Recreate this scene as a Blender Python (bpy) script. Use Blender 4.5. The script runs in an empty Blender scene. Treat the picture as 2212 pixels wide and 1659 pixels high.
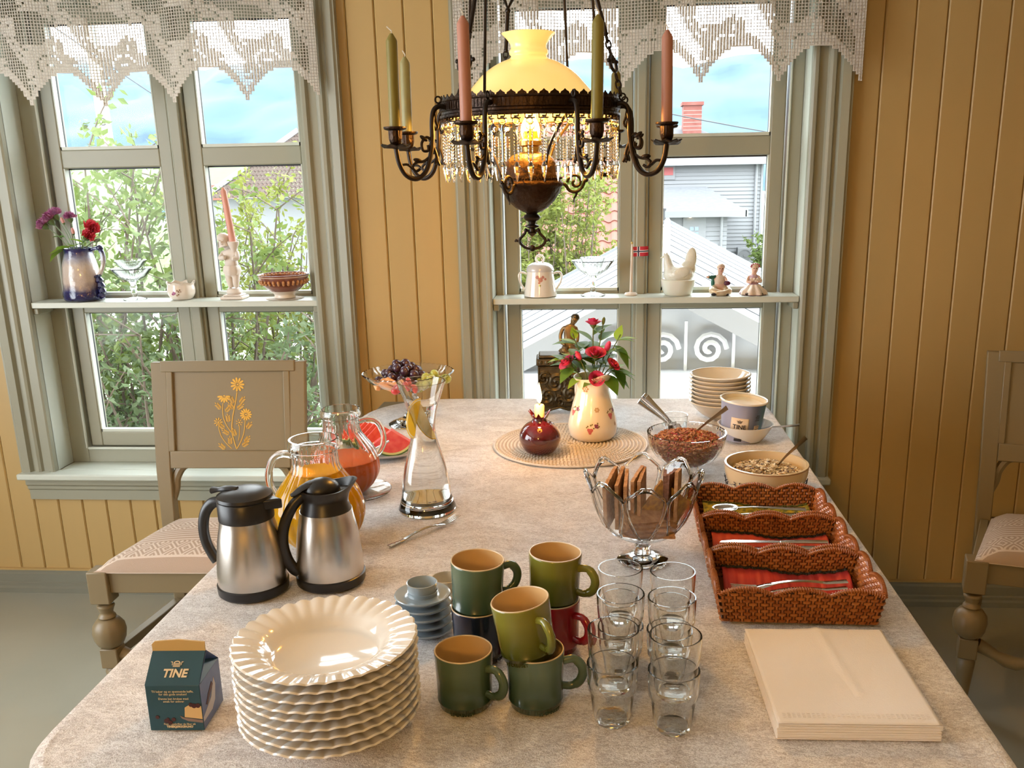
import bpy, bmesh, math, random
from math import sin, cos, pi, radians as R_, sqrt
from mathutils import Vector, Matrix
random.seed(7)
S = bpy.context.scene
COL = S.collection
# ---------------------------------------------------------------- camera
W_, H_ = 2212, 1659
F_, CX, CY = 1991.582, 1158.616, 907.487
RW = ((0.9972470407, 0.0718869846, -0.0181824412), (0.0011157418, -0.2597286334, -0.9656809992), (-0.0741423957, 0.9630022318, -0.2590938183))
cd = bpy.data.cameras.new('camera'); cam = bpy.data.objects.new('camera', cd); COL.objects.link(cam)
cd.sensor_width = 36.0; cd.sensor_fit = 'HORIZONTAL'; cd.lens = F_ / W_ * 36.0
cd.shift_x = (W_ / 2 - CX) / W_; cd.shift_y = (CY - H_ / 2) / W_
cd.clip_start = 0.05; cd.clip_end = 2000
m = Matrix.Identity(4)
for i in range(3):
    m[i][0] = RW[0][i]; m[i][1] = -RW[1][i]; m[i][2] = -RW[2][i]
m[2][3] = 1.45
cam.matrix_world = m
S.camera = cam
# ---------------------------------------------------------------- world, lights, exposure
S.view_settings.view_transform = 'Standard'; S.view_settings.look = 'None'
S.view_settings.gamma = 1.0; S.view_settings.exposure = 0.34
S.view_settings.use_curve_mapping = False
wd = bpy.data.worlds.new('overcast_sky'); S.world = wd; wd.use_nodes = True
bg = wd.node_tree.nodes['Background']; bg.inputs[0].default_value = (0.90, 0.96, 1.0, 1); bg.inputs[1].default_value = 7.2
cy = S.cycles
cy.max_bounces = 24; cy.diffuse_bounces = 3; cy.use_adaptive_sampling = True; cy.adaptive_threshold = 0.035; cy.glossy_bounces = 4; cy.transmission_bounces = 24; cy.transparent_max_bounces = 32
cy.caustics_refractive = True; cy.caustics_reflective = False; cy.sample_clamp_indirect = 6.0; cy.blur_glossy = 0.6
def lamp(name, loc, power, col, radius, parent=None):
    d = bpy.data.lights.new(name, 'POINT'); d.energy = power; d.color = col; d.shadow_soft_size = radius
    o = bpy.data.objects.new(name, d); COL.objects.link(o); o.location = loc
    if parent: o.parent = parent
    return o
WARM = (1.0, 0.54, 0.11)
# ---------------------------------------------------------------- materials
def _nt(name):
    mt = bpy.data.materials.new(name); mt.use_nodes = True
    return mt, mt.node_tree, mt.node_tree.nodes['Principled BSDF']
def C4(c): return (c[0], c[1], c[2], 1.0)
def srgb(r, g, b):
    f = lambda x: ((x / 255 + 0.055) / 1.055) ** 2.4 if x > 10 else x / 255 / 12.92
    return (f(r), f(g), f(b))
def mat(name, col, rough=0.5, metal=0.0, var=None, bump=None, sheen=0, coat=0, sss=0, emit=None, trans=0, ior=None, spec=None, stretch=None, sheen_tint=None, coords='Object', bdist=0.002):
    """var=(scale, second colour, contrast), bump=(scale, strength)"""
    mt, nt, b = _nt(name); L = nt.links; N = nt.nodes
    b.inputs['Base Color'].default_value = C4(col); b.inputs['Roughness'].default_value = rough; b.inputs['Metallic'].default_value = metal
    if sheen:
        b.inputs['Sheen Weight'].default_value = sheen; b.inputs['Sheen Roughness'].default_value = 0.35
        if sheen_tint: b.inputs['Sheen Tint'].default_value = C4(sheen_tint)
    if coat: b.inputs['Coat Weight'].default_value = coat; b.inputs['Coat Roughness'].default_value = 0.05
    if sss: b.inputs['Subsurface Weight'].default_value = sss; b.inputs['Subsurface Radius'].default_value = (0.02, 0.012, 0.008); b.inputs['Subsurface Scale'].default_value = 0.5
    if emit: b.inputs['Emission Color'].default_value = C4(emit[0]); b.inputs['Emission Strength'].default_value = emit[1]
    if trans: b.inputs['Transmission Weight'].default_value = trans
    if ior: b.inputs['IOR'].default_value = ior
    if spec is not None: b.inputs['Specular IOR Level'].default_value = spec
    tc = None
    if var or bump:
        tc = N.new('ShaderNodeTexCoord'); out = tc.outputs[coords]
        if stretch:
            mp = N.new('ShaderNodeMapping'); mp.inputs['Scale'].default_value = stretch; L.new(out, mp.inputs[0]); out = mp.outputs[0]
    if var:
        n = N.new('ShaderNodeTexNoise'); n.inputs['Scale'].default_value = var[0]; n.inputs['Detail'].default_value = 6; L.new(out, n.inputs['Vector'])
        r = N.new('ShaderNodeValToRGB'); k = var[2]
        r.color_ramp.elements[0].position = 0.5 - k; r.color_ramp.elements[1].position = 0.5 + k
        r.color_ramp.elements[0].color = C4(col); r.color_ramp.elements[1].color = C4(var[1])
        L.new(n.outputs[0], r.inputs[0]); L.new(r.outputs[0], b.inputs['Base Color'])
    if bump:
        n = N.new('ShaderNodeTexNoise'); n.inputs['Scale'].default_value = bump[0]; n.inputs['Detail'].default_value = 5; L.new(out, n.inputs['Vector'])
        bp = N.new('ShaderNodeBump'); bp.inputs['Strength'].default_value = bump[1]; bp.inputs['Distance'].default_value = bdist
        L.new(n.outputs[0], bp.inputs['Height']); L.new(bp.outputs[0], b.inputs['Normal'])
    return mt
def thin_glass(name, tint=(1, 1, 1), lo=0.04, hi=0.75, power=2.5, rough=0.01, gcol=(1, 1, 1), bump=None):
    mt = bpy.data.materials.new(name); mt.use_nodes = True; nt = mt.node_tree; N = nt.nodes; L = nt.links; N.clear()
    out = N.new('ShaderNodeOutputMaterial'); mx = N.new('ShaderNodeMixShader'); tr = N.new('ShaderNodeBsdfTransparent'); gl = N.new('ShaderNodeBsdfGlossy')
    tr.inputs[0].default_value = C4(tint); gl.inputs['Color'].default_value = C4(gcol); gl.inputs['Roughness'].default_value = rough
    lw = N.new('ShaderNodeLayerWeight'); lw.inputs[0].default_value = 0.5; pw = N.new('ShaderNodeMath'); pw.operation = 'POWER'; pw.inputs[1].default_value = power
    mr = N.new('ShaderNodeMapRange'); mr.inputs['To Min'].default_value = lo; mr.inputs['To Max'].default_value = hi
    L.new(lw.outputs['Facing'], pw.inputs[0]); L.new(pw.outputs[0], mr.inputs[0]); L.new(mr.outputs[0], mx.inputs[0]); L.new(tr.outputs[0], mx.inputs[1]); L.new(gl.outputs[0], mx.inputs[2]); L.new(mx.outputs[0], out.inputs[0])
    if bump:
        tc = N.new('ShaderNodeTexCoord'); n = N.new('ShaderNodeTexVoronoi'); n.inputs['Scale'].default_value = bump[0]; L.new(tc.outputs['Object'], n.inputs['Vector'])
        bp = N.new('ShaderNodeBump'); bp.inputs['Strength'].default_value = bump[1]; bp.inputs['Distance'].default_value = 0.003
        L.new(n.outputs[0], bp.inputs['Height']); L.new(bp.outputs[0], gl.inputs['Normal']); L.new(bp.outputs[0], lw.inputs['Normal'])
    return mt
def real_glass(name, col=(1, 1, 1), ior=1.5, rough=0.0):
    mt = bpy.data.materials.new(name); mt.use_nodes = True; nt = mt.node_tree; N = nt.nodes; N.clear()
    out = N.new('ShaderNodeOutputMaterial'); g = N.new('ShaderNodeBsdfGlass'); g.inputs['Color'].default_value = C4(col); g.inputs['IOR'].default_value = ior; g.inputs['Roughness'].default_value = rough
    nt.links.new(g.outputs[0], out.inputs[0]); return mt
def zramp(name, stops, rough=0.4, coat=0, noise=None, axis='Z', rng=(0, 1), bump=None, spec=None, metal=0):
    """colour bands along a local axis: stops=[(pos01, colour)...] over rng in metres"""
    mt, nt, b = _nt(name); N = nt.nodes; L = nt.links
    tc = N.new('ShaderNodeTexCoord'); sx = N.new('ShaderNodeSeparateXYZ'); L.new(tc.outputs['Object'], sx.inputs[0])
    mr = N.new('ShaderNodeMapRange'); mr.inputs['From Min'].default_value = rng[0]; mr.inputs['From Max'].default_value = rng[1]
    L.new(sx.outputs[axis], mr.inputs[0]); fac = mr.outputs[0]
    if noise:
        n = N.new('ShaderNodeTexNoise'); n.inputs['Scale'].default_value = noise[0]; n.inputs['Detail'].default_value = 4; L.new(tc.outputs['Object'], n.inputs['Vector'])
        a = N.new('ShaderNodeMath'); a.operation = 'MULTIPLY_ADD'; a.inputs[1].default_value = noise[1]; L.new(n.outputs[0], a.inputs[0])
        s2 = N.new('ShaderNodeMath'); s2.operation = 'SUBTRACT'; L.new(fac, s2.inputs[0]); s2.inputs[1].default_value = noise[1] * 0.5; L.new(s2.outputs[0], a.inputs[2]); fac = a.outputs[0]
    r = N.new('ShaderNodeValToRGB'); e = r.color_ramp.elements
    while len(e) < len(stops): e.new(0.5)
    for i, (p, c) in enumerate(stops): e[i].position = p; e[i].color = C4(c)
    L.new(fac, r.inputs[0]); L.new(r.outputs[0], b.inputs['Base Color']); b.inputs['Roughness'].default_value = rough; b.inputs['Metallic'].default_value = metal
    if coat: b.inputs['Coat Weight'].default_value = coat
    if spec is not None: b.inputs['Specular IOR Level'].default_value = spec
    if bump:
        n = N.new('ShaderNodeTexNoise'); n.inputs['Scale'].default_value = bump[0]; n.inputs['Detail'].default_value = 4; L.new(tc.outputs['Object'], n.inputs['Vector'])
        bp = N.new('ShaderNodeBump'); bp.inputs['Strength'].default_value = bump[1]; bp.inputs['Distance'].default_value = 0.004
        L.new(n.outputs[0], bp.inputs['Height']); L.new(bp.outputs[0], b.inputs['Normal'])
    return mt
# ---------------------------------------------------------------- mesh building
class MB:
    def __init__(s): s.v = []; s.f = []; s.m = []
    def add(s, vs, fs, m=0):
        o = len(s.v); s.v += [tuple(p) for p in vs]; s.f += [tuple(i + o for i in f) for f in fs]; s.m += [m] * len(fs); return s
    def box(s, x0, x1, y0, y1, z0, z1, m=0, M=None):
        vs = [(x, y, z) for x in (x0, x1) for y in (y0, y1) for z in (z0, z1)]
        if M: vs = [M @ Vector(p) for p in vs]
        return s.add(vs, [(0, 1, 3, 2), (4, 6, 7, 5), (0, 4, 5, 1), (2, 3, 7, 6), (0, 2, 6, 4), (1, 5, 7, 3)], m)
    def lathe(s, prof, n=32, c=(0, 0, 0), fl=None, m=0, caps=True, arc=None, M=None):
        """prof [(r,z)], fl(theta, i, r, z) -> (r, z)"""
        vs = []; fs = []; k = len(prof); full = arc is None; cnt = n if full else n + 1
        for j in range(cnt):
            t = 2 * pi * j / n if full else arc[0] + (arc[1] - arc[0]) * j / n
            for i, (r, z) in enumerate(prof):
                rr, zz = fl(t, i, r, z) if fl else (r, z)
                p = Vector((c[0] + rr * cos(t), c[1] + rr * sin(t), c[2] + zz)); vs.append(M @ p if M else p)
        for j in range(n):
            a = j * k; b = ((j + 1) % cnt) * k
            for i in range(k - 1): fs.append((a + i, b + i, b + i + 1, a + i + 1))
        if caps and full:
            if prof[0][0] > 1e-5: fs.append(tuple(j * k for j in range(n))[::-1])
            if prof[-1][0] > 1e-5: fs.append(tuple(j * k + k - 1 for j in range(n)))
        return s.add(vs, fs, m)
    def tube(s, pts, r, n=8, m=0, closed=False, flat=1.0, up=(0, 0, 1)):
        pts = [Vector(p) for p in pts]; k = len(pts); rs = r if isinstance(r, (list, tuple)) else [r] * k; vs = []; fs = []; pu = Vector(up)
        prev = None
        for i in range(k):
            a = pts[(i - 1) % k] if (closed or i > 0) else pts[i]; b = pts[(i + 1) % k] if (closed or i < k - 1) else pts[i]
            d = (b - a); d = d.normalized() if d.length > 1e-9 else Vector((0, 0, 1))
            if prev is None:
                x = pu.cross(d)
                if x.length < 1e-3: x = Vector((1, 0, 0)).cross(d)
            else: x = prev - d * prev.dot(d)
            x.normalize(); y = d.cross(x); prev = x
            for j in range(n):
                t = 2 * pi * j / n; vs.append(pts[i] + (x * cos(t) + y * sin(t) * flat) * rs[i])
        for i in range(k if closed else k - 1):
            a = i * n; b = ((i + 1) % k) * n
            for j in range(n): fs.append((a + j, a + (j + 1) % n, b + (j + 1) % n, b + j))
        if not closed: fs.append(tuple(range(n))[::-1]); fs.append(tuple((k - 1) * n + j for j in range(n)))
        return s.add(vs, fs, m)
    def ball(s, c, r, nu=12, nv=8, m=0, M=None, fn=None):
        if not isinstance(r, (tuple, list)): r = (r, r, r)
        vs = []; fs = []
        for i in range(nv + 1):
            ph = -pi / 2 + pi * i / nv
            for j in range(nu):
                t = 2 * pi * j / nu; d = Vector((cos(ph) * cos(t), cos(ph) * sin(t), sin(ph)))
                q = fn(d) if fn else 1.0; p = Vector((d.x * r[0] * q, d.y * r[1] * q, d.z * r[2] * q))
                if M: p = M @ p
                vs.append(p + Vector(c))
        for i in range(nv):
            for j in range(nu): fs.append((i * nu + j, i * nu + (j + 1) % nu, (i + 1) * nu + (j + 1) % nu, (i + 1) * nu + j))
        return s.add(vs, fs, m)
    def prism(s, poly, t, M=None, m=0):
        """polygon in local xy extruded along z from 0 to t, transformed by M"""
        k = len(poly); vs = [Vector((x, y, 0)) for x, y in poly] + [Vector((x, y, t)) for x, y in poly]
        if M: vs = [M @ p for p in vs]
        return s.add(vs, [tuple(range(k))[::-1], tuple(range(k, 2 * k))] + [(i, (i + 1) % k, k + (i + 1) % k, k + i) for i in range(k)], m)
    def grid(s, fn, nu, nv, m=0, thick=None):
        vs = [fn(i / nu, j / nv) for i in range(nu + 1) for j in range(nv + 1)]
        fs = [(i * (nv + 1) + j, (i + 1) * (nv + 1) + j, (i + 1) * (nv + 1) + j + 1, i * (nv + 1) + j + 1) for i in range(nu) for j in range(nv)]
        return s.add(vs, fs, m)
    def mesh(s, name, mats, smooth=40, fix=True):
        me = bpy.data.meshes.new(name); me.from_pydata(s.v, [], s.f)
        for mt in (mats if isinstance(mats, (list, tuple)) else [mats]): me.materials.append(mt)
        if any(s.m): me.polygons.foreach_set('material_index', s.m)
        if fix:
            b = bmesh.new(); b.from_mesh(me)
            bmesh.ops.remove_doubles(b, verts=b.verts, dist=1e-6)
            bmesh.ops.recalc_face_normals(b, faces=b.faces); b.to_mesh(me); b.free()
        if smooth: me.shade_smooth(); me.set_sharp_from_angle(angle=R_(smooth))
        me.update(); return me
def link(name, me, parent=None, loc=(0, 0, 0), rot=(0, 0, 0)):
    o = bpy.data.objects.new(name, me); COL.objects.link(o); o.location = loc; o.rotation_euler = rot
    if parent: o.parent = parent
    return o
def ob(name, mb, mats, parent=None, loc=(0, 0, 0), rot=(0, 0, 0), smooth=40, bevel=0, fix=True, seg=2):
    o = link(name, mb.mesh(name, mats, smooth, fix), parent, loc, rot)
    if bevel:
        b = o.modifiers.new('bevel', 'BEVEL'); b.width = bevel; b.segments = seg; b.limit_method = 'ANGLE'; b.angle_limit = R_(40)
    return o
def tag(o, label=None, cat=None, group=None, kind=None):
    if label: o['label'] = label
    if cat: o['category'] = cat
    if group: o['group'] = group
    if kind: o['kind'] = kind
    return o
def thing(name, label, cat, loc=(0, 0, 0), rotz=0, group=None, rot=None):
    o = link(name, None, None, loc, rot or (0, 0, rotz)); o.empty_display_size = 0.05
    return tag(o, label, cat, group)
def struct(name, parent=None, loc=(0, 0, 0)):
    return tag(link(name, None, parent, loc), kind='structure')
def dup(root, loc=None, rot=None, label=None, group=None):
    r = root.copy(); COL.objects.link(r)
    if loc is not None: r.location = loc
    if rot is not None: r.rotation_euler = rot
    if label: r['label'] = label
    if group: r['group'] = group
    for ch in list(root.children):
        c = ch.copy(); COL.objects.link(c); c.parent = r
        for g in list(ch.children):
            d = g.copy(); COL.objects.link(d); d.parent = c
    return r
def txt(s_, size, mats, name='lettering', parent=None, M=None, bend=None, extr=0.0002, shear=0.0, bold=0.0):
    cu = bpy.data.curves.new(name, 'FONT'); cu.body = s_; cu.size = size; cu.align_x = 'CENTER'; cu.extrude = extr; cu.resolution_u = 2; cu.shear = shear; cu.offset = bold
    o = bpy.data.objects.new(name, cu); COL.objects.link(o)
    me = bpy.data.meshes.new_from_object(o); bpy.data.objects.remove(o)
    for v in me.vertices:
        p = v.co.copy()
        if bend: p = bend(p)
        elif M: p = M @ p
        v.co = p
    me.materials.clear(); me.materials.append(mats)
    return link(name, me, parent)
def spline(pts, n=6):
    """Catmull-Rom through points"""
    pts = [Vector(p) for p in pts]; out = []
    for i in range(len(pts) - 1):
        p0 = pts[max(i - 1, 0)]; p1 = pts[i]; p2 = pts[i + 1]; p3 = pts[min(i + 2, len(pts) - 1)]
        for j in range(n):
            t = j / n
            out.append(0.5 * ((2 * p1) + (p2 - p0) * t + (2 * p0 - 5 * p1 + 4 * p2 - p3) * t * t + (3 * p1 - p0 - 3 * p2 + p3) * t ** 3))
    out.append(pts[-1]); return out
def sp2(pts, n=6): return [(p.x, p.y) for p in spline([(a, b, 0) for a, b in pts], n)]
def shell(outer, th, floor=0.004):
    """closed profile of a vessel: outer [(r,z)...] bottom to top, wall thickness th"""
    inner = [(max(r - th, 0.0), z) for r, z in outer[::-1]]
    zb = outer[0][1] + floor; res = []
    for r, z in inner:
        if z > zb: res.append((r, z))
    res.append((max(res[-1][0] - 0.002, 0.001), zb)); res.append((0.0, zb))
    return [(0.0, outer[0][1])] + list(outer) + res
ORD = ['topmost', 'second from the top', 'third from the top', 'fourth from the top', 'fifth from the top', 'sixth from the top', 'seventh from the top', 'eighth from the top', 'ninth from the top', 'tenth from the top']
def decal(rad_fn, th0, spots, mt, nm, par):
    b = MB()
    for du, dz, r_ in spots:
        z = dz; R0_ = rad_fn(z); th = th0 + du / R0_; n_ = 9; vs = []
        for i in range(n_):
            a = 2 * pi * i / n_; zz = z + r_ * sin(a); tt = th + r_ * cos(a) / R0_; q_ = rad_fn(zz) + .0004; vs.append((q_ * cos(tt), q_ * sin(tt), zz))
        c_ = len(vs); vs.append(((R0_ + .0005) * cos(th), (R0_ + .0005) * sin(th), z)); b.add(vs, [(i, (i + 1) % n_, c_) for i in range(n_)])
    return ob(nm, b, mt, par, smooth=0, fix=False)
# ================================================================ the room
YW = 2.985           # face of the boarded wall
M_wall = mat('cream_yellow_paint', (0.455, 0.305, 0.115), 0.45, var=(2.2, (0.48, 0.325, 0.125), 0.3), bump=(60, 0.06))
M_wallp = mat('plain_yellow_wall', (0.45, 0.33, 0.17), 0.6)
M_trim = mat('sage_grey_paint', (0.30, 0.295, 0.225), 0.38, var=(3.0, (0.32, 0.315, 0.24), 0.3), bump=(90, 0.04))
M_jamb = mat('daylit_sage_paint', (0.56, 0.59, 0.52), 0.4, bump=(90, 0.04))  # sage trim paint made paler: daylight on the reveals put into the colour
M_base = mat('grey_green_baseboard_paint', (0.20, 0.195, 0.15), 0.4)
M_floor = mat('grey_green_floor_paint', (0.29, 0.285, 0.225), 0.34, var=(4, (0.33, 0.32, 0.255), 0.3), bump=(30, 0.05))
M_ceil = mat('white_ceiling_paint', (0.75, 0.72, 0.65), 0.7)
M_pane = thin_glass('window_glass', (0.985, 0.995, 0.99), 0.006, 0.6, 4.5)
M_seal = mat('dark_glazing_seal', (0.02, 0.022, 0.03), 0.5)
X0, X1, Y0, ZC = -3.0, 2.3, -2.6, 2.5
WIN = [dict(x0=-1.933, x1=-0.944, o=(-1.8185, -1.479, -1.332, -0.998), n=1), dict(x0=-0.364, x1=0.615, o=(-0.286, 0.045, 0.185, 0.521), n=2)]
ZS, ZT = 0.462, 2.02
fl = MB().box(X0 - .1, X1 + .1, Y0 - .1, YW + .2, -0.12, 0.0); tag(ob('floor', fl, M_floor), kind='structure')
tag(ob('ceiling', MB().box(X0 - .1, X1 + .1, Y0 - .1, YW + .2, ZC, ZC + .1), M_ceil), kind='structure')
# back wall: a core with the two openings, and vertical boards on its face
wb = MB(); xs = [X0 - .1]
for w in WIN: xs += [w['x0'] - .02, w['x1'] + .02]
xs.append(X1 + .1)
for i in range(0, 6, 2): wb.box(xs[i], xs[i + 1], YW + .012, YW + .2, 0, ZC)
for i in range(1, 5, 2): wb.box(xs[i], xs[i + 1], YW + .012, YW + .2, 0, ZS - .022); wb.box(xs[i], xs[i + 1], YW + .012, YW + .2, ZT + .02, ZC)
wall_back = tag(ob('wall_back', wb, M_wallp, smooth=0), kind='structure')
# the other walls; the left one has an assumed unseen tall window opening that lets daylight in beside the table
wl = MB(); wl.box(X0 - .15, X0, Y0, -0.6, 0, ZC); wl.box(X0 - .15, X0, 1.9, YW + .1, 0, ZC); wl.box(X0 - .15, X0, -0.6, 1.9, 0, 0.45); wl.box(X0 - .15, X0, -0.6, 1.9, 2.2, ZC)
tag(ob('wall_left', wl, M_wallp, smooth=0), kind='structure')
tag(ob('wall_right', MB().box(X1, X1 + .15, Y0, YW + .1, 0, ZC), M_wallp, smooth=0), kind='structure')
wf = MB(); wf.box(X0, X1, Y0 - .15, Y0, 0, ZC)
tag(ob('wall_front', wf, M_wallp, smooth=0), kind='structure')
# boards
PW = 0.0895; PX = -0.7017; G = 0.004
def board(xa, xb, z0, z1, ga, gb):
    p = MB(); d = 0.016; c = G
    pts = [(xa, 0)]
    pts += [(xa, -d + c), (xa + c, -d)] if ga else [(xa, -d)]
    pts += [(xb - c, -d), (xb, -d + c)] if gb else [(xb, -d)]
    pts += [(xb, 0)]
    k = len(pts); vs = [(x, YW + .016 + y, z) for z in (z0, z1) for x, y in pts]
    p.add(vs, [tuple(range(k)), tuple(range(k, 2 * k))] + [(i, (i + 1) % k, k + (i + 1) % k, k + i) for i in range(k)])
    return ob('plank', p, M_wall, wall_back, smooth=0)
x = PX
while x > -2.75: x -= PW
while x < 2.2:
    xa, xb = x + .0008, x + PW - .0008; cuts = [xa, xb]
    for w in WIN:
        for e in (w['x0'] - .03, w['x1'] + .03):
            if xa + .004 < e < xb - .004: cuts.append(e)
    cuts.sort()
    for a, b in zip(cuts[:-1], cuts[1:]):
        mid = (a + b) / 2; ins = any(w['x0'] - .03 < mid < w['x1'] + .03 for w in WIN); ga, gb = a == xa, b == xb
        if ins: board(a, b, 0.03, ZS - .01, ga, gb); board(a, b, ZT + .03, ZC, ga, gb)
        else: board(a, b, 0.03, ZC, ga, gb)
    x += PW
# baseboard: moulding swept along the wall
bp = [(0, 0), (-.034, 0), (-.034, .018), (-.026, .024), (-.026, .034), (-.020, .038), (-.020, .068), (-.012, .074), (-.012, .080), (0, .080)]
bb = MB(); k = len(bp); bb.add([(xx, YW + yy, zz) for xx in (X0, X1) for yy, zz in bp], [tuple(range(k)), tuple(range(k, 2 * k))] + [(i, (i + 1) % k, k + (i + 1) % k, k + i) for i in range(k)])
tag(ob('baseboard_back', bb, M_base, smooth=0), kind='structure')
tag(ob('trim_1', MB().box(X0, X1, YW - .013, YW, .080, .086), M_wall, smooth=0), kind='structure')
# ---------------------------------------------------------------- windows
CP = [(0, 0), (0, .022), (.006, .026), (.016, .026), (.022, .014), (.045, .014), (.050, .022), (.058, .026), (.068, .026), (.074, .016), (.082, .016), (.088, .030), (.112, .034), (.118, .028), (.122, .028), (.122, 0)]
def prof_v(mb, x, sgn, wdt, z0, z1):
    sc = wdt / .122; pts = [(x + sgn * a * sc, YW - b) for a, b in CP]; k = len(pts)
    mb.add([(px, py, zz) for zz in (z0, z1) for px, py in pts], [tuple(range(k)), tuple(range(k, 2 * k))] + [(i, (i + 1) % k, k + (i + 1) % k, k + i) for i in range(k)])
for w in WIN:
    x0, x1 = w['x0'], w['x1']; a, b, c, d = w['o']
    W = struct('window_%d' % w['n'])
    wl_, wr_ = (.121, .126) if w['n'] == 1 else (.105, .12)
    for xx, sg, wd_ in ((x0, -1, wl_), (x1, 1, wr_)):
        mb = MB(); prof_v(mb, xx, sg, wd_, ZS, ZT + .14); ob('casing', mb, M_trim, W, smooth=25)
    mb = MB(); mb.box(x0 - .13, x1 + .13, YW - .03, YW, ZT, ZT + .14); ob('head_casing', mb, M_trim, W, bevel=.004)
    # reveal linings
    ob('jamb_lining', MB().box(x0 - .02, x0, YW - .002, 3.2, ZS, ZT), M_jamb, W, smooth=0)
    ob('jamb_lining', MB().box(x1, x1 + .02, YW - .002, 3.2, ZS, ZT), M_jamb, W, smooth=0)
    ob('head_lining', MB().box(x0 - .02, x1 + .02, YW - .002, 3.2, ZT, ZT + .02), M_jamb, W, smooth=0)
    # sill board and apron
    ob('sill', MB().box(x0 - .125, x1 + .125, 2.928, YW + .01, ZS - .022, ZS).box(x0, x1, YW + .009, 3.2, ZS - .022, ZS), M_jamb, W, bevel=.005)
    ap = [(0, 0), (-.014, 0), (-.014, .035), (-.022, .042), (-.022, .052), (-.03, .060), (-.03, .078), (-.044, .084), (0, .084)]
    mb = MB(); k = len(ap); mb.add([(xx, YW + yy, ZS - .106 + zz) for xx in (x0 - .112, x1 + .112) for yy, zz in ap], [tuple(range(k)), tuple(range(k, 2 * k))] + [(i, (i + 1) % k, k + (i + 1) % k, k + i) for i in range(k)])
    ob('apron', mb, M_trim, W, smooth=0)
    # fixed frame
    sx0, sx1 = a - .048, d + .048
    fr = MB()
    fr.box(x0, sx0 - .003, 3.078, 3.17, ZS, ZT); fr.box(min(sx1 + .003, x1 - .004), x1, 3.078, 3.17, ZS, ZT)
    fr.box(sx0 - .003, sx1 + .003, 3.078, 3.17, ZS, .516); fr.box(sx0 - .003, sx1 + .003, 3.085, 3.17, 2.0, ZT)
    ob('frame', fr, M_trim, W, bevel=.003)
    for xe in (sx0 - .007, sx1 + .0015):
        ob('frame_bead', MB().box(xe, xe + .006, 3.070, 3.08, .516, 2.0), M_jamb, W, bevel=.002)
    ob('frame_bead', MB().box(sx0, sx1, 3.070, 3.08, .512, .520), M_jamb, W, bevel=.002)
    ob('mullion', MB().box(b + .046, c - .046, 3.082, 3.17, .516, 2.0).box(b + .056, c - .056, 3.068, 3.083, .516, 2.0), M_trim, W, bevel=.004)
    for l, r in ((a, b), (c, d)):
        s = MB(); y0, y1 = 3.092, 3.142
        s.box(l - .044, l, y0, y1, .52, 1.995); s.box(r, r + .044, y0, y1, .52, 1.995)
        for z0, z1 in ((.52, .5726), (1.004, 1.0655), (1.492, 1.5516), (1.945, 1.995)): s.box(l - .001, r + .001, y0 + .0005, y1, z0, z1)
        sash = ob('sash', s, M_trim, W, bevel=.004)
        for z0, z1 in ((.5726, 1.004), (1.0655, 1.492), (1.5516, 1.945)):
            ob('pane', MB().box(l, r, 3.124, 3.128, z0, z1), M_pane, sash, smooth=0)
            g = MB(); t = .005
            g.box(l, l + t, 3.118, 3.124, z0, z1); g.box(r - t, r, 3.118, 3.124, z0, z1); g.box(l, r, 3.118, 3.124, z0, z0 + t); g.box(l, r, 3.118, 3.124, z1 - t, z1)
            ob('glazing_seal', g, M_seal, sash, smooth=0)
            g = MB(); t = .010
            g.box(l, l + t * .4, 3.094, 3.118, z0, z1); g.box(r - t * .4, r, 3.094, 3.118, z0, z1); g.box(l, r, 3.094, 3.118, z0, z0 + t)
            ob('glazing_bead', g, M_jamb, sash, smooth=0)
    sh = thing('window_shelf', ('painted shelf board across the window behind the chair with flowers on its back' if w['n'] == 1 else 'painted shelf board across the window behind the seated statuette'), 'shelf', (0, 0, 1.038))
    ob('board', MB().box(x0 + .0015, x1 - .0015, 2.972, 3.0905, 0, .019), M_jamb, sh, bevel=.002)
    for xe in (x0 + .001, x1 - .019): ob('cleat', MB().box(xe, xe + .018, 2.98, 3.07, -.022, -.0003), M_trim, sh, bevel=.003)
# ================================================================ outside
M_ground = mat('pale_gravel', (0.24, 0.24, 0.22), 0.9, var=(1.5, (0.14, 0.19, 0.09), 0.12))
tag(ob('ground', MB().box(-60, 60, 3.6, 90, -2.2, -2.0), M_ground, smooth=0), kind='structure')
# mountains: displaced sheet far away, blue distance haze put into the base colour
from mathutils import noise as NZ
M_mtn = zramp('hazed_forest_mountain', [(0.0, (0.052, 0.092, 0.142)), (0.45, (0.060, 0.103, 0.158)), (0.80, (0.075, 0.120, 0.175)), (0.88, (0.18, 0.21, 0.24))], 0.95, noise=(0.035, 0.30), rng=(-5, 66))
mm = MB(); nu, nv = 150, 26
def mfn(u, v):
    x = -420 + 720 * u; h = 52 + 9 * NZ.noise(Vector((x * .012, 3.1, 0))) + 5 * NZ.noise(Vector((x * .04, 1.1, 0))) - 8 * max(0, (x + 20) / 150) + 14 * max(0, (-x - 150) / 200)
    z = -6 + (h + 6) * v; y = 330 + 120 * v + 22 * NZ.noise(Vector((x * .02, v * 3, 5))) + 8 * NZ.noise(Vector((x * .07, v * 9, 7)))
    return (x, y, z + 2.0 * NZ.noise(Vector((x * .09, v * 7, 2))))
mm.grid(mfn, nu, nv); tag(ob('mountains', mm, M_mtn, smooth=60, fix=False), kind='structure')
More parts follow.
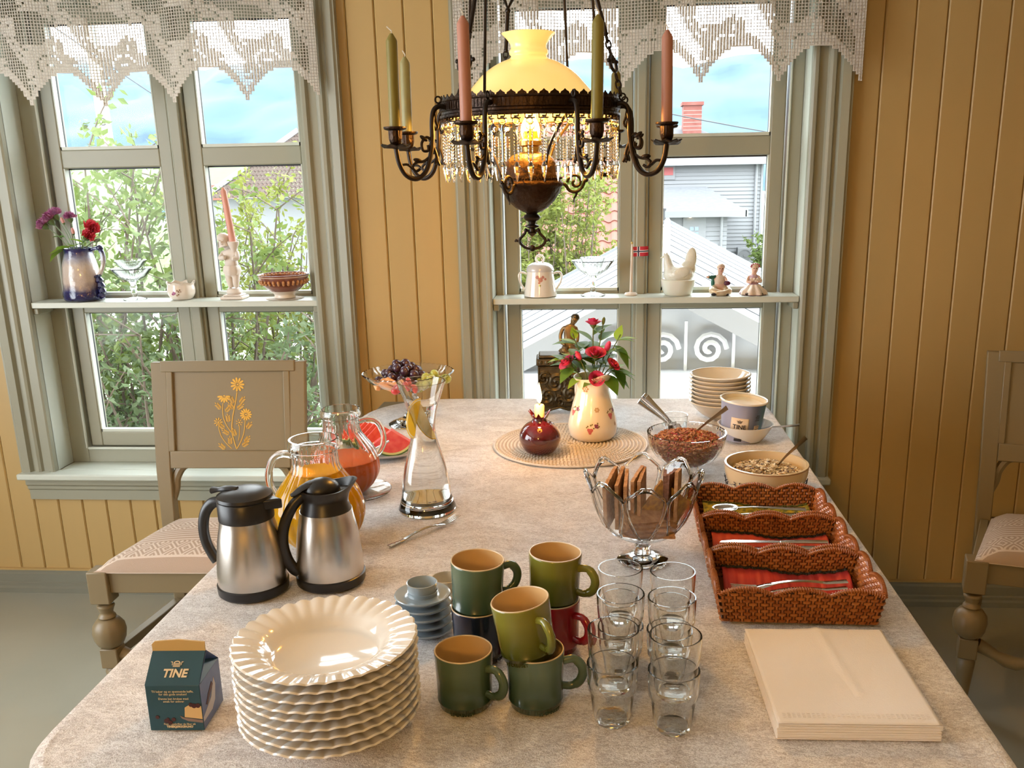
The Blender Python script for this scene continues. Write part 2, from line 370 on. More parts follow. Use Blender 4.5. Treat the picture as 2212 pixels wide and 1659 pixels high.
# ---- white clapboard house with hipped roof and chimney
M_white = mat('white_house_paint', (0.20, 0.205, 0.215), 0.6)
M_slate = mat('grey_roof_slate', (0.065, 0.068, 0.075), 0.7, var=(9, (0.095, 0.10, 0.108), 0.25), bump=(6, .3))
M_brick = mat('red_chimney_brick', (0.16, 0.045, 0.035), 0.85, var=(4, (0.20, 0.075, 0.06), 0.2))
M_dark = mat('dark_metal_outside', (0.03, 0.03, 0.035), 0.5)
M_winglass = mat('house_window_glass', (0.18, 0.24, 0.30), 0.1)
HY = 32.0; k32 = HY / 18.0
def hz(z): return 1.45 + (z - 1.45) * k32
hx0, hx1 = 0.2, 2.90 * k32
H = thing('house', 'white clapboard house with grey hipped roof and brick chimney', 'house', (0, HY, -2.0))
ez = hz(1.62) + 2.0
ob('wall', MB().box(hx0, hx1 - .02, .03, 7.0, 0, ez), M_white, H, smooth=0)
nb = 30
for i in range(nb):
    z0 = ez * i / nb; z1 = ez * (i + 1) / nb
    p = MB(); p.add([(hx0, 0.02, z0), (hx1, 0.02, z0), (hx1, .02, z1), (hx0, .02, z1), (hx0, -.025, z0), (hx1, -.025, z0), (hx1, .008, z1), (hx0, .008, z1)], [(0, 1, 2, 3), (4, 5, 6, 7), (0, 1, 5, 4), (2, 3, 7, 6), (0, 3, 7, 4), (1, 2, 6, 5)])
    ob('clapboard', p, M_white, H, smooth=0)
ob('corner_board', MB().box(hx1 - .02, hx1 + .05, -.05, .2, 0, ez), M_white, H, smooth=0)
r = MB(); e0, e1, rz = hx0 - 3.0, hx1 + .35, hz(2.33) + 2.0
r.add([(e0, -.4, ez), (e1, -.4, ez), (e1, 7.4, ez), (e0, 7.4, ez), (e0 + 2, 3.5, rz), (1.78 * k32 - .1, 3.5, rz)], [(0, 1, 5, 4), (1, 2, 5), (2, 3, 4, 5), (3, 0, 4), (3, 2, 1, 0)])
ob('roof', r, M_slate, H, smooth=0)
ob('fascia', MB().box(e0, e1, -.46, -.38, ez - .16, ez + .02).box(e1 - .02, e1 + .06, -.46, 7.4, ez - .16, ez + .02), M_white, H, smooth=0)
ch = MB(); cx_ = 1.78 * k32 - .1; cz = hz(2.30) + 1.8
ch.box(cx_ - .32, cx_ + .32, 2.4, 3.1, cz - .5, hz(2.70) + 2.0); ch.box(cx_ - .38, cx_ + .38, 2.34, 3.16, hz(2.68) + 2.0, hz(2.70) + 2.08)
chim = ob('chimney', ch, M_brick, H, smooth=0)
M_mortar = mat('chimney_mortar', (0.34, 0.25, 0.22), .9)
for i in range(9): ob('mortar_joint', MB().box(cx_ - .323, cx_ + .323, 2.397, 2.402, cz - .35 + i * .13, cz - .335 + i * .13), M_mortar, chim, smooth=0)
ob('window_frame', MB().box(1.05 * k32, 1.30 * k32, -.06, .02, hz(1.28) + 2, hz(1.56) + 2), M_white, H, smooth=0)
ob('window_blind', MB().box(1.08 * k32, 1.265 * k32, -.075, -.05, hz(1.36) + 2, hz(1.50) + 2), mat('red_blind', (0.36, 0.10, 0.10), .8), H, smooth=0)
pb = MB().tube([(hx1 - .18, -.1, ez - .1), (hx1 - .18, -.1, 0)], .05, 8); ob('downpipe', pb, M_white, H)
# annex with its own hipped roof
A = thing('annex', 'white porch annex with slate hipped roof and glazed door', 'house', (0, HY - 3.2, -2.0)); ka = (HY - 3.2) / 18.0
def az(z): return 1.45 + (z - 1.45) * ka + 2.0
ax0, ax1 = 0.3 * ka, 2.30 * ka
ob('wall', MB().box(ax0, ax1, .03, 3.1, 0, az(.66)), M_white, A, smooth=0)
for i in range(16):
    z0 = az(.66) * i / 16; z1 = az(.66) * (i + 1) / 16
    p = MB(); p.add([(ax0, 0.02, z0), (ax1, 0.02, z0), (ax1, .02, z1), (ax0, .02, z1), (ax0, -.02, z0), (ax1, -.02, z0), (ax1, .008, z1), (ax0, .008, z1)], [(0, 1, 2, 3), (4, 5, 6, 7), (0, 1, 5, 4), (2, 3, 7, 6), (0, 3, 7, 4), (1, 2, 6, 5)])
    ob('clapboard', p, M_white, A, smooth=0)
r = MB(); r.add([(ax0 - 1.5, -.35, az(.70)), (2.62 * ka, -.35, az(.70)), (2.62 * ka, 3.1, az(.70)), (ax0 - 1.5, 3.1, az(.70)), (ax0 - 1.5, 2.2, az(1.12)), (2.02 * ka, 2.2, az(1.12))], [(0, 1, 5, 4), (1, 2, 5), (2, 3, 4, 5), (3, 0, 4), (3, 2, 1, 0)])
ob('roof', r, M_slate, A, smooth=0)
ob('fascia', MB().box(ax0 - 1.5, 2.62 * ka, -.40, -.33, az(.70) - .17, az(.70) + .02).box(2.60 * ka, 2.65 * ka, -.40, 3.1, az(.70) - .17, az(.70) + .02), M_white, A, smooth=0)
dr = ob('door', MB().box(1.47 * ka, 1.90 * ka, -.05, .02, 0, az(.58)), M_white, A, smooth=0)
for i in range(2):
    for j in range(3):
        xx = (1.60 + .092 * i) * ka; zz = az(.435) - .16 * ka / 1.6 * (j + 1)
        ob('pane', MB().box(xx, xx + .115, -.062, -.045, zz, zz + .115), M_winglass, dr, smooth=0)
pb = MB().tube([(2.18 * ka, -.2, az(.66)), (2.18 * ka, -.12, 0)], .045, 8); ob('downpipe', pb, M_white, A)
ls = thing('wall_lamp', 'small lit lamp above the door of the white annex', 'lamp', (1.60 * ka, HY - 3.2, az(.60) - 2.0))
ob('bracket', MB().box(-.05, .05, -.06, -.021, .0, .08), M_white, ls, smooth=0)
ob('bulb', MB().ball((0, -.11, .02), .06, 10, 8), mat('lit_bulb', (1, .8, .5), .5, emit=((1, .72, .4), 4)), ls)
acx = 2.48 * k32
ac = thing('heat_pump', 'white outdoor heat pump unit with round fan on the house wall', 'heat pump', (acx, HY - .28, hz(-.26)))
ob('housing', MB().box(0, .80, -.12, .2, 0, .50), M_white, ac, bevel=.02)
ob('fan_grille', MB().lathe([(.20, 0), (.20, .02), (.17, .02), (.17, .005), (.06, .005), (.06, .02), (0, .02)], 24, M=Matrix.Translation((.26, -.12, .25)) @ Matrix.Rotation(pi / 2, 4, 'X')), mat('heat_pump_grille', (0.16, 0.16, 0.17), .5), ac)
ob('badge', MB().box(.56, .70, -.126, -.12, .38, .42), M_dark, ac, smooth=0)
# ---- red tiled roof behind the shrub
RT = thing('tiled_roof_house', 'house with red pantile roof behind the yellow-green shrub', 'house', (-3.2, 20, -2.0))
ob('wall', MB().box(-1, 4.2, .6, 6, 0, .9), M_white, RT, smooth=0)
M_tile = mat('red_roof_tile', (0.20, 0.065, 0.045), 0.75, var=(1.2, (0.23, 0.095, 0.07), 0.3))
tile = MB(); tn = 8
tvs = []
for yy, lift in ((0, .035), (1, 0)):
    for th in (0, .02):
        for j in range(tn + 1):
            u = j / tn; tvs.append((u * .30 - .01, yy, .035 * sin(2 * pi * u) + lift - th))
def q(a, b): return [(a + j, a + j + 1, b + j + 1, b + j) for j in range(tn)]
n1 = tn + 1
tile.add(tvs, q(0, 2 * n1) + q(n1, 3 * n1) + q(0, n1) + q(2 * n1, 3 * n1))
pitch = R_(40); TLn = .32
tile.v = [(x_, y_ * (TLn + .05) * 1.0, z_) for x_, y_, z_ in tile.v]
tme = tile.mesh('roof_tile', M_tile, 60)
nc, nr = 13, 18
ob('roof_deck', MB().add([(-1.2, -.1, .95), (4.3, -.1, .95), (4.3, 4.1, .95 + 4.1 * math.tan(pitch) * 1.0), (-1.2, 4.1, .95 + 4.1 * math.tan(pitch))], [(0, 1, 2, 3)]), M_tile, RT, smooth=0)
for i in range(nr):
    for j in range(nc):
        o = link('roof_tile', tme, RT, (-.35 + j * .28 + .9, .0 + i * TLn * cos(pitch), 1.10 + i * TLn * sin(pitch)), (pitch, 0, 0))
# ---- brown tiled roof seen through the other window
BR = thing('brown_roof_house', 'house with brown ribbed tile roof and white bargeboard below the mountain', 'house', (0, 25, -2.0)); kb = 25 / 14.0
def bz(z): return 1.45 + (z - 1.45) * kb + 2.0
M_btile = mat('brown_roof_tile', (0.10, 0.072, 0.058), 0.8, var=(2, (0.14, 0.105, 0.09), 0.25))
bx0, bx1 = -5.10 * kb, -3.0 * kb
top_, bot_ = bz(2.14), bz(1.15); ro = MB(); rows, cols = 16, 44
sl = -.95 * kb
for i in range(rows):
    for j in range(cols):
        u0 = j / cols; v0 = i / rows; v1 = (i + 1) / rows
        def pt(u, v, l): return (bx0 + sl * (1 - v) * (1 - u) + (bx1 - bx0) * u, 0.0 + 3.2 * v - l * .7, bot_ + (top_ - bot_) * v + l)
        u1 = (j + .62) / cols; um = (j + .31) / cols
        ro.add([pt(u0, v0, .03), pt(um, v0, .085), pt(u1, v0, .03), pt(u0, v1, .0), pt(um, v1, .055), pt(u1, v1, .0), pt(u0 + 1 / cols, v0, .03), pt(u0 + 1 / cols, v1, 0)], [(0, 1, 4, 3), (1, 2, 5, 4), (2, 6, 7, 5), (0, 1, 2)])
o = ob('roof_tiles', ro, M_btile, BR, smooth=0, fix=False); o['kind'] = 'stuff'
ob('bargeboard', MB().tube([(bx0 - .04, 3.2, top_ + .1), (bx0 + sl, -.05, bot_ + .06)], .10, 4), M_white, BR, smooth=0)
ob('ridge_cap', MB().tube([(bx0, 3.2, top_ + .05), (bx1, 3.2, top_ + .05)], .11, 8), M_btile, BR)
ob('wall', MB().box(bx0 + sl + .4, bx1, .5, 6, 0, bot_ + .0), M_white, BR, smooth=0)
# ---- pole, wires, sign, small red shed
P0 = thing('utility_pole', 'weathered grey wooden utility pole beyond the shrubs', 'pole', (-4.83 * 14 / 9, 14, -2.0))
M_pole = mat('weathered_pole_wood', (0.30, 0.27, 0.23), .9, var=(3, (0.42, 0.38, 0.33), .2), stretch=(8, 8, .5))
ob('trunk', MB().tube([(0.1, 0, 0), (-.06, 0, 9)], [.105, .085], 12), M_pole, P0)
ob('cable_conduit', MB().tube([(.17, -.05, 0), (.02, -.05, 9)], .012, 6), mat('pale_blue_conduit', (.35, .55, .62), .5), P0)
ob('hook', MB().tube([(.06 + .05 * cos(t * .7), -.1, 4.3 + .05 * sin(t * .7)) for t in range(9)], .008, 5), M_dark, P0)
def wire(a, b, sag, label):
    pts = [Vector(a).lerp(Vector(b), i / 16) - Vector((0, 0, sag * 4 * (i / 16) * (1 - i / 16))) for i in range(17)]
    tag(ob('overhead_wire', MB().tube(pts, .009, 5), M_dark), label, 'wire')
wire((-12, 13.2, 6.9), (-6.15, 13.2, 2.5), .1, 'black cable drooping beside the utility pole')
wire((-.5, 14, 2.56), (9.5, 16, 1.25), .25, 'thin overhead wire crossing in front of the brick chimney')
SG = thing('street_sign', 'small blue and white sign standing among the shrubs', 'sign', (-3.82 * 1.4, 11.2, -2.0))
M_blue = mat('sign_blue', (0.06, 0.17, 0.42), .5); M_signw = mat('sign_white', (.6, .6, .6), .5)
ob('post', MB().tube([(.08, .03, 0), (.08, .03, 3.1)], .02, 8), M_pole, SG)
ob('plate', MB().box(-.12, .45, -.01, .01, 2.86, 3.12), M_signw, SG, smooth=0)
ob('blue_field', MB().box(-.12, .45, -.016, -.010, 3.00, 3.12), M_blue, SG, smooth=0)
txt('RE', .14, M_blue, 'lettering', SG, Matrix.Translation((.09, -.012, 2.875)) @ Matrix.Rotation(pi / 2, 4, 'X'))
SD = thing('red_roof_shed', 'small white shed with pale red roof far behind the shrubs', 'shed', (-15.6, 38, -2.0))
ob('wall', MB().box(-.9, .9, 0, 2, 0, 2.6), M_white, SD, smooth=0); ob('roof', MB().box(-1.1, 1.1, -.2, 2.2, 2.6, 3.2), M_tile, SD, smooth=0)
tag(ob('lawn', MB().add([(-30, 26, -2), (-6, 26, -2), (-6, 60, 2.0), (-40, 60, 2.6)], [(0, 1, 2, 3)]), mat('lawn_grass', (.07, .12, .03), .9, var=(2, (.10, .16, .05), .3))), 'green lawn bank behind the shrubs and shed', 'lawn', kind='stuff')
# ---- garden pavilion with white roof below the other window
M_pav = mat('white_pavilion_paint', (0.21, 0.215, 0.225), 0.5)
M_pavroof = mat('white_roof_panel', (0.185, 0.195, 0.21), 0.35)
GP = thing('garden_pavilion', 'white garden pavilion with gabled panel roof and fretwork gable', 'pavilion', (0, 0, -2.0))
ax_, az_ = lambda y_: .282 + (y_ - 4.5) * .0682, 2.95
tanp = .53; wid = 1.35
for sgn in (-1, 1):
    for i in range(9):
        ya, yb = 4.5 + i * .56, 4.5 + (i + 1) * .56
        vs = []
        for t in (0.0, -.02):
            for yy in (ya, yb):
                vs += [(ax_(yy), yy, az_ + t), (ax_(yy) + sgn * wid, yy, az_ - tanp * wid + t)]
        ob('roof_panel', MB().add(vs, [(0, 1, 3, 2), (4, 5, 7, 6), (0, 1, 5, 4), (2, 3, 7, 6), (0, 2, 6, 4), (1, 3, 7, 5)]), M_pavroof, GP, smooth=0)
        ob('roof_batten', MB().tube([(ax_(yb), yb, az_ + .004), (ax_(yb) + sgn * wid, yb, az_ - tanp * wid + .004)], .012, 4), M_pav, GP, smooth=0)
    for yy, ww in ((4.46, .06), (9.55, .10)):
        vs = [(ax_(yy) + sgn * t * wid, yy + dy, az_ - tanp * wid * t + dz) for dy in (0, -.03) for t in (0, 1) for dz in (.03, -ww * 1.4)]
        ob('bargeboard', MB().add(vs, [(0, 1, 3, 2), (4, 5, 7, 6), (0, 1, 5, 4), (2, 3, 7, 6), (0, 2, 6, 4), (1, 3, 7, 5)]), M_pav, GP, smooth=0)
ob('ridge', MB().tube([(ax_(4.45), 4.45, az_ + .01), (ax_(9.6), 9.6, az_ + .01)], .03, 6), M_pav, GP)
gx = ax_(4.5)
M_fret = mat('fretwork_paint', (.46, .47, .48), .6)
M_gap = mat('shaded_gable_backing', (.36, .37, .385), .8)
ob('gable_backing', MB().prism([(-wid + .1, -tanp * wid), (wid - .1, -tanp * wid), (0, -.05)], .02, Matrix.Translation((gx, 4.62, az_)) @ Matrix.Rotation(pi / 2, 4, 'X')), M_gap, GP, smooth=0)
for k_ in range(-3, 4):      # spiral fretwork between tie beam and rake
    cxk = gx + k_ * .235; room = az_ - tanp * abs(k_ * .235) - .1
    zc_ = az_ - .36; rr = .085 if abs(k_) < 2 else .05
    if room - zc_ < .05: continue
    pts = [(cxk + (rr * (1 - t / 26)) * cos(t * .5) * (1 if k_ >= 0 else -1), 4.56, zc_ + rr * (1 - t / 26) * sin(t * .5)) for t in range(24)]
    ob('fretwork_scroll', MB().tube(pts, .013, 5), M_fret, GP)
    ob('fretwork_bar', MB().box(cxk + .11, cxk + .125, 4.555, 4.575, az_ - .47, min(room, az_ - .22)), M_fret, GP, smooth=0)
ob('tie_beam', MB().box(gx - 1.05, gx + 1.3, 4.50, 4.60, az_ - .56, az_ - .47), M_fret, GP, smooth=0)
ob('frieze_board', MB().box(gx - 1.05, gx + 1.3, 4.53, 4.57, az_ - .70, az_ - .56), M_fret, GP, smooth=0)
for xx in (-1.0, .62, 1.25): ob('post', MB().box(gx + xx - .05, gx + xx + .05, 4.5, 4.6, 0, az_ - .70), M_pav, GP, smooth=0)
ob('side_wall', MB().box(gx + .52, gx + 1.3, 5.6, 5.65, 0, az_ - .70), mat('grey_planks_outside', (.14, .16, .18), .8, var=(2, (.2, .22, .24), .2), stretch=(9, 1, .3)), GP, smooth=0)
ob('deck', MB().box(gx - 1.1, gx + 1.5, 3.9, 9.2, 1.62, 1.72), M_pav, GP, smooth=0)
ST = thing('stove_pipe', 'black stove pipe sticking up behind the pavilion roof', 'pipe', (1.04 * 1.25, 22, -2.0))
ob('pipe', MB().tube([(0, 0, 0), (0, 0, 2.55)], .085, 12), M_dark, ST); ob('cap', MB().lathe([(.11, 2.55), (.11, 2.60), (0, 2.66)], 14), M_dark, ST)
# ---- little glasshouse frame between the shrubs
GH = thing('glasshouse', 'white framed glasshouse half hidden behind the shrubs', 'glasshouse', (-2.1, 7.6, -2.0))
for xx in (-.6, -.2, .2, .6):
    ob('glazing_bar', MB().tube([(xx, 0, 0), (xx, 0, 2.1)], .02, 4), M_pav, GH, smooth=0); ob('glazing_bar', MB().tube([(xx, 0, 2.1), (0, 0, 2.75)], .018, 4), M_pav, GH, smooth=0)
for zz in (.9, 1.5, 2.1): ob('glazing_rail', MB().box(-.62, .62, -.015, .015, zz - .015, zz + .015), M_pav, GH, smooth=0)
for xa, xb in ((-.6, -.2), (-.2, .2), (.2, .6)): ob('pane', MB().box(xa, xb, -.003, .003, .1, 2.1), M_pane, GH, smooth=0)
# ---- shrubs
M_bark = mat('shrub_bark', (.10, .075, .055), .9)
def leafmat(n, a, b):
    mt = mat(n, a, .55, var=(5, b, .2)); bs = mt.node_tree.nodes['Principled BSDF']
    bs.inputs['Transmission Weight'].default_value = 0.0; bs.inputs['Subsurface Weight'].default_value = 0.0
    nt = mt.node_tree; tl = nt.nodes.new('ShaderNodeBsdfTranslucent'); mx = nt.nodes.new('ShaderNodeMixShader'); mx.inputs[0].default_value = .35
    tl.inputs[0].default_value = C4(b); o_ = nt.nodes['Material Output']; nt.links.new(bs.outputs[0], mx.inputs[1]); nt.links.new(tl.outputs[0], mx.inputs[2]); nt.links.new(mx.outputs[0], o_.inputs[0]); return mt
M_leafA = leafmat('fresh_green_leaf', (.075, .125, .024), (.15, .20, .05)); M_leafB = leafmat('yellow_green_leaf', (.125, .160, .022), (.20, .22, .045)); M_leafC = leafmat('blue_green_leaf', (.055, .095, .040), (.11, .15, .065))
def shrub(name, label, loc, ext, nb, nl, ll, lm, seed, top=1.0, lean=.5):
    rnd = random.Random(seed); t = thing(name, label, 'shrub', loc, group='garden shrubs'); lf = MB(); br = MB()
    for b in range(nb):
        a = Vector((rnd.uniform(-.5, .5) * ext[0] * .7, rnd.uniform(-.5, .5) * ext[1] * .8, 0)); hgt = ext[2] * rnd.uniform(.5, 1) * top
        e = Vector((a.x * 1.25 + rnd.uniform(-lean, lean) * ext[0] * .5, a.y + rnd.uniform(-.3, .3) * ext[1], hgt)); md = a.lerp(e, .5) + Vector((rnd.uniform(-.12, .12), rnd.uniform(-.1, .1), .1))
        pts = spline([a, md, e], 5); br.tube(pts, [.014 - .010 * i / (len(pts) - 1) for i in range(len(pts))], 4)
        twigs = []
        for s_ in range(5):
            p = pts[rnd.randrange(2, len(pts))]; q_ = p + Vector((rnd.uniform(-.4, .4), rnd.uniform(-.3, .3), rnd.uniform(-.1, .4))) * .9
            br.tube([p, (p + q_) / 2 + Vector((0, 0, .03)), q_], [.005, .004, .002], 3); twigs.append((p, q_))
        for l in range(nl):
            if rnd.random() < .75: p, q_ = rnd.choice(twigs); c = p.lerp(q_, rnd.random() ** .6)
            else: c = pts[rnd.randrange(3, len(pts))].copy()
            c += Vector((rnd.gauss(0, .03), rnd.gauss(0, .03), rnd.gauss(0, .03)))
            d = Vector((rnd.gauss(0, 1), rnd.gauss(0, .6), rnd.gauss(.25, .8))).normalized(); s = d.cross(Vector((rnd.gauss(0, 1), rnd.gauss(0, 1), rnd.gauss(0, 1)))).normalized(); n_ = d.cross(s)
            L_ = ll * rnd.uniform(.6, 1.25); w_ = L_ * rnd.uniform(.20, .32)
            lf.add([c, c + d * L_ * .45 + s * w_ + n_ * w_ * .3, c + d * L_, c + d * L_ * .45 - s * w_ + n_ * w_ * .3, c + d * L_ * .5], [(0, 1, 4), (1, 2, 4), (2, 3, 4), (3, 0, 4)])
    f_ = ob('foliage', lf, lm, t, smooth=0, fix=False); f_['kind'] = 'stuff'
    ob('branches', br, M_bark, t, fix=False)
    return t
shrub('leafy_shrub', 'dense fresh green shrub pressed close against the glass behind the flower jug', (-2.75, 4.9, -.6), (1.9, 1.0, 2.2), 54, 190, .055, M_leafA, 1)
shrub('leafy_shrub', 'yellow-green shrub below the brown tiled roof', (-2.05, 5.9, -.9), (1.4, 1.0, 2.35), 50, 260, .046, M_leafB, 2, lean=.35)
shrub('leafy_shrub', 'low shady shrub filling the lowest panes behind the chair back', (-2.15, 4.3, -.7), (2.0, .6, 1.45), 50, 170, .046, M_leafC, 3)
shrub('leafy_shrub', 'light green shrub in front of the red tiled roof', (-.92, 11.0, -2.0), (2.1, 1.0, 3.6), 110, 360, .066, M_leafB, 4, lean=.22)
shrub('leafy_shrub', 'small green bush under the heat pump', (2.95 * k32 + .0, HY - 2, -2.0), (1.3, 1.0, 1.6), 24, 90, .14, M_leafA, 5)
# ================================================================ lace valances
M_lace = mat('cream_crochet_cotton', (0.88, 0.83, 0.76), 0.85, bump=(400, .3))
_lt = M_lace.node_tree; _b = _lt.nodes['Principled BSDF']; _tl = _lt.nodes.new('ShaderNodeBsdfTranslucent'); _tl.inputs[0].default_value = (.70, .64, .58, 1)
_mx = _lt.nodes.new('ShaderNodeMixShader'); _mx.inputs[0].default_value = .40
_lt.links.new(_b.outputs[0], _mx.inputs[1]); _lt.links.new(_tl.outputs[0], _mx.inputs[2]); _lt.links.new(_mx.outputs[0], _lt.nodes['Material Output'].inputs[0])
def lace(x0, x1, ztop, zbot, ydepth, label, seed, ph):
    cell = .0088; nx = int((x1 - x0) / cell); nz = int((ztop - zbot) / cell); th = .0011
    def pos(i, j):       # soft folds
        u = i * cell
        y = ydepth + .010 * sin(u * 13 + ph) + .005 * sin(u * 37 + 1.3 * ph)
        z = ztop - j * cell + .004 * sin(u * 9)
        return (x0 + u + .003 * sin(u * 23), y, z)
    per = int(.235 / cell)
    def edge(i):         # stepped scallops
        t = ((i + per // 3) % per) / per; s = abs(t - .5) * 2
        return nz - int(round(11 * (1 - (1 - s) ** 2.2)))
    def filled(i, j):
        e = edge(i)
        if j >= e - 3: return True
        if i < 3 or i >= nx - 3: return True
        u = (i % per) / per - .5; v = (j % 24) / 24 - .5; w_ = ((i + per // 2) % per) / per - .5; v2 = ((j + 9) % 24) / 24 - .5
        r = math.hypot(u * 1.0, v * 1.0); a = math.atan2(v, u)
        if r < .34 + .07 * cos(5 * a) and not (.13 < r < .165) and not r < .04 and not (r > .2 and abs(sin(2.5 * a)) < .12): return True      # rose
        if abs(w_) < .40 and abs(v2 - .28 * sin(w_ * 7)) < .13 * (1 - (w_ / .43) ** 2) and abs(v2 - .28 * sin(w_ * 7)) > .014: return True   # leaf sprays
        r2 = math.hypot(w_ * 1.3, v2 + .15)
        if r2 < .15 and r2 > .05: return True
        return False
    mb = MB(); idx = {}
    def V(i, j):
        if (i, j) not in idx: idx[(i, j)] = len(mb.v); mb.v.append(pos(i, j))
        return idx[(i, j)]
    f = []; rnd = random.Random(seed); t = .24
    for i in range(nx):
        em = min(edge(i), nz + 3)
        for j in range(em):
            a = Vector(pos(i, j)); b = Vector(pos(i + 1, j)); c = Vector(pos(i + 1, j + 1)); d = Vector(pos(i, j + 1))
            if filled(i, j):          # two upright double stitches with a hair of air between them
                g = .06
                for u0, u1 in ((0, .5 - g), (.5 + g, 1)):
                    p0 = a.lerp(b, u0); p1 = a.lerp(b, u1); p2 = d.lerp(c, u1); p3 = d.lerp(c, u0); k = len(mb.v)
                    m0 = (p0 + p3) / 2 + Vector((0, -.0012, 0)); m1 = (p1 + p2) / 2 + Vector((0, -.0012, 0))
                    mb.v += [p0, p1, m1, m0, p2, p3]; f += [(k, k + 1, k + 2, k + 3), (k + 3, k + 2, k + 4, k + 5)]
            else:                     # open mesh: a bar on the left and a bar on top
                ww = .26 + rnd.uniform(-.05, .05)
                k = len(mb.v); mb.v += [a, a.lerp(b, ww), d.lerp(c, ww), d, ]; f.append((k, k + 1, k + 2, k + 3))
                k = len(mb.v); mb.v += [a.lerp(b, ww), b, b.lerp(c, .22), a.lerp(d, .22).lerp(b.lerp(c, .22), ww)]; f.append((k, k + 1, k + 2, k + 3))
    # hem cord along the scallops
    mb.f = f; mb.m = [0] * len(f)
    edge_pts = []
    for i in range(nx):
        e = edge(i); edge_pts += [pos(i, e), pos(i + 1, e)]
    o = ob('lace_valance', mb, M_lace, smooth=30, fix=False)
    sd = o.modifiers.new('thickness', 'SOLIDIFY'); sd.thickness = .0016; sd.offset = 0
    tag(o, label, 'curtain', 'lace window valances')
    h = MB().tube(edge_pts, .0022, 5); ob('hem_cord', h, M_lace, o)
lace(-2.06, -0.872, 2.12, 1.672, 2.925, 'cream crochet lace valance over the window behind the flowered chair', 3, .4)
lace(-0.452, 0.748, 2.12, 1.690, 2.925, 'cream crochet lace valance over the window behind the hanging lamp', 4, 1.9)
M_rod = mat('white_curtain_rod', (.7, .68, .62), .4)
for xa, xb, lb in ((-2.08, -.85, 'slim white curtain rod above the window behind the flowered chair'), (-.47, .77, 'slim white curtain rod above the window behind the hanging lamp')):
    t = thing('curtain_rod', lb, 'curtain rod', (0, 0, 0)); ob('rod', MB().tube([(xa, 2.925, 2.123), (xb, 2.925, 2.123)], .006, 8), M_rod, t)
    for xx in (xa + .01, xb - .01): ob('bracket', MB().box(xx - .006, xx + .006, 2.925, 2.956, 2.112, 2.128), M_rod, t, smooth=0)
# ================================================================ table and cloth
TX0, TX1, TY0, TY1, TZ = -0.727, 0.4914, 0.895, 2.866, 0.75
M_wood = mat('painted_table_wood', (.24, .23, .18), .5)
tb = thing('dining_table', 'long dining table hidden under the pale velvet cloth', 'table', (-.118, 1.88, 0))
ob('tabletop', MB().box(-.595, .595, -.97, .97, .715, .745), M_wood, tb, bevel=.004)
ob('apron', MB().box(-.52, .52, -.9, .9, .63, .714), M_wood, tb)
for sx in (-1, 1):
    for sy in (-1, 1):
        ob('leg', MB().lathe([(.028, 0), (.03, .1), (.04, .3), (.05, .42), (.03, .46), (.042, .5), (.042, .63)], 16, (sx * .47, sy * .84, 0)), M_wood, tb)
# crushed velvet: colour mottling and a soft nap that catches light at grazing angles
M_cloth = mat('crushed_velvet_cloth', (0.64, 0.58, 0.55), 0.62, sheen=0.9, sheen_tint=(1, .98, .97))
nt = M_cloth.node_tree; N = nt.nodes; L = nt.links; b = N['Principled BSDF']; b.inputs['Sheen Weight'].default_value = 1.0; b.inputs['Sheen Roughness'].default_value = .32; b.inputs['Specular IOR Level'].default_value = .25
tc = N.new('ShaderNodeTexCoord')
def nz_(sc, det, st=(1, 1, 1), dist=0):
    mp = N.new('ShaderNodeMapping'); mp.inputs['Scale'].default_value = st; mp.inputs['Rotation'].default_value = (0, 0, .85); L.new(tc.outputs['Object'], mp.inputs[0])
    n = N.new('ShaderNodeTexNoise'); n.inputs['Scale'].default_value = sc; n.inputs['Detail'].default_value = det; n.inputs['Distortion'].default_value = dist; L.new(mp.outputs[0], n.inputs['Vector']); return n
na = nz_(9, 8, (1, 1.6, 1), 1.6); nb_ = nz_(520, 3); nd = nz_(120, 6, (1, 1.9, 1), 1.0)
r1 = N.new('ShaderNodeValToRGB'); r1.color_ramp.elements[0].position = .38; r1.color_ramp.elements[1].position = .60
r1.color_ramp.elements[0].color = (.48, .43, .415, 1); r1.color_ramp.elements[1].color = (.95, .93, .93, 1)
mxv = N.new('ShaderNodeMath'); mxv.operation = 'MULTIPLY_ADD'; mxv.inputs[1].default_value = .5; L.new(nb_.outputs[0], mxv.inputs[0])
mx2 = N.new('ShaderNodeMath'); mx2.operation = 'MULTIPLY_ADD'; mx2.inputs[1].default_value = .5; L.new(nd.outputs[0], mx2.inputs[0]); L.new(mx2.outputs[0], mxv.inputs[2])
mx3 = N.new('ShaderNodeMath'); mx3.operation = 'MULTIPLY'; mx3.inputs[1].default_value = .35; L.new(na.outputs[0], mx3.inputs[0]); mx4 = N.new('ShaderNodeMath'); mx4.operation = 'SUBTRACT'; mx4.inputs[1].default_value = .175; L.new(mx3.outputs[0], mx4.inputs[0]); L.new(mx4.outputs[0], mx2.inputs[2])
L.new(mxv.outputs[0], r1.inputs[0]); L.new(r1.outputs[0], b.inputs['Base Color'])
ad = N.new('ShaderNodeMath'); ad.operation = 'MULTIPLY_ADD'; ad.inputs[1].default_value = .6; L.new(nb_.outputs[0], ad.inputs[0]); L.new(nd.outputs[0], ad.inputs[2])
bp_ = N.new('ShaderNodeBump'); bp_.inputs['Strength'].default_value = .85; bp_.inputs['Distance'].default_value = .003; L.new(ad.outputs[0], bp_.inputs['Height']); L.new(bp_.outputs[0], b.inputs['Normal'])
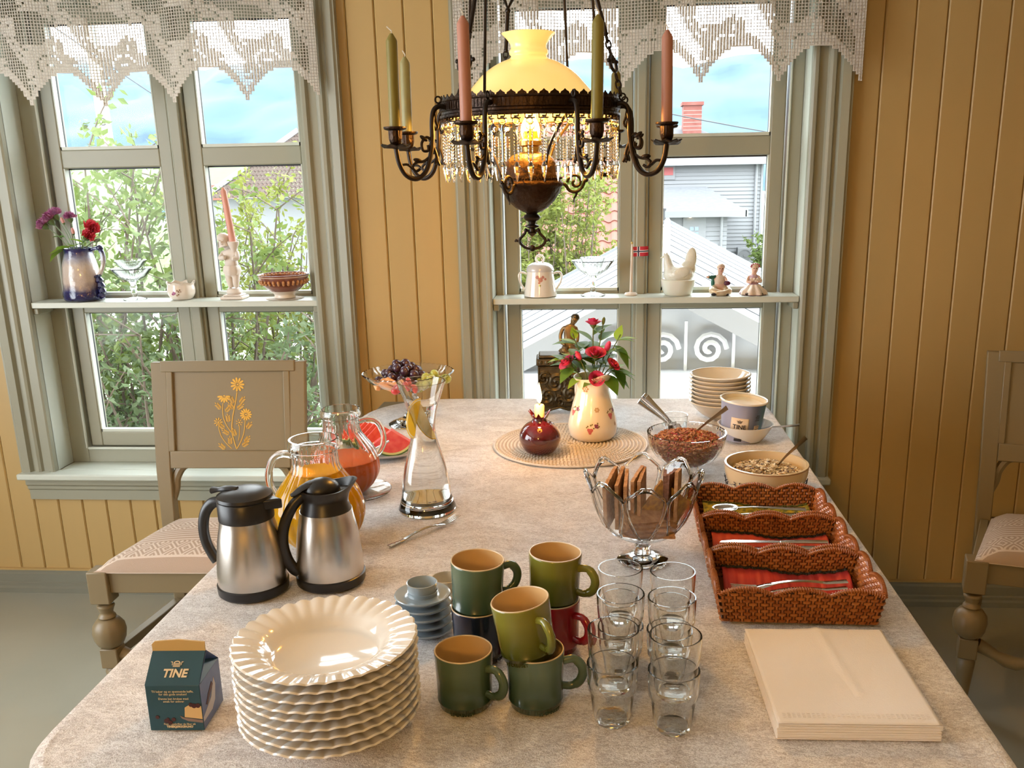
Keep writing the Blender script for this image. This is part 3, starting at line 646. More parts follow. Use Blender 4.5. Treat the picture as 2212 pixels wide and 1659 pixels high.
def rrect(t, inset):
    """closed outline of the cloth, t in 0..1; rounded corners"""
    pts = []
    for (cx_, cy_, r, a0) in ((TX1, TY1, .14, 0), (TX0, TY1, .24, 90), (TX0, TY0, .12, 180), (TX1, TY0, .08, 270)):
        ox = cx_ - r if cx_ == TX1 else cx_ + r; oy = cy_ - r if cy_ == TY1 else cy_ + r
        for i in range(15):
            a = R_(a0 + 90 * i / 14); pts.append((ox + (r + inset) * cos(a), oy + (r + inset) * sin(a), Vector((cos(a), sin(a), 0))))
    return pts
def resamp(pts, n):
    P_ = [Vector((p[0], p[1], 0)) for p in pts]; P_.append(P_[0]); d = [0]
    for i in range(len(P_) - 1): d.append(d[-1] + (P_[i + 1] - P_[i]).length)
    out = []; j = 0
    for i in range(n):
        s = d[-1] * i / n
        while d[j + 1] < s: j += 1
        out.append(P_[j].lerp(P_[j + 1], (s - d[j]) / max(d[j + 1] - d[j], 1e-9)))
    return out
cl = MB(); n = 240; out = resamp(rrect(0, 0), n); cen = Vector(((TX0 + TX1) / 2, (TY0 + TY1) / 2, 0)); rings = []
def crease(x, y):
    z = .0020 * NZ.noise(Vector((x * 5, y * 5, 0))) + .0012 * NZ.noise(Vector((x * 17, y * 9, 3)))
    return max(z, -.0018)
prof_ = [(-.012, 0), (.0, -.003), (.006, -.010), (.009, -.025), (.012, -.06), (.02, -.12), (.03, -.20), (.036, -.26)]
for k, (off, dz) in enumerate(prof_):
    ring = []
    for i, p in enumerate(out):
        a = out[(i + 1) % n] - out[i - 1]; nn = Vector((a.y, -a.x, 0)).normalized()
        if nn.dot(p - cen) < 0: nn = -nn
        fold = (sin(i * 2 * pi * 23 / n) * .5 + .5) * max(0, -dz - .02) * .16
        ring.append(p + nn * (off + fold) + Vector((0, 0, TZ + dz)))
    rings.append(ring)
vs = [v_ for r_ in rings for v_ in r_]; fs = []
for k in range(len(rings) - 1):
    for i in range(n): fs.append((k * n + i, k * n + (i + 1) % n, (k + 1) * n + (i + 1) % n, (k + 1) * n + i))
cl.add(vs, fs)
# top: radial grid from ring 0 to the middle
m_ = 40; base = 0
top = []
for k in range(1, m_):
    t = k / m_; st = len(cl.v)
    ring = []
    for i in range(n):
        p = rings[0][i]; q_ = Vector((p.x + (cen.x - p.x) * t, p.y + (cen.y - p.y) * t, 0)); zz = TZ + crease(q_.x, q_.y) * min(1, t * 8)
        ring.append((q_.x, q_.y, zz))
    cl.v += ring; top.append(st)
prev = 0
for st in top:
    for i in range(n): cl.f.append((prev + i, prev + (i + 1) % n, st + (i + 1) % n, st + i)); cl.m.append(0)
    prev = st
ci = len(cl.v); cl.v.append((cen.x, cen.y, TZ))
for i in range(n): cl.f.append((prev + i, prev + (i + 1) % n, ci)); cl.m.append(0)
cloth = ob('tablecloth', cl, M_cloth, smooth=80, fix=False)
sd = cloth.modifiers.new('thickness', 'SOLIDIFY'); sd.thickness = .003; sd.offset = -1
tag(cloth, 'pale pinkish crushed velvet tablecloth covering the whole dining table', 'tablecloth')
# ================================================================ chairs
M_chair = mat('taupe_chair_paint', (.205, .155, .082), .42, bump=(60, .06))
def seatmat():
    mt, nt, b = _nt('woven_band_upholstery'); N = nt.nodes; L = nt.links
    tc = N.new('ShaderNodeTexCoord'); sx = N.new('ShaderNodeSeparateXYZ'); L.new(tc.outputs['Object'], sx.inputs[0])
    def mth(op, a, b_=None):
        n = N.new('ShaderNodeMath'); n.operation = op
        for i, v in enumerate((a, b_)):
            if v is None: continue
            if isinstance(v, (int, float)): n.inputs[i].default_value = v
            else: L.new(v, n.inputs[i])
        return n.outputs[0]
    along = mth('SUBTRACT', sx.outputs['Y'], mth('MULTIPLY', sx.outputs['Z'], .9))
    # diamonds: |tri(x)| + |tri(y)| bands
    def tri(v, s): return mth('PINGPONG', mth('MULTIPLY', v, s), 1.0)
    dm = mth('ADD', tri(sx.outputs['X'], 38), tri(along, 30))
    rings = mth('GREATER_THAN', mth('SINE', mth('MULTIPLY', dm, 13.0)), .1)
    lines = mth('GREATER_THAN', mth('SINE', mth('MULTIPLY', along, 420)), .25)
    band = mth('GREATER_THAN', mth('SINE', mth('MULTIPLY', along, 42)), .15)
    mxx = N.new('ShaderNodeMix'); mxx.data_type = 'FLOAT'; L.new(band, mxx.inputs[0]); L.new(lines, mxx.inputs[2]); L.new(rings, mxx.inputs[3])
    mc = N.new('ShaderNodeMix'); mc.data_type = 'RGBA'; mc.inputs[6].default_value = (.40, .30, .23, 1); mc.inputs[7].default_value = (.62, .52, .44, 1); L.new(mxx.outputs[0], mc.inputs[0])
    L.new(mc.outputs[2], b.inputs['Base Color']); b.inputs['Roughness'].default_value = .9
    w = N.new('ShaderNodeTexNoise'); w.inputs['Scale'].default_value = 600; L.new(tc.outputs['Object'], w.inputs['Vector'])
    s2 = mth('ADD', mth('MULTIPLY', mxx.outputs[0], .6), w.outputs[0]); bpn = N.new('ShaderNodeBump'); bpn.inputs['Strength'].default_value = .5; bpn.inputs['Distance'].default_value = .002; L.new(s2, bpn.inputs['Height']); L.new(bpn.outputs[0], b.inputs['Normal'])
    return mt
M_seat = seatmat(); M_gold = mat('golden_flower_paint', (.66, .36, .035), .5)
def chair(loc, label, rz=0):
    t = thing('dining_chair', label, 'chair', loc, rz, 'painted dining chairs')
    yf, yb = -.17, .17; fw, bw = .245, .195
    for s in (-1, 1):      # turned front legs
        l = MB(); l.box(s * fw - .027, s * fw + .027, yf - .027, yf + .027, .36, .452)
        l.lathe([(.020, .352), (.024, .346), (.020, .338), (.016, .325), (.022, .318), (.024, .312)], 16, (s * fw, yf, 0))
        l.lathe([(.018, .312), (.030, .305), (.040, .290), (.043, .270), (.040, .250), (.034, .236), (.024, .228), (.018, .224)], 32, (s * fw, yf, 0), fl=lambda th, i, r, z: (r * (1 + .05 * (abs(cos(th * 6)) ** .5 - .6) * (1 if .238 < z < .305 else 0)), z))
        l.box(s * fw - .024, s * fw + .024, yf - .024, yf + .024, .168, .226)
        l.lathe([(.018, .168), (.025, .155), (.022, .12), (.016, .05), (.022, .03), (.024, 0)], 16, (s * fw, yf, 0))
        ob('front_leg', l, M_chair, t, bevel=.003)
        p = MB(); yt = yb + .07
        vs = []
        for (z, yy, w_, d) in ((0, yb + .03, .017, .018), (.2, yb + .005, .018, .018), (.44, yb, .02, .02), (.62, yb + .012, .022, .014), (.93, yt, .024, .011)):
            xc = s * (bw + .012 * z / .93)
            vs += [(xc - w_, yy - d, z), (xc + w_, yy - d, z), (xc + w_, yy + d, z), (xc - w_, yy + d, z)]
        fs = [(3, 2, 1, 0), (16, 17, 18, 19)]
        for k in range(4):
            for i in range(4): fs.append((k * 4 + i, k * 4 + (i + 1) % 4, k * 4 + 4 + (i + 1) % 4, k * 4 + 4 + i))
        p.add(vs, fs); ob('rear_post', p, M_chair, t, bevel=.003)
        # side rail, side stretcher, carved bracket under the back panel
        def rail(z0, z1, hw, nm):
            a = Vector((s * fw, yf, 0)); b_ = Vector((s * bw, yb, 0)); d = (b_ - a).normalized(); sd_ = Vector((-d.y, d.x, 0)) * hw; a = a + d * .022; b_ = b_ - d * .02
            vs = [q_ + o_ + Vector((0, 0, z)) for z in (z0, z1) for q_, o_ in ((a, sd_), (a, -sd_), (b_, -sd_), (b_, sd_))]
            ob(nm, MB().add(vs, [(3, 2, 1, 0), (4, 5, 6, 7), (0, 1, 5, 4), (1, 2, 6, 5), (2, 3, 7, 6), (3, 0, 4, 7)]), M_chair, t, bevel=.003)
        rail(.385, .448, .012, 'side_rail'); rail(.185, .212, .014, 'stretcher')
        br = MB(); pts = spline([(s * (bw - .005), yb + .012, .515), (s * (bw - .018), yb + .014, .555), (s * (bw - .022), yb + .016, .59), (s * (bw - .045), yb + .02, .625), (s * (bw - .085), yb + .022, .632), (s * (bw - .115), yb + .022, .628), (s * (bw - .13), yb + .022, .640)], 5)
        br.tube(pts, [.008 + .006 * sin(pi * i / (len(pts) - 1)) for i in range(len(pts))], 8)
        ob('carved_bracket', br, M_chair, t)
    ob('front_rail', MB().box(-fw + .026, fw - .026, yf - .014, yf + .014, .388, .448), M_chair, t, bevel=.003)
    ob('back_rail', MB().box(-bw + .015, bw - .015, yb - .012, yb + .012, .388, .448), M_chair, t, bevel=.003)
    st = MB(); pts = [(x_ * fw / 10, yf + .004, .197 + .022 * cos(x_ * pi / 5) - .012 + .018 * math.exp(-(x_ / 1.5) ** 2)) for x_ in range(-9, 10)]
    st.tube(pts, [.013 + .006 * abs(cos(i * .9)) for i in range(len(pts))], 10); ob('carved_stretcher', st, M_chair, t)
    # upholstered seat pad
    pad = MB(); nu, nv = 14, 14
    def pf(u, v):
        y = yf - .022 + (yb - yf + .005) * v; hw = (fw + .008) + (bw - .03 - fw) * v * .9
        x = -hw + 2 * hw * u; e = min(1, 9 * min(u, 1 - u)) ** .5 * min(1, 9 * min(v, 1 - v)) ** .5
        return (x, y, .452 + .030 * e + .018 * (1 - (2 * u - 1) ** 2) * (1 - (2 * v - 1) ** 2))
    pad.grid(pf, 28, 28)
    bvs = [pf(i / 28, 0) for i in range(29)] + [pf(1, i / 28) for i in range(1, 29)] + [pf(1 - i / 28, 1) for i in range(1, 29)] + [pf(0, 1 - i / 28) for i in range(1, 28)]
    k = len(bvs); pad.add([(x_, y_, .449) for x_, y_, z_ in bvs], [tuple(range(k))]); pad.add([p_ for p_ in bvs] + [(x_, y_, .449) for x_, y_, z_ in bvs], [(i, (i + 1) % k, k + (i + 1) % k, k + i) for i in range(k)])
    ob('seat_pad', pad, M_seat, t, smooth=60)
    # back panel: frame with a sunk field
    lean = math.atan2(.058, .31); Mb = Matrix.Translation((0, yb + .012, .62)) @ Matrix.Rotation(-lean, 4, 'X')
    hw = bw + .006; f_ = MB(); d0, d1 = -.014, .010
    f_.box(-hw, hw, d0, d1, .285, .318, M=Mb); f_.box(-hw + .02, hw - .02, d0, d1, .0, .052, M=Mb)
    f_.box(-hw + .016, -hw + .036, d0 + .0005, d1, .05, .287, M=Mb); f_.box(hw - .036, hw - .016, d0 + .0005, d1, .05, .287, M=Mb)
    ob('back_frame', f_, M_chair, t, bevel=.003)
    ob('back_panel', MB().box(-hw + .03, hw - .03, -.006, .004, .045, .29, M=Mb), M_chair, t)
    # painted golden flowers
    g = MB(); Mf = Mb @ Matrix.Translation((.015, -.0064, .055)) @ Matrix.Rotation(pi / 2, 4, 'X'); th = .0006; U = .213 / 770.0
    def T(px, py): return ((px - 855) * U, (995 - py) * U)
    def stroke(pts, w_):
        pp = sp2([T(*p) for p in pts], 4)
        for (xa, ya), (xb, yb_) in zip(pp[:-1], pp[1:]):
            d = Vector((xb - xa, yb_ - ya)); 
            if d.length < 1e-6: continue
            d.normalize(); nx_, ny_ = -d.y * w_, d.x * w_; g.prism([(xa - nx_, ya - ny_), (xb - nx_, yb_ - ny_), (xb + nx_, yb_ + ny_), (xa + nx_, ya + ny_)], th, Mf)
    def petal(px, py, ang, ln, wd_):
        x_, y_ = T(px, py); c, s_ = cos(ang), sin(ang); pl = []
        for k in range(8):
            a = 2 * pi * k / 8; lx = ln * (.5 + .5 * cos(a)); ly = wd_ * sin(a) * (.7 + .3 * cos(a)); pl.append((x_ + c * lx - s_ * ly, y_ + s_ * lx + c * ly))
        g.prism(pl, th, Mf)
    for px, py, rad, n_, a0, a1 in ((900, 300, 75, 11, 0, 2 * pi), (750, 420, 72, 7, pi * 1.05, 1.95 * pi), (980, 620, 62, 13, 0, 2 * pi), (678, 700, 42, 9, 0, 2 * pi), (905, 705, 30, 7, 0, 2 * pi)):
        for k in range(n_):
            a = a0 + (a1 - a0) * k / (n_ if a1 - a0 > 6 else n_ - 1); petal(px + 14 * cos(a), py - 14 * sin(a), a, rad * U * .85, rad * U * .20)
        petal(px - 10, py, 0, 22 * U, 11 * U)
    stroke([(893, 380), (870, 500), (835, 650), (822, 800), (850, 930), (868, 990)], 4.5 * U); stroke([(735, 495), (730, 620), (760, 720), (815, 810)], 3.5 * U)
    stroke([(970, 680), (955, 800), (920, 900), (872, 985)], 3.5 * U); stroke([(678, 750), (700, 840), (750, 920), (815, 985)], 3.5 * U); stroke([(905, 740), (903, 830), (890, 900)], 3 * U)
    for px, py, a in ((850, 500, 2.0), (845, 560, 2.2), (890, 560, .6), (920, 500, .9), (710, 560, 2.3), (760, 590, .8), (740, 770, 2.4), (790, 830, 2.6), (860, 850, 1.9), (985, 770, .9), (930, 960, .6), (960, 920, .9), (740, 990, 2.4), (800, 940, 1.6), (790, 700, 1.7)):
        for k in range(4):
            q0 = (px + 16 * k * cos(a), py - 16 * k * sin(a)); petal(q0[0], q0[1], a + .8, 34 * U, 6 * U); petal(q0[0], q0[1], a - .8, 34 * U, 6 * U)
        petal(px + 64 * cos(a), py - 64 * sin(a), a, 30 * U, 6 * U)
    ob('painted_flowers', g, M_gold, t, smooth=0, fix=False)
    return t
c1 = chair((-1.10, 2.355, 0), 'taupe painted chair with golden flowers on its back, beside the juice jugs', R_(1.5))
c2 = dup(c1, (1.257, 2.416, 0), (0, 0, R_(-16)), 'taupe painted chair with patterned seat standing by the plain yellow wall')
# ================================================================ hanging oil lamp
LX, LY = -0.149, 1.92
M_brz = mat('dark_antique_bronze', (.024, .013, .009), .36, .8, var=(30, (.055, .030, .017), .25), bump=(90, .8), bdist=.004)
M_brzd = mat('blackened_iron', (.03, .022, .018), .4, .8)
M_shade = mat('lit_opal_glass_shade', (.85, .66, .30), .25, emit=((1.0, .62, .17), .62), coat=.5)
M_cryst = real_glass('crystal', (1, 1, 1), 1.52)
LA = thing('hanging_oil_lamp', 'antique bronze hanging lamp with opal shade, crystal prisms and candle arms', 'lamp', (LX, LY, 0))
ring = MB(); rr = .175
ring.lathe([(rr - .004, 1.553), (rr, 1.553), (rr + .004, 1.556), (rr + .003, 1.560), (rr, 1.562), (rr, 1.566), (rr + .003, 1.568), (rr + .003, 1.583), (rr + .005, 1.585), (rr + .004, 1.588), (rr - .002, 1.588), (rr - .004, 1.585)], 96, caps=False)
ring.f += [(i * 12 + 11, ((i + 1) % 96) * 12 + 11, ((i + 1) % 96) * 12, i * 12) for i in range(96)]; ring.m += [0] * 96
for i in range(140):
    a = 2 * pi * i / 140; M = Matrix.Rotation(a, 4, 'Z'); ring.box(rr + .0025, rr + .0042, -.0013, .0013, 1.5685, 1.5825, M=M)
ob('ring_band', ring, M_brz, LA)
for i in range(56):
    a = 2 * pi * i / 56; M = Matrix.Rotation(a, 4, 'Z') @ Matrix.Translation((rr, 0, 1.588)) @ Matrix.Rotation(pi / 2, 4, 'Z') @ Matrix.Rotation(pi / 2, 4, 'X')
    if i == 0: cre = MB().prism([(-.0085, 0), (.0085, 0), (.0078, .003), (.003, .0055), (0, .0085), (-.003, .0055), (-.0078, .003)], .002); creme = cre.mesh('cresting_tooth', M_brz, 0)
    o = link('cresting_tooth', creme, LA); o.matrix_local = M
gk = MB()
for i in range(44):
    a = 2 * pi * (i + .5) / 44; M = Matrix.Rotation(a, 4, 'Z')
    for y0, y1, z0, z1 in ((-.009, -.007, 1.547, 1.557), (-.009, .006, 1.555, 1.557), (.004, .006, 1.549, 1.557), (-.003, .006, 1.549, 1.551), (-.009, .010, 1.5455, 1.5475)): gk.box(rr - .001, rr + .003, y0, y1, z0, z1, M=M)
ob('greek_key_edge', gk, M_brz, LA, smooth=0)
sh_ = [(.166, 1.556), (.158, 1.568), (.142, 1.584), (.125, 1.600), (.109, 1.618), (.094, 1.634), (.076, 1.648), (.056, 1.659), (.040, 1.665), (.035, 1.670), (.038, 1.674), (.038, 1.680), (.035, 1.684), (.036, 1.692), (.042, 1.701), (.050, 1.709), (.0525, 1.712)]
pr = sp2(sh_, 3); pr = pr + [(r_ - .0035, z_) for r_, z_ in pr[::-1]]
sm = MB(); sm.lathe(pr, 64, caps=False); k = len(pr); sm.f += [(i * k + k - 1, ((i + 1) % 64) * k + k - 1, ((i + 1) % 64) * k, i * k) for i in range(64)]; sm.m += [0] * 64
ob('lamp_shade', sm, M_shade, LA, smooth=60)
# oil font, burner and finial
fo = MB()
fprof = [(0, 1.366), (.010, 1.367), (.012, 1.371), (.020, 1.374), (.034, 1.382), (.047, 1.395), (.056, 1.410), (.060, 1.420), (.064, 1.424), (.065, 1.429), (.062, 1.433), (.060, 1.437), (.061, 1.441), (.058, 1.446), (.056, 1.458), (.050, 1.472), (.038, 1.484), (.020, 1.490), (0, 1.491)]
fo.lathe(fprof, 64, fl=lambda th, i, r, z: (r * (1 + (.022 * sin(th * 9 + z * 300) * sin(z * 420) if z < 1.418 else (.014 * sin(th * 14) if 1.446 < z < 1.48 else 0))), z))
fnt = ob('oil_font', fo, M_brz, LA, smooth=60)
bd = MB()
for i in range(64):
    a = 2 * pi * i / 64; bd.ball((.0615 * cos(a), .0615 * sin(a), 1.439), .0022, 6, 4)
ob('bead_trim', bd, M_brz, fnt)
bu = MB(); bu.lathe([(.016, 1.489), (.018, 1.50), (.024, 1.503), (.024, 1.512), (.016, 1.516), (.014, 1.53), (.008, 1.534), (0, 1.534)], 24); ob('burner', bu, mat('brass_burner', (.6, .38, .10), .25, .95), LA)
ob('chimney_glass', MB().lathe([(.022, 1.514), (.026, 1.53), (.024, 1.56), (.018, 1.60), (.017, 1.67), (.0155, 1.67), (.0165, 1.60), (.0225, 1.56), (.0245, 1.53), (.0205, 1.514)], 24, caps=False), thin_glass('lamp_chimney_glass', (1, .96, .88), .03, .4), LA)
ob('flame_bulb', MB().ball((0, 0, 1.555), (.012, .012, .022), 12, 8), mat('glowing_bulb', (1, .8, .4), .4, emit=((1, .62, .22), 4)), LA)
fi = MB(); fi.lathe([(.006, 1.372), (.016, 1.366), (.018, 1.362), (.014, 1.357), (.008, 1.354), (.007, 1.349), (.014, 1.346), (.014, 1.343), (.006, 1.340), (.0065, 1.334), (.010, 1.331), (.004, 1.326), (0, 1.322)], 20)
for s in (-1, 1):
    fi.tube(spline([(0, 0, 1.333), (s * .012, 0, 1.336), (s * .015, 0, 1.331), (s * .018, 0, 1.327), (s * .026, 0, 1.318), (s * .024, 0, 1.309), (s * .013, 0, 1.301), (0, 0, 1.299)], 5), .0030, 7)
    fi.tube(spline([(s * .025, 0, 1.317), (s * .031, 0, 1.315), (s * .033, 0, 1.318), (s * .036, 0, 1.3135)], 4), [.0026] * 8 + [.002] * 5, 6)
    fi.ball((s * .013, 0, 1.337), .004, 8, 6)
fi.ball((0, 0, 1.300), (.006, .005, .007), 8, 6); ob('ring_finial', fi, M_brzd, LA)
def scroll(ang, nm):
    M = Matrix.Rotation(ang, 4, 'Z'); s = MB()
    sp_ = [(.062, 1.428), (.070, 1.424), (.077, 1.414), (.089, 1.411), (.101, 1.418), (.108, 1.432), (.110, 1.436)]
    s.tube([M @ Vector((a, 0, z)) for a, z in sp2(sp_, 4)], .0032, 7)
    s.tube([M @ Vector((.089 + .0165 * (1 - t / 22) * cos(pi + t * .42), 0, 1.430 + .0165 * (1 - t / 22) * sin(pi - t * .42))) for t in range(19)], .0028, 7)
    s.tube([M @ Vector((a, 0, z)) for a, z in sp2([(.092, 1.411), (.090, 1.404), (.086, 1.398), (.086, 1.390)], 4)], [.003 - .002 * i / 12 for i in range(13)], 6)
    s.ball(M @ Vector((.111, 0, 1.434)), .0045, 8, 6); ob(nm, s, M_brzd, LA)
for a in (4, 124, 244): scroll(R_(a), 'font_scroll')
for a in (60, 180, 300):
    A_ = R_(a); M = Matrix.Rotation(A_, 4, 'Z'); ob('font_strut', MB().tube([M @ Vector(p) for p in spline([(.172, 0, 1.556), (.140, 0, 1.545), (.085, 0, 1.50), (.066, 0, 1.46), (.06, 0, 1.43)], 5)], .003, 6), M_brzd, LA)
# crystal strands: octagon bead, faceted bar, spear point
bead = MB(); oc = [(.0078 * cos(pi / 8 + k * pi / 4), .0078 * sin(pi / 8 + k * pi / 4)) for k in range(8)]
vs = [(x, -.0022, z) for x, z in oc] + [(x * .55, -.0045, z * .55) for x, z in oc] + [(x, .0022, z) for x, z in oc] + [(x * .55, .0045, z * .55) for x, z in oc]
bead.add(vs, [tuple(range(8, 16)), tuple(range(24, 32))] + [(i, (i + 1) % 8, 8 + (i + 1) % 8, 8 + i) for i in range(8)] + [(16 + i, 16 + (i + 1) % 8, 24 + (i + 1) % 8, 24 + i) for i in range(8)] + [(i, (i + 1) % 8, 16 + (i + 1) % 8, 16 + i) for i in range(8)])
bead_me = bead.mesh('bead', M_cryst, 0)
bar = MB(); nb2 = 9; vs = []; fs = []
for i in range(nb2 * 2 + 1):
    z = -.055 * i / (nb2 * 2); w = .0056 if i % 2 == 0 else .0047
    vs += [(-w, 0, z), (-.0026, -.0034, z), (.0026, -.0034, z), (w, 0, z), (.0026, .0034, z), (-.0026, .0034, z)]
for i in range(nb2 * 2):
    for k in range(6): fs.append((i * 6 + k, i * 6 + (k + 1) % 6, i * 6 + 6 + (k + 1) % 6, i * 6 + 6 + k))
fs += [tuple(range(6)), tuple(range(nb2 * 12, nb2 * 12 + 6))]
bar.add(vs, fs); bar_me = bar.mesh('crystal_strand', M_cryst, 0)
sp_ = MB(); sp_.lathe([(0, 0), (.003, -.001), (.0062, -.009), (.0045, -.020), (.0008, -.036), (0, -.0365)], 6, caps=False); spear_me = sp_.mesh('spear', M_cryst, 0)
wire_me = MB().tube([(0, 0, 0), (0, 0, -.010)], .0006, 4).mesh('hook_wire', M_brzd, 0)
NS = 42
for i in range(NS):
    a = 2 * pi * i / NS; rj = random.uniform(-.12, .12)
    b0 = link('crystal_strand', bar_me, LA, ((rr - .004) * cos(a), (rr - .004) * sin(a), 1.5265), (random.uniform(-.03, .03), 0, a + pi / 2 + rj * 3))
    link('bead', bead_me, b0, (0, 0, .0155), (0, 0, rj)); link('spear', spear_me, b0, (0, 0, -.056), (0, 0, rj)); link('hook_wire', wire_me, b0, (0, 0, .007))
# candle arms
arm = MB()
ap = [(.174, .039), (.190, .040), (.200, .032), (.204, .012), (.205, -.02), (.210, -.05), (.221, -.079), (.239, -.092), (.259, -.086), (.272, -.064), (.277, -.036)]
def rad(pts, r, n=9, flat=1): arm.tube([(x, 0, z) for x, z in sp2(pts, 5)], r, n, flat=flat)
rad(ap, .0048)
rad([(.200, .030), (.196, .012), (.193, .004), (.197, -.002), (.201, .004)], .0026)
rad([(.206, -.022), (.216, -.016), (.226, -.026), (.224, -.040), (.214, -.040), (.214, -.030)], .0028)
rad([(.212, -.052), (.224, -.060), (.238, -.062), (.246, -.070), (.240, -.078), (.232, -.074)], .0028)
rad([(.205, -.03), (.199, -.045), (.196, -.060), (.192, -.068)], .0030)
rad([(.246, -.074), (.256, -.066), (.266, -.066)], .0024)
for x, z, a in ((.222, -.018, .6), (.236, -.058, .2), (.198, -.058, -1.2)): arm.ball((x, 0, z), (.009, .0035, .004), 8, 6, M=Matrix.Rotation(-a, 4, 'Y'))
arm.tube([(.190 + .006 * cos(t), 0, .052 + .006 * sin(t)) for t in [k * 2 * pi / 12 for k in range(12)]], .0018, 6, closed=True)
arm_me = arm.mesh('candle_arm', M_brzd, 50)
pan = MB(); pan.lathe([(0, -.038), (.008, -.036), (.024, -.0335), (.028, -.031), (.027, -.0295), (.010, -.031), (0, -.031)], 32, fl=lambda th, i, r, z: (r * (1 + (.06 * sin(8 * th) if r > .02 else 0)), z + (.002 * sin(8 * th) if r > .02 else 0)))
pan_me = pan.mesh('drip_pan', M_brzd, 50)
cup = MB(); cup.lathe([(.005, -.032), (.010, -.027), (.0125, -.018), (.0125, -.004), (.020, -.002), (.022, .001), (.0215, .003), (.0115, .003), (.0115, -.012), (0, -.012)], 32, fl=lambda th, i, r, z: (r * (1 + (.05 * cos(14 * th) if .010 <= r <= .0126 and z < -.003 else 0)), z))
cup_me = cup.mesh('candle_cup', M_brz, 50)
M_green = mat('olive_green_wax', (.20, .165, .028), .45, sss=.1); M_pink = mat('dusty_pink_wax', (.44, .195, .135), .45, sss=.1); M_pgreen = mat('pale_green_wax', (.30, .27, .11), .45, sss=.1)
M_wick = mat('white_wick', (.7, .66, .58), .9)
OFF = 6.0
cand = {0: ('dusty pink', M_pink, .175, 'in the arm farthest toward the yellow wall'), 1: ('olive green', M_green, .180, 'in the near arm in front of the shade, beside the chains'), 2: ('dusty pink', M_pink, .182, 'in front of the shade, nearer the flowered chair'), 3: ('olive green', M_green, .176, 'with bent white wick outermost by the narrow wall'), 4: ('pale green', M_pgreen, .160, 'hidden half behind the olive candle by the narrow yellow wall'), 6: ('olive green', M_green, .140, 'in the far arm behind the chain'), 7: ('olive green', M_green, .165, 'just behind the outermost pink candle'), 5: ('pale green', M_pgreen, .12, 'in the far arm hidden behind the opal shade')}
for k in range(8):
    a = R_((-17, -61, -109, -152, 163, 118, 52, 9)[k]); Rc = .277
    ar = link('candle_arm', arm_me, LA, (0, 0, 1.535), (0, 0, a))
    link('drip_pan', pan_me, ar, (Rc, 0, 0)); link('candle_cup', cup_me, ar, (Rc, 0, 0))
    nm, mt, hh, where = cand[k]
    t = thing('taper_candle', '%s taper candle %s' % (nm, where), 'candle', (LX + Rc * cos(a), LY + Rc * sin(a), 1.523), 0, 'taper candles on the hanging lamp')
    ob('wax', MB().lathe([(0, 0), (.0105, 0), (.0105, hh - .012), (.0098, hh - .009), (.003, hh + .002), (0, hh + .002)], 20), mt, t)
    ob('wick', MB().tube([(0, 0, hh), (.001, 0, hh + .006), (-.004 if k != 3 else -.008, 0, hh + .014)], .0012, 5), M_wick, t)
    t.rotation_euler = (random.uniform(-.015, .015), random.uniform(-.02, .02), 0)
# suspension chains
def chain(p0, p1, nm):
    p0 = Vector(p0); p1 = Vector(p1); d = (p1 - p0); Ln = d.length; d.normalize(); c = ob_(nm)
    q = d.to_track_quat('Z', 'Y').to_matrix().to_4x4()
    def F(s): return Matrix.Translation(p0 + d * s) @ q
    def linkm(s, ln, w, turn):
        M = F(s) @ Matrix.Rotation(turn, 4, 'Z'); c.tube([M @ Vector((w * cos(t), 0, ln * sin(t))) for t in [k * 2 * pi / 14 for k in range(14)]], .0017, 6, closed=True)
    for k in range(3): linkm(.006 + k * .013, .0085, .005, k * pi / 2)
    M = F(.060)           # open trefoil
    for s in (-1, 1):
        c.tube([M @ Vector(p) for p in spline([(0, 0, -.016), (s * .012, 0, -.013), (s * .016, 0, -.004), (s * .014, 0, .006), (s * .004, 0, .014), (0, 0, .015)], 5)], .0030, 7)
        c.ball(M @ Vector((s * .021, 0, .003)), .0042, 8, 6); c.tube([M @ Vector((s * .0, 0, .012)), M @ Vector((s * .005, 0, .004)), M @ Vector((s * .001, 0, .0))], .002, 6)
    for k in range(3): linkm(.082 + k * .012, .008, .005, k * pi / 2)
    c.tube([p0 + d * .112, p0 + d * .19], .0042, 8); c.ball(p0 + d * .114, .005, 8, 6)
    M = F(.215)
    c.tube([M @ Vector(p) for p in ((0, 0, -.02), (.010, 0, 0), (0, 0, .02), (-.010, 0, 0))], .0042, 7, closed=True)
    for s in (-1, 1): c.ball(M @ Vector((s * .014, 0, .002)), .005, 8, 6)
    for s in (-.024, .024): c.ball(M @ Vector((0, 0, s)), .006, 8, 6)
    c.tube([p0 + d * .238, p1], .0045, 8)
    return c
def ob_(n): return MB()
CZ = 2.16
for a, nm in ((R_(-128), 'chain'), (R_(-20), 'chain'), (R_(112), 'chain')):
    ob('suspension_chain', chain((.19 * cos(a), .19 * sin(a), 1.590), (.03 * cos(a), .03 * sin(a), CZ), nm), M_brzd, LA)
for a in (-118, 150, 62, -28):
    A_ = R_(a); ob('lift_rod', MB().tube([(.155 * cos(A_), .155 * sin(A_), 1.588), (.155 * cos(A_) * .72, .155 * sin(A_) * .72, CZ)], .0028, 8), M_brzd, LA)
cr = MB(); cr.lathe([(.0, CZ - .02), (.11, CZ - .012), (.125, CZ + .01), (.09, CZ + .02), (.03, CZ + .05), (.012, CZ + .09), (.012, 2.46), (.05, 2.47), (.06, 2.499), (0, 2.499)], 32); ob('ceiling_crown', cr, M_brz, LA)
lamp('oil_lamp_light', (LX, LY, 1.535), 24.0, WARM, .03)
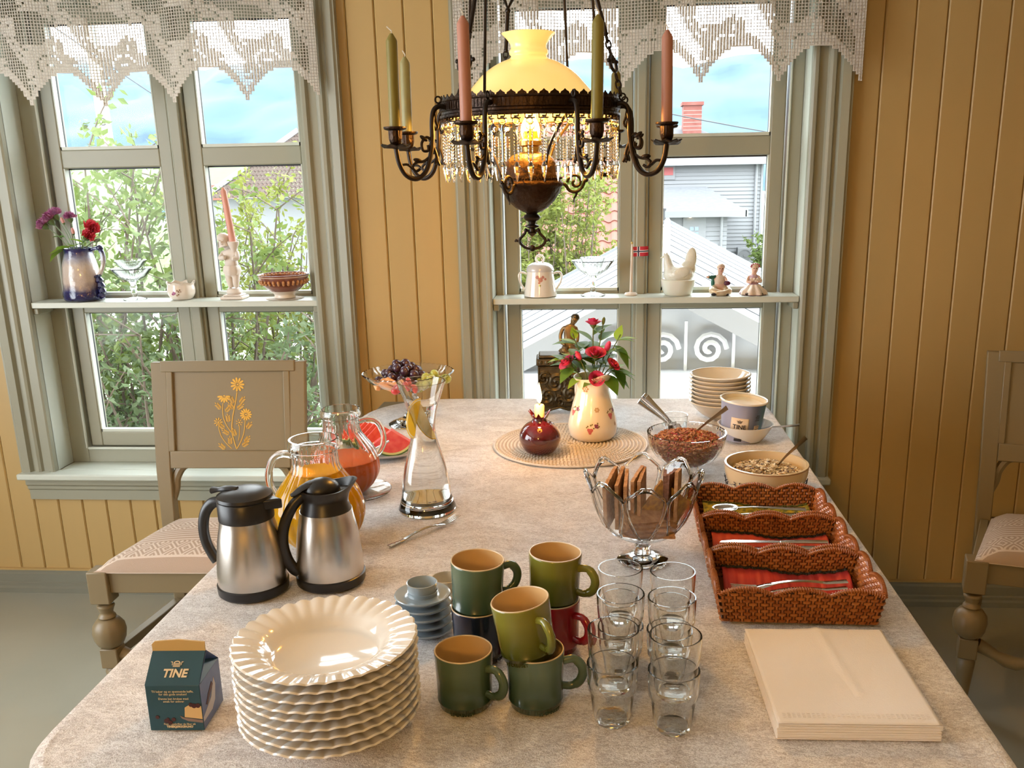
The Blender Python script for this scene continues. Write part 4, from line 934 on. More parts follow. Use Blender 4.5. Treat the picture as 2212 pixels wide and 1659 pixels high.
# assumed unseen pendant lamp, hung low behind the camera for warm light on front faces
CL = thing('assumed_pendant_lamp', 'assumed round frosted pendant lamp, out of view behind the near end of the table', 'lamp', (-.5, -1.5, 2.5))
ob('ceiling_rose', MB().lathe([(0, -.001), (.06, -.001), (.05, -.03), (0, -.03)], 32), M_brz, CL); ob('cord', MB().tube([(0, 0, -.03), (0, 0, -.58)], .004, 6), M_brzd, CL); ob('globe', MB().ball((0, 0, -.70), (.13, .13, .12), 24, 12), mat('frosted_lit_glass', (.9, .8, .6), .5, emit=((1, .6, .2), 5)), CL)
lamp('assumed_pendant_lamp_light', (-.5, -1.33, 1.78), 48.0, (1.0, .52, .11), .12)  # warm light of the assumed lamp, set just in front of its globe
# ================================================================ things on the table
TT = .7525
M_clear = real_glass('clear_table_glass', (.985, .99, .988), 1.45)
M_cut = real_glass('pressed_crystal_glass', (.98, .985, .985), 1.48); M_comp = M_cut
M_press = real_glass('moulded_glass', (.985, .99, .99), 1.47); M_tum = real_glass('tumbler_glass', (.985, .99, .988), 1.45)
M_rib = real_glass('ribbed_jug_glass', (.985, .99, .985), 1.42)
M_ridge = M_press
M_steel = mat('brushed_steel', (.62, .58, .53), .27, 1.0, bump=(900, .05), stretch=(1, 1, .02))
M_cutl = mat('polished_steel', (.60, .58, .56), .16, 1.0)
M_blk = mat('black_plastic', (.012, .011, .012), .35)
M_porc = mat('white_porcelain', (.78, .76, .72), .12, coat=.6)
# ---- thermos jugs
def thermos(loc, rz, label, flip):
    t = thing('thermos_jug', label, 'thermos jug', loc, rz, 'steel thermos jugs')
    ob('base_ring', MB().lathe([(0, 0), (.056, 0), (.060, .004), (.061, .018), (.058, .020), (0, .020)], 48), M_blk, t)
    ob('body', MB().lathe(sp2([(.0585, .0201), (.0585, .04), (.056, .07), (.052, .10), (.047, .125), (.0455, .136)], 3) + [(0, .136)], 64, caps=True), M_steel, t)
    if not flip:
        ob('collar', MB().lathe([(0, .1361), (.0465, .1361), (.0465, .168), (.045, .170), (0, .170)], 48), M_blk, t)
        ob('lid', MB().lathe([(0, .1702), (.0445, .1702), (.047, .173), (.046, .178), (.035, .184), (.018, .187), (0, .1875)], 48), M_blk, t)
        ob('thumb_lever', MB().tube(spline([(-.012, 0, .187), (-.030, 0, .186), (-.048, 0, .183), (-.062, 0, .181)], 4), [.005, .006, .007, .0075, .008, .008, .007, .006, .006, .007, .008, .009, .006], 8, flat=.7), M_blk, t)
        ob('spout', MB().prism([(0, -.017), (.030, 0), (0, .017)], .018, Matrix.Translation((.040, 0, .156))), M_blk, t, bevel=.003)
    else:
        ob('collar', MB().lathe(sp2([(.0445, .1361), (.040, .150), (.038, .160), (.041, .170), (.043, .176)], 3) + [(.040, .176), (.037, .165), (0, .165)], 48, fl=lambda th, i, r, z: (r * (1 + (.36 * max(0, cos(th)) ** 6 * max(0, (z - .150) / .026))), z + .010 * max(0, cos(th)) ** 4 * max(0, (z - .15) / .026))), M_blk, t)
        ob('lid', MB().ball((-.004, 0, .172), (.032, .027, .022), 24, 14), M_blk, t)
        ob('thumb_lever', MB().tube(spline([(-.02, 0, .186), (-.036, 0, .180), (-.050, 0, .172), (-.058, 0, .170)], 4), [.012, .012, .012, .011, .011, .010, .010, .009, .008, .007, .006, .005, .003], 8, flat=.55), M_blk, t)
    hp = [(-.044, 0, .160), (-.062, 0, .158), (-.078, 0, .140), (-.085, 0, .112), (-.083, 0, .085), (-.074, 0, .063), (-.066, 0, .050)] if not flip else [(-.038, 0, .166), (-.056, 0, .150), (-.072, 0, .120), (-.078, 0, .088), (-.074, 0, .058), (-.064, 0, .036), (-.056, 0, .028)]
    ob('handle', MB().tube(spline(hp, 5), .0098, 10, flat=.75, up=(0, 1, 0)), M_blk, t)
thermos((-.613, 1.445, TT), R_(-8), 'steel thermos jug with flat black lid in front of the orange juice', False)
thermos((-.487, 1.487, TT), R_(28), 'steel thermos jug with domed black lid and wide spout behind the plates', True)
# ---- juice jugs
def juice(loc, rz, label, jm, fillz, sc, hname):
    t = thing('juice_jug', label, 'jug', loc, rz, 'glass juice jugs')
    out = sp2([(.040, 0), (.058, .008), (.080, .040), (.086, .072), (.078, .108), (.058, .138), (.046, .158), (.043, .180), (.044, .192)], 4) + [(.049, .196), (.050, .204), (.048, .212), (.047, .216)]
    out = [(r * sc, z * sc) for r, z in out]
    fl_ = lambda th, i, r, z: (r * (1 + (.030 * abs(cos(th * 11 + z * 14)) if .02 < z < .185 * sc else 0)), z)
    ob('glass_body', MB().lathe(shell(out, .004, .006), 132, fl=fl_), M_rib, t, smooth=40)
    inn = [(r - .0022, max(z, .0045)) for r, z in out if z <= fillz * sc]
    ob('juice', MB().lathe([(0, .0045)] + inn + [(inn[-1][0] - .0005, fillz * sc), (0, fillz * sc)], 132, fl=lambda th, i, r, z: (r * (1 + (.030 * abs(cos(th * 11 + z * 14)) if .02 < z < .185 * sc and r > .005 else 0)), z)), jm, t, smooth=60)
    ob('handle', MB().tube([(p[0] * sc, 0, p[2] * sc) for p in spline([(-.043, 0, .178), (-.070, 0, .180), (-.092, 0, .168), (-.104, 0, .140), (-.104, 0, .112), (-.092, 0, .092), (-.082, 0, .086)], 6)], .0075 * sc, 12), M_press, t)
    return t
M_oj = mat('orange_juice', (.92, .43, .002), .6, spec=.08); M_pj = mat('pink_grapefruit_juice', (.72, .14, .018), .6, spec=.08)
juice((-.555, 1.655, TT), R_(-12), 'ribbed glass jug of yellow orange juice behind the thermos jugs', M_oj, .152, 1.0, 0)
juice((-.586, 1.945, TT + .006), R_(-150), 'ribbed glass jug of deep orange-pink juice beside the watermelon', M_pj, .088, .90, 0)
su = thing('glass_saucer', 'clear glass saucer under the jug of pink juice', 'saucer', (-.565, 1.94, TT)); ob('dish', MB().lathe([(0, .001), (.05, 0), (.082, .010), (.083, .012), (.05, .0035), (0, .004)], 48), M_press, su)
# ---- water carafe
CA = thing('water_carafe', 'hourglass clear glass carafe of water with lemon wedges', 'carafe', (-.382, 1.852, TT))
cpr = [(.060, 0), (.062, .006), (.058, .016), (.054, .030)] + sp2([(.053, .035), (.050, .065), (.045, .095), (.036, .130), (.028, .160), (.0255, .178), (.026, .195), (.031, .222), (.040, .250), (.051, .283)], 4)
ob('glass_body', MB().lathe(shell(cpr, .003, .022), 64), M_tum, CA, smooth=60)
ob('thick_foot', MB().lathe([(0, .0008), (.0585, .0008), (.0605, .006), (.0565, .016), (.0505, .019), (0, .0205)], 48), M_press, CA)
wpr = [(r - .0036, z) for r, z in cpr if .024 < z < .236]
ob('water', MB().lathe([(0, .0235)] + wpr + [(wpr[-1][0], .236), (0, .236)], 64), real_glass('water', (.99, .995, .995), 1.12), CA, smooth=60)
M_lem = mat('lemon_peel', (.80, .52, .03), .4); M_lemf = mat('lemon_flesh', (.78, .66, .30), .35, sss=.2, var=(90, (.85, .78, .50), .2)); M_pith = mat('lemon_pith', (.84, .80, .62), .6)
for k, (dx, dy, z, rx, ry, rz) in enumerate(((-.010, -.008, .205, 80, 12, 8), (.010, -.003, .200, 78, -20, 20))):
    lw = thing('lemon_wedge', 'bright yellow lemon wedge leaning in the carafe' if k == 0 else 'pale lemon slice cut side out in the carafe', 'lemon', (-.382 + dx, 1.852 + dy, TT + z), rot=(R_(rx), R_(ry), R_(rz)), group='lemon pieces in the carafe')
    hp = [(.036 * cos(a) * .62, .043 * sin(a)) for a in [pi / 2 + pi * i / 14 for i in range(15)]]; hq = [(x * .90, y * .90) for x, y in hp]
    ob('peel', MB().prism(hp, .009), M_lem, lw, bevel=.001); ob('pith', MB().prism([(x * .95 + .0005, y * .95) for x, y in hp], .0096, Matrix.Translation((0, 0, -.0003))), M_pith, lw)
    ob('flesh', MB().prism([(x + .001, y) for x, y in hq], .0104, Matrix.Translation((0, 0, -.0007))), M_lemf if k else M_lem, lw)
# ---- cutlery
def fork_mesh(L=.19, tines=4):
    b = MB(); n = 22; w = []
    for i in range(n + 1):
        u = i / n; x = u * L
        hw = .0062 - .0028 * min(1, u * 3) if u < .33 else (.0034 if u < .62 else .0034 + (.0085 - .0034) * min(1, (u - .62) / .14))
        z = .003 + .007 * max(0, sin(pi * (u - .18) / .6)) if .18 < u < .78 else .003
        if u > .78: z = .003 + .012 * ((u - .78) / .22) ** 1.5 * .6
        w.append((x, hw, z))
    k = [q for q in w if q[0] <= L * .79]
    vs = []
    for x, hw, z in k: vs += [(x, -hw, z), (x, hw, z), (x, hw * .8, z + .0016), (x, -hw * .8, z + .0016)]
    fs = [(0, 1, 2, 3), tuple(len(vs) - 4 + i for i in range(4))]
    for i in range(len(k) - 1):
        for j in range(4): fs.append((i * 4 + j, i * 4 + (j + 1) % 4, i * 4 + 4 + (j + 1) % 4, i * 4 + 4 + j))
    b.add(vs, fs)
    hb = MB().add(b.v, b.f); tn = []
    z0 = k[-1][2]
    for j in range(tines):
        y = -.0072 + .0144 * j / (tines - 1); tm = MB()
        tm.tube([(L * .775, y * .9, z0 + .0008), (L * .87, y, z0 + .0025), (L, y * .96, z0 + .0075)], [.0013, .0012, .0006], 6); tn.append(tm)
    return hb, tn
def spoon_mb(L=.17, bw=.017, bl=.05):
    h = MB(); pts = [(0, 0, .004), (L * .2, 0, .005), (L * .5, 0, .008), (L - bl * .9, 0, .006)]; h.tube(spline(pts, 4), [.0088 - .0054 * min(1, i / 9) for i in range(13)], 8, flat=.3)
    bo = MB()
    def bf(u, v):
        a = 2 * pi * u; rr_ = v; x = L - bl * .5 + bl * .5 * rr_ * cos(a); y = bw * rr_ * sin(a) * (1 - .15 * cos(a)); return (x, y, .0065 - .006 * (1 - rr_ * rr_))
    bo.grid(bf, 24, 6); return h, bo
def make_fork(loc, rot, label, grp='forks'):
    t = thing('fork', label, 'fork', loc, rot=rot, group=grp); hb, tn = fork_mesh(); ob('handle', hb, M_cutl, t, smooth=60)
    for q_ in tn: ob('tine', q_, M_cutl, t)
    return t
def make_spoon(loc, rot, label, L=.17, bw=.017, grp='spoons', mt=None):
    t = thing('spoon', label, 'spoon', loc, rot=rot, group=grp); h, bo = spoon_mb(L, bw, L * .29); ob('handle', h, mt or M_cutl, t)
    o = ob('bowl', bo, mt or M_cutl, t, smooth=80); sd = o.modifiers.new('thickness', 'SOLIDIFY'); sd.thickness = .0009; return t
make_fork((-.418, 1.640, TT - .001), (0, 0, math.atan2(.17, .124)), 'steel fork lying on the cloth in front of the carafe')
# ---- fruit stand
M_dgr = mat('dark_grape_skin', (.035, .012, .025), .28, coat=.4, var=(40, (.07, .025, .05), .2)); M_ggr = mat('green_grape_skin', (.42, .46, .10), .28, coat=.4, sss=.2); M_gst = mat('grape_stalk', (.16, .12, .05), .8)
FS = thing('fruit_stand', 'footed cut-glass fruit stand piled with grapes and melon', 'fruit stand', (-.562, 2.55, TT))
bowlp = [(.012, .098), (.04, .100), (.075, .112), (.105, .128), (.126, .148), (.130, .152)]
ob('bowl', MB().lathe([(0, .096)] + sp2(bowlp, 3) + [(r - .004, z + .002) for r, z in sp2(bowlp, 3)[::-1]] + [(0, .102)], 96, fl=lambda th, i, r, z: (r * (1 + .012 * abs(sin(th * 24)) * (1 if r > .05 else 0)), z + (.002 * abs(sin(th * 24)) if r > .12 else 0))), M_cut, FS, smooth=30)
ob('stem', MB().lathe([(.010, .097), (.012, .085), (.020, .078), (.012, .070), (.010, .050), (.014, .030), (.022, .020), (.012, .018)], 16), M_cut, FS, smooth=0)
ob('foot', MB().lathe([(0, .022), (.02, .021), (.05, .010), (.062, .003), (.062, 0), (0, 0)], 48, fl=lambda th, i, r, z: (r * (1 + .02 * abs(sin(th * 12))), z)), M_cut, FS, smooth=30)
fx, fy, fz = -.562, 2.55, TT + .106
dg = MB(); dg.ball((0, 0, 0), (.0128, .0128, .0142), 14, 10); dgm = dg.mesh('dark_grape', M_dgr); gg = MB(); gg.ball((0, 0, 0), (.0118, .0118, .0134), 14, 10); ggm = gg.mesh('green_grape', M_ggr)
rnd = random.Random(11); placed = []
def pile(cx_, cy_, r, n, rad_, me, nm, label, grp, base, hgt):
    tries = 0; k = 0
    while k < n and tries < 6000:
        tries += 1; a = rnd.uniform(0, 2 * pi); q = sqrt(rnd.random()) * r; x_, y_ = cx_ + q * cos(a), cy_ + q * sin(a)
        bz_ = base + .35 * max(0, math.hypot(x_, y_) - .05)
        z_ = bz_ + rnd.random() ** 1.3 * hgt * max(.05, 1 - (q / r) ** 1.6)
        if all((x_ - p[0]) ** 2 + (y_ - p[1]) ** 2 + (z_ - p[2]) ** 2 > (rad_ + p[3]) ** 2 * .80 for p in placed):
            placed.append((x_, y_, z_, rad_)); o = link(nm, me, None, (fx + x_, fy + y_, fz + z_), (rnd.uniform(-1, 1), rnd.uniform(-1, 1), rnd.uniform(0, 6))); tag(o, label, 'grape', grp); k += 1
pile(.066, -.018, .050, 30, .0116, ggm, 'green_grape', 'pale green grape on the side of the fruit stand', 'green grapes on the fruit stand', .006, .034)
pile(-.012, .018, .078, 70, .0125, dgm, 'dark_grape', 'dark purple grape in the heap on the fruit stand', 'dark grapes on the fruit stand', .006, .074)
gs = thing('grape_stalk', 'bare brown grape stalk sticking up among the green grapes', 'stalk', (fx + .078, fy - .002, fz + .03)); ob('stem', MB().tube(spline([(-.012, -.004, .0), (0, 0, .012), (.010, 0, .026), (.014, 0, .036)], 4), .0016, 5), M_gst, gs); ob('side_stem', MB().tube([(0, 0, .012), (-.008, 0, .018)], .0013, 5), M_gst, gs)
M_str = mat('red_fruit_flesh', (.55, .03, .04), .3, coat=.3, var=(60, (.70, .12, .10), .2)); M_mel = mat('orange_melon_flesh', (.85, .38, .14), .35, var=(40, (.90, .52, .26), .2))
for k, (x_, y_, z_, s_, rz) in enumerate(((-.006, -.078, .020, 1.0, .2), (.006, -.070, .032, .8, 1.2), (.024, -.082, .017, .9, 2.4), (-.022, -.080, .012, .8, 3.3))):
    o = ob('strawberry_half', MB().ball((0, 0, 0), (.019 * s_, .015 * s_, .016 * s_), 14, 10, fn=lambda d: 1 - .22 * max(0, d.x)), M_str, None, (fx + x_, fy + y_, fz + z_), (.3, .2, rz)); tag(o, ('large red strawberry piece at the middle front of the fruit stand', 'red strawberry piece lying highest against the dark grapes', 'red strawberry piece beside the green grapes', 'small red strawberry piece beside the orange melon')[k], 'strawberry', 'strawberry pieces on the fruit stand')
for k, (x_, y_, z_, rz) in enumerate(((-.055, -.058, .024, .5), (-.070, -.040, .024, 1.2), (-.045, -.072, .018, -.3), (-.080, -.055, .020, 2.0), (-.035, -.060, .032, -.6))):
    o = ob('melon_chunk', MB().box(-.022, .022, -.007, .007, -.006, .006), M_mel, None, (fx + x_, fy + y_, fz + z_), (.2, .25 * (-1) ** k, rz), bevel=.003); tag(o, ('orange melon chunk in the middle of the five on the fruit stand', 'orange melon chunk lying farthest back on the fruit stand', 'orange melon chunk nearest the viewer on the fruit stand', 'orange melon chunk outermost at the rim of the fruit stand', 'orange melon chunk resting highest against the strawberries')[k], 'melon piece', 'melon chunks on the fruit stand')
# ---- watermelon plate
wx, wy = -.575, 2.245
WP = thing('serving_plate', 'white oval serving plate under the watermelon slices', 'plate', (wx, wy, TT)); ob('dish', MB().lathe([(0, .004), (.06, .002), (.09, .008), (.118, .020), (.120, .0215), (.09, .012), (.06, .006), (0, .0065)], 48, M=Matrix.Scale(.72, 4, (0, 1, 0))), M_porc, WP)
M_wm = mat('watermelon_flesh', (.66, .05, .055), .35, var=(60, (.76, .14, .12), .2)); M_wr = mat('watermelon_white_rind', (.62, .66, .30), .5); M_wg = mat('watermelon_green_skin', (.035, .10, .03), .35, var=(30, (.07, .16, .05), .2))
def melon(loc, rot, label, big):
    t = thing('watermelon_slice', label, 'watermelon', loc, rot=rot, group='watermelon slices'); a0, a1 = R_(215), R_(325); th = .040 if big else .011; Ro = .066
    def sec(r1, r0): return [(r1 * cos(a0 + (a1 - a0) * i / 16), r1 * sin(a0 + (a1 - a0) * i / 16)) for i in range(17)] + ([(0, 0)] if r0 == 0 else [(r0 * cos(a1 - (a1 - a0) * i / 16), r0 * sin(a1 - (a1 - a0) * i / 16)) for i in range(17)])
    off = Matrix.Translation((0, th / 2, Ro)) @ Matrix.Rotation(pi / 2, 4, 'X')
    ob('flesh', MB().prism(sec(Ro * .86, 0), th, off), M_wm, t); ob('white_rind', MB().prism(sec(Ro * .94, Ro * .861), th * .998, off), M_wr, t); ob('green_skin', MB().prism(sec(Ro, Ro * .941), th * .996, off), M_wg, t)
melon((wx + .036, wy - .030, TT + .009), (R_(-6), 0, R_(12)), 'thick watermelon wedge at the front of the serving plate', True)
for k in range(6): melon((wx + .000 - k * .0145, wy + .015 + k * .008, TT + .010), (R_(-18), 0, R_(38)), '%s thin watermelon slice, counted from the thick wedge' % ['first', 'second', 'third', 'fourth', 'fifth', 'sixth'][k], False)
make_spoon((wx + .04, wy - .070, TT + .055), (0, R_(28), R_(200)), 'steel spoon handle poking out beside the thick watermelon wedge', .12, .012)
# ---- woven placemat
mx_, my_ = -.091, 2.345
M_mat = mat('silver_woven_fibre', (.66, .60, .54), .42, .1, var=(60, (.78, .72, .66), .2))
PM = thing('placemat', 'round woven silver-beige placemat under the jug and candle', 'placemat', (mx_, my_, .752)); ob('backing', MB().lathe([(0, .0005), (.200, .0005), (.200, .0015), (0, .0015)], 64), mat('placemat_backing', (.46, .39, .33), .8), PM)
br = MB(); nrg = 20
for k in range(nrg):
    r0 = .012 + k * .0097; cnt = max(10, int(2 * pi * r0 / .0095))
    for i in range(cnt):
        a = 2 * pi * (i + .5 * (k % 2)) / cnt; M = Matrix.Translation((r0 * cos(a), r0 * sin(a), .003)) @ Matrix.Rotation(a + pi / 2 + .35, 4, 'Z'); vs = []
        for px, py, pz in ((-.0052, 0, -.0012), (0, -.0038, -.0012), (.0052, 0, -.0012), (0, .0038, -.0012), (-.002, -.0012, .0016), (.002, -.0012, .0016), (.002, .0012, .0016), (-.002, .0012, .0016)): vs.append(M @ Vector((px, py, pz)))
        br.add(vs, [(0, 1, 5, 4), (1, 2, 6, 5), (2, 3, 7, 6), (3, 0, 4, 7), (4, 5, 6, 7)])
o = ob('braided_rings', br, M_mat, PM, smooth=0, fix=False); o['kind'] = 'stuff'
ob('rim_cord', MB().tube([(.2015 * cos(2 * pi * i / 96), .2015 * sin(2 * pi * i / 96), .003) for i in range(96)], .0028, 6, closed=True), M_mat, PM)
TM = .7575
# ---- pomegranate candle holder
M_pom = mat('dark_red_glaze', (.075, .004, .010), .08, coat=1.0)
PO = thing('pomegranate_candle_holder', 'glossy dark red pomegranate-shaped candle holder on the placemat', 'candle holder', (-.165, 2.252, TM))
ob('body', MB().lathe(sp2([(.0, .0), (.026, .0), (.042, .012), (.053, .038), (.050, .058), (.036, .076), (.022, .084), (.0175, .092), (.019, .098)], 4) + [(.016, .097), (.014, .088), (0, .086)], 48), M_pom, PO, smooth=60)
for k in range(6):
    a = 2 * pi * k / 6 + .5; M = Matrix.Rotation(a, 4, 'Z'); ob('crown_petal', MB().add([M @ Vector(p) for p in ((.0165, -.008, .094), (.0165, .008, .094), (.030, 0, .112 + .004 * (k % 2)), (.0185, -.008, .094), (.0185, .008, .094), (.0315, 0, .111 + .004 * (k % 2)))], [(0, 1, 2), (3, 5, 4), (0, 2, 5, 3), (1, 4, 5, 2), (0, 3, 4, 1)]), M_pom, PO)
CN = thing('stub_candle', 'short lit cream candle in the pomegranate holder', 'candle', (-.165, 2.252, TM + .0865)); ob('wax', MB().lathe([(0, 0), (.0128, 0), (.0128, .038), (.0105, .041), (.006, .0385), (0, .038)], 24), mat('warm_cream_wax', (.82, .62, .36), .5, sss=.4), CN)
ob('wick', MB().tube([(0, 0, .038), (.0008, 0, .048)], .0009, 5), mat('burnt_wick', (.02, .015, .01), .9), CN)
M_fl = mat('candle_flame', (1, .8, .4), .5, emit=((1.0, .70, .30), 9)); ob('flame', MB().lathe(sp2([(0, .043), (.0045, .050), (.0068, .060), (.0052, .074), (.0024, .088), (0, .098)], 4), 16, caps=False), M_fl, CN)
lamp('candle_light', (-.165, 2.215, TM + .16), 1.0, (1, .50, .16), .012)
# ---- floral milk jug with roses
def speckle(name, base, cols, scale, thr, size=.3):
    """porcelain with scattered printed flower sprigs"""
    mt, nt, b = _nt(name); N = nt.nodes; L = nt.links; tc = N.new('ShaderNodeTexCoord'); v = N.new('ShaderNodeTexVoronoi'); v.inputs['Scale'].default_value = scale; L.new(tc.outputs['Object'], v.inputs['Vector'])
    n = N.new('ShaderNodeTexNoise'); n.inputs['Scale'].default_value = scale * 6; L.new(tc.outputs['Object'], n.inputs['Vector'])
    a = N.new('ShaderNodeMath'); a.operation = 'MULTIPLY_ADD'; a.inputs[1].default_value = .35; L.new(n.outputs[0], a.inputs[0]); L.new(v.outputs['Distance'], a.inputs[2])
    r = N.new('ShaderNodeValToRGB'); r.color_ramp.elements[0].position = thr; r.color_ramp.elements[1].position = thr + .02; r.color_ramp.elements[0].color = (1, 1, 1, 1); r.color_ramp.elements[1].color = (0, 0, 0, 1); L.new(a.outputs[0], r.inputs[0])
    rc = N.new('ShaderNodeValToRGB'); e = rc.color_ramp.elements
    while len(e) < len(cols): e.new(.5)
    for i, c in enumerate(cols): e[i].position = i / len(cols); e[i].color = C4(c)
    rc.color_ramp.interpolation = 'CONSTANT'; n2 = N.new('ShaderNodeTexNoise'); n2.inputs['Scale'].default_value = scale * 4; L.new(tc.outputs['Object'], n2.inputs['Vector']); L.new(n2.outputs[0], rc.inputs[0])
    m_ = N.new('ShaderNodeMix'); m_.data_type = 'RGBA'; m_.inputs[6].default_value = C4(base); L.new(r.outputs[0], m_.inputs[0]); L.new(rc.outputs[0], m_.inputs[7]); L.new(m_.outputs[2], b.inputs['Base Color']); b.inputs['Roughness'].default_value = .15; b.inputs['Coat Weight'].default_value = .5; return mt
M_jug = mat('cream_porcelain', (.80, .71, .58), .15, coat=.5)
JX, JY = -.033, 2.402
JG = thing('milk_jug', 'tall cream porcelain jug with flower sprigs holding pink roses', 'jug', (JX, JY, TM), R_(-58))
jp = sp2([(.054, 0), (.062, .010), (.066, .030), (.064, .050), (.056, .085), (.047, .118), (.044, .136), (.047, .156), (.051, .170)], 4)
def jfl(th, i, r, z):
    k = max(0, (z - .115) / .055); c_ = max(0, cos(th)) ** 10; return (r * (1 + .30 * c_ * k), z + .012 * c_ * k - .004 * k * (1 - cos(2 * th)) * .5)
ob('body', MB().lathe(shell(jp, .0035, .005), 72, fl=jfl), M_jug, JG, smooth=60)
ob('handle', MB().tube(spline([(-.046, 0, .150), (-.066, 0, .150), (-.084, 0, .128), (-.084, 0, .098), (-.070, 0, .072), (-.058, 0, .064)], 5), .0062, 10, flat=.8, up=(0, 1, 0)), M_jug, JG)
M_rose = mat('deep_pink_rose', (.42, .010, .075), .5, var=(70, (.62, .07, .19), .2)); M_stem = mat('green_stem', (.09, .13, .03), .6); M_sep = mat('rose_sepal', (.08, .12, .035), .6)
M_rl = leafmat('rose_leaf_dark', (.05, .13, .025), (.13, .26, .03)); M_rl2 = leafmat('rose_leaf_bright', (.16, .30, .02), (.30, .46, .05))
def leaf_mesh(nm, mt, L_, w_):
    b = MB(); n = 8; vs = []
    for i in range(n + 1):
        u = i / n; hw = w_ * sin(pi * u ** .8) * (1 - .25 * u) if 0 < i < n else .0005; x = L_ * u; z = -.18 * L_ * u * u
        vs += [(x, -hw, z + hw * .25), (x, 0, z), (x, hw, z + hw * .25)]
    fs = []
    for i in range(n): fs += [(i * 3, i * 3 + 1, i * 3 + 4, i * 3 + 3), (i * 3 + 1, i * 3 + 2, i * 3 + 5, i * 3 + 4)]
    b.add(vs, fs); return b.mesh(nm, mt, 60, fix=False)
lmA = leaf_mesh('leaf', M_rl, .060, .022); lmB = leaf_mesh('leaf', M_rl2, .052, .018)
def bloom_mb(r):
    b = MB(); 
    for k in range(13):
        ring_ = 0 if k < 3 else (1 if k < 7 else 2); rr_ = r * (.30, .62, .95)[ring_]; a = k * 2.4; hgt = r * (1.05, 1.0, .8)[ring_]; op = (.1, .35, .75)[ring_]
        M = Matrix.Rotation(a, 4, 'Z'); vs = []; nu_, nv_ = 5, 4
        for i in range(nu_ + 1):
            for j in range(nv_ + 1):
                u = (i / nu_ - .5) * (2.2, 1.7, 1.5)[ring_]; v = j / nv_; rad_ = rr_ * (.35 + .65 * sin(v * pi * .5)) + op * r * .35 * v * v
                vs.append(M @ Vector((rad_ * cos(u), rad_ * sin(u), hgt * v * (1 - .12 * (u * 1.2) ** 2) - op * r * .25 * v ** 3)))
        fs = [(i * (nv_ + 1) + j, (i + 1) * (nv_ + 1) + j, (i + 1) * (nv_ + 1) + j + 1, i * (nv_ + 1) + j + 1) for i in range(nu_) for j in range(nv_)]; b.add(vs, fs)
    return b
blooms = {}
def flower(nm, label, cat, base, tip, mats, r, bud=False, leaves=(), grp=None, lms=(lmA, lmB), bm=None):
    base = Vector(base); tip = Vector(tip); t = thing(nm, label, cat, base, group=grp); d = tip - base; md = d * .5 + Vector((0, 0, .02))
    pts = spline([(0, 0, 0), md, d], 5); ob('stem', MB().tube(pts, [.0020 - .0006 * i / (len(pts) - 1) for i in range(len(pts))], 6), M_stem, t)
    dir_ = (pts[-1] - pts[-3]).normalized(); M = Matrix.Translation(d) @ dir_.to_track_quat('Z', 'Y').to_matrix().to_4x4()
    if r > 0:
        if bud: b = MB().ball((0, 0, r * .9), (r * .6, r * .6, r * 1.3), 10, 8)
        else: b = bm(r) if bm else bloom_mb(r)
        b.v = [M @ Vector(p) for p in b.v]; ob('bud' if bud else 'bloom', b, mats, t, smooth=60, fix=False)
        c = MB().lathe([(.0015, -r * .5), (r * .42, -r * .1), (r * .50, r * .25), (r * .40, r * .3), (0, 0)], 10, M=M); ob('calyx', c, M_sep, t)
    for (u, az, el, s, which) in leaves:
        p = pts[min(int(u * (len(pts) - 1)), len(pts) - 1)]; o = link('leaf', lms[which], t, p, (0, -el, az)); o.scale = (s, s, s)
    return t
jb = (JX, JY, TM + .09); RG = 'rose sprigs in the milk jug'
def rj(dx, dy, dz): return (JX + dx, JY + dy, TM + dz)
flower('rose_sprig', 'pink rose drooping low over the jug rim toward the bronze box', 'rose', jb, rj(-.060, -.030, .205), M_rose, .021, leaves=((.6, 3.4, .3, 1.0, 1), (.75, 2.6, .6, .9, 1), (.85, 4.0, -.4, 1.0, 0), (.5, 3.9, -.3, 1.0, 1)), grp=RG)
flower('rose_sprig', 'largest open pink rose in the middle of the bouquet', 'rose', jb, rj(.008, -.035, .228), M_rose, .023, leaves=((.6, 4.5, .2, .9, 0), (.8, 1.0, .5, 1.0, 0), (.7, 2.8, .5, 1.1, 0), (.65, .2, .2, .9, 0)), grp=RG)
flower('rose_sprig', 'highest pink rose at the top of the bouquet', 'rose', jb, rj(.002, .012, .302), M_rose, .019, leaves=((.7, 3.0, .7, 1.1, 0), (.8, .4, .6, 1.0, 0), (.6, 1.6, .4, 1.0, 0), (.5, 3.6, .1, 1.2, 0)), grp=RG)
flower('rose_sprig', 'round pink rose near the jug spout below the drooping leaves', 'rose', jb, rj(.050, -.030, .200), M_rose, .017, leaves=((.75, -.3, .1, 1.3, 0), (.6, -.9, -.5, 1.2, 0), (.8, .4, -.2, 1.1, 0)), grp=RG)
flower('rose_sprig', 'small dark pink rose resting on the front of the jug rim', 'rose', jb, rj(.010, -.045, .168), M_rose, .018, leaves=((.7, 4.0, .0, .8, 0),), grp=RG)
flower('rose_sprig', 'pink rosebud beside the largest rose', 'rose', jb, rj(.036, -.020, .240), M_rose, .013, True, leaves=((.8, .2, .6, 1.0, 1), (.6, .9, .5, 1.1, 0)), grp=RG)
flower('rose_sprig', 'reddish half-open bud above the drooping rose', 'rose', jb, rj(-.032, -.030, .218), M_rose, .013, True, leaves=((.8, 2.9, .6, 1.2, 1), (.9, 3.3, .3, 1.0, 0), (.6, 2.5, .7, 1.1, 0)), grp=RG)
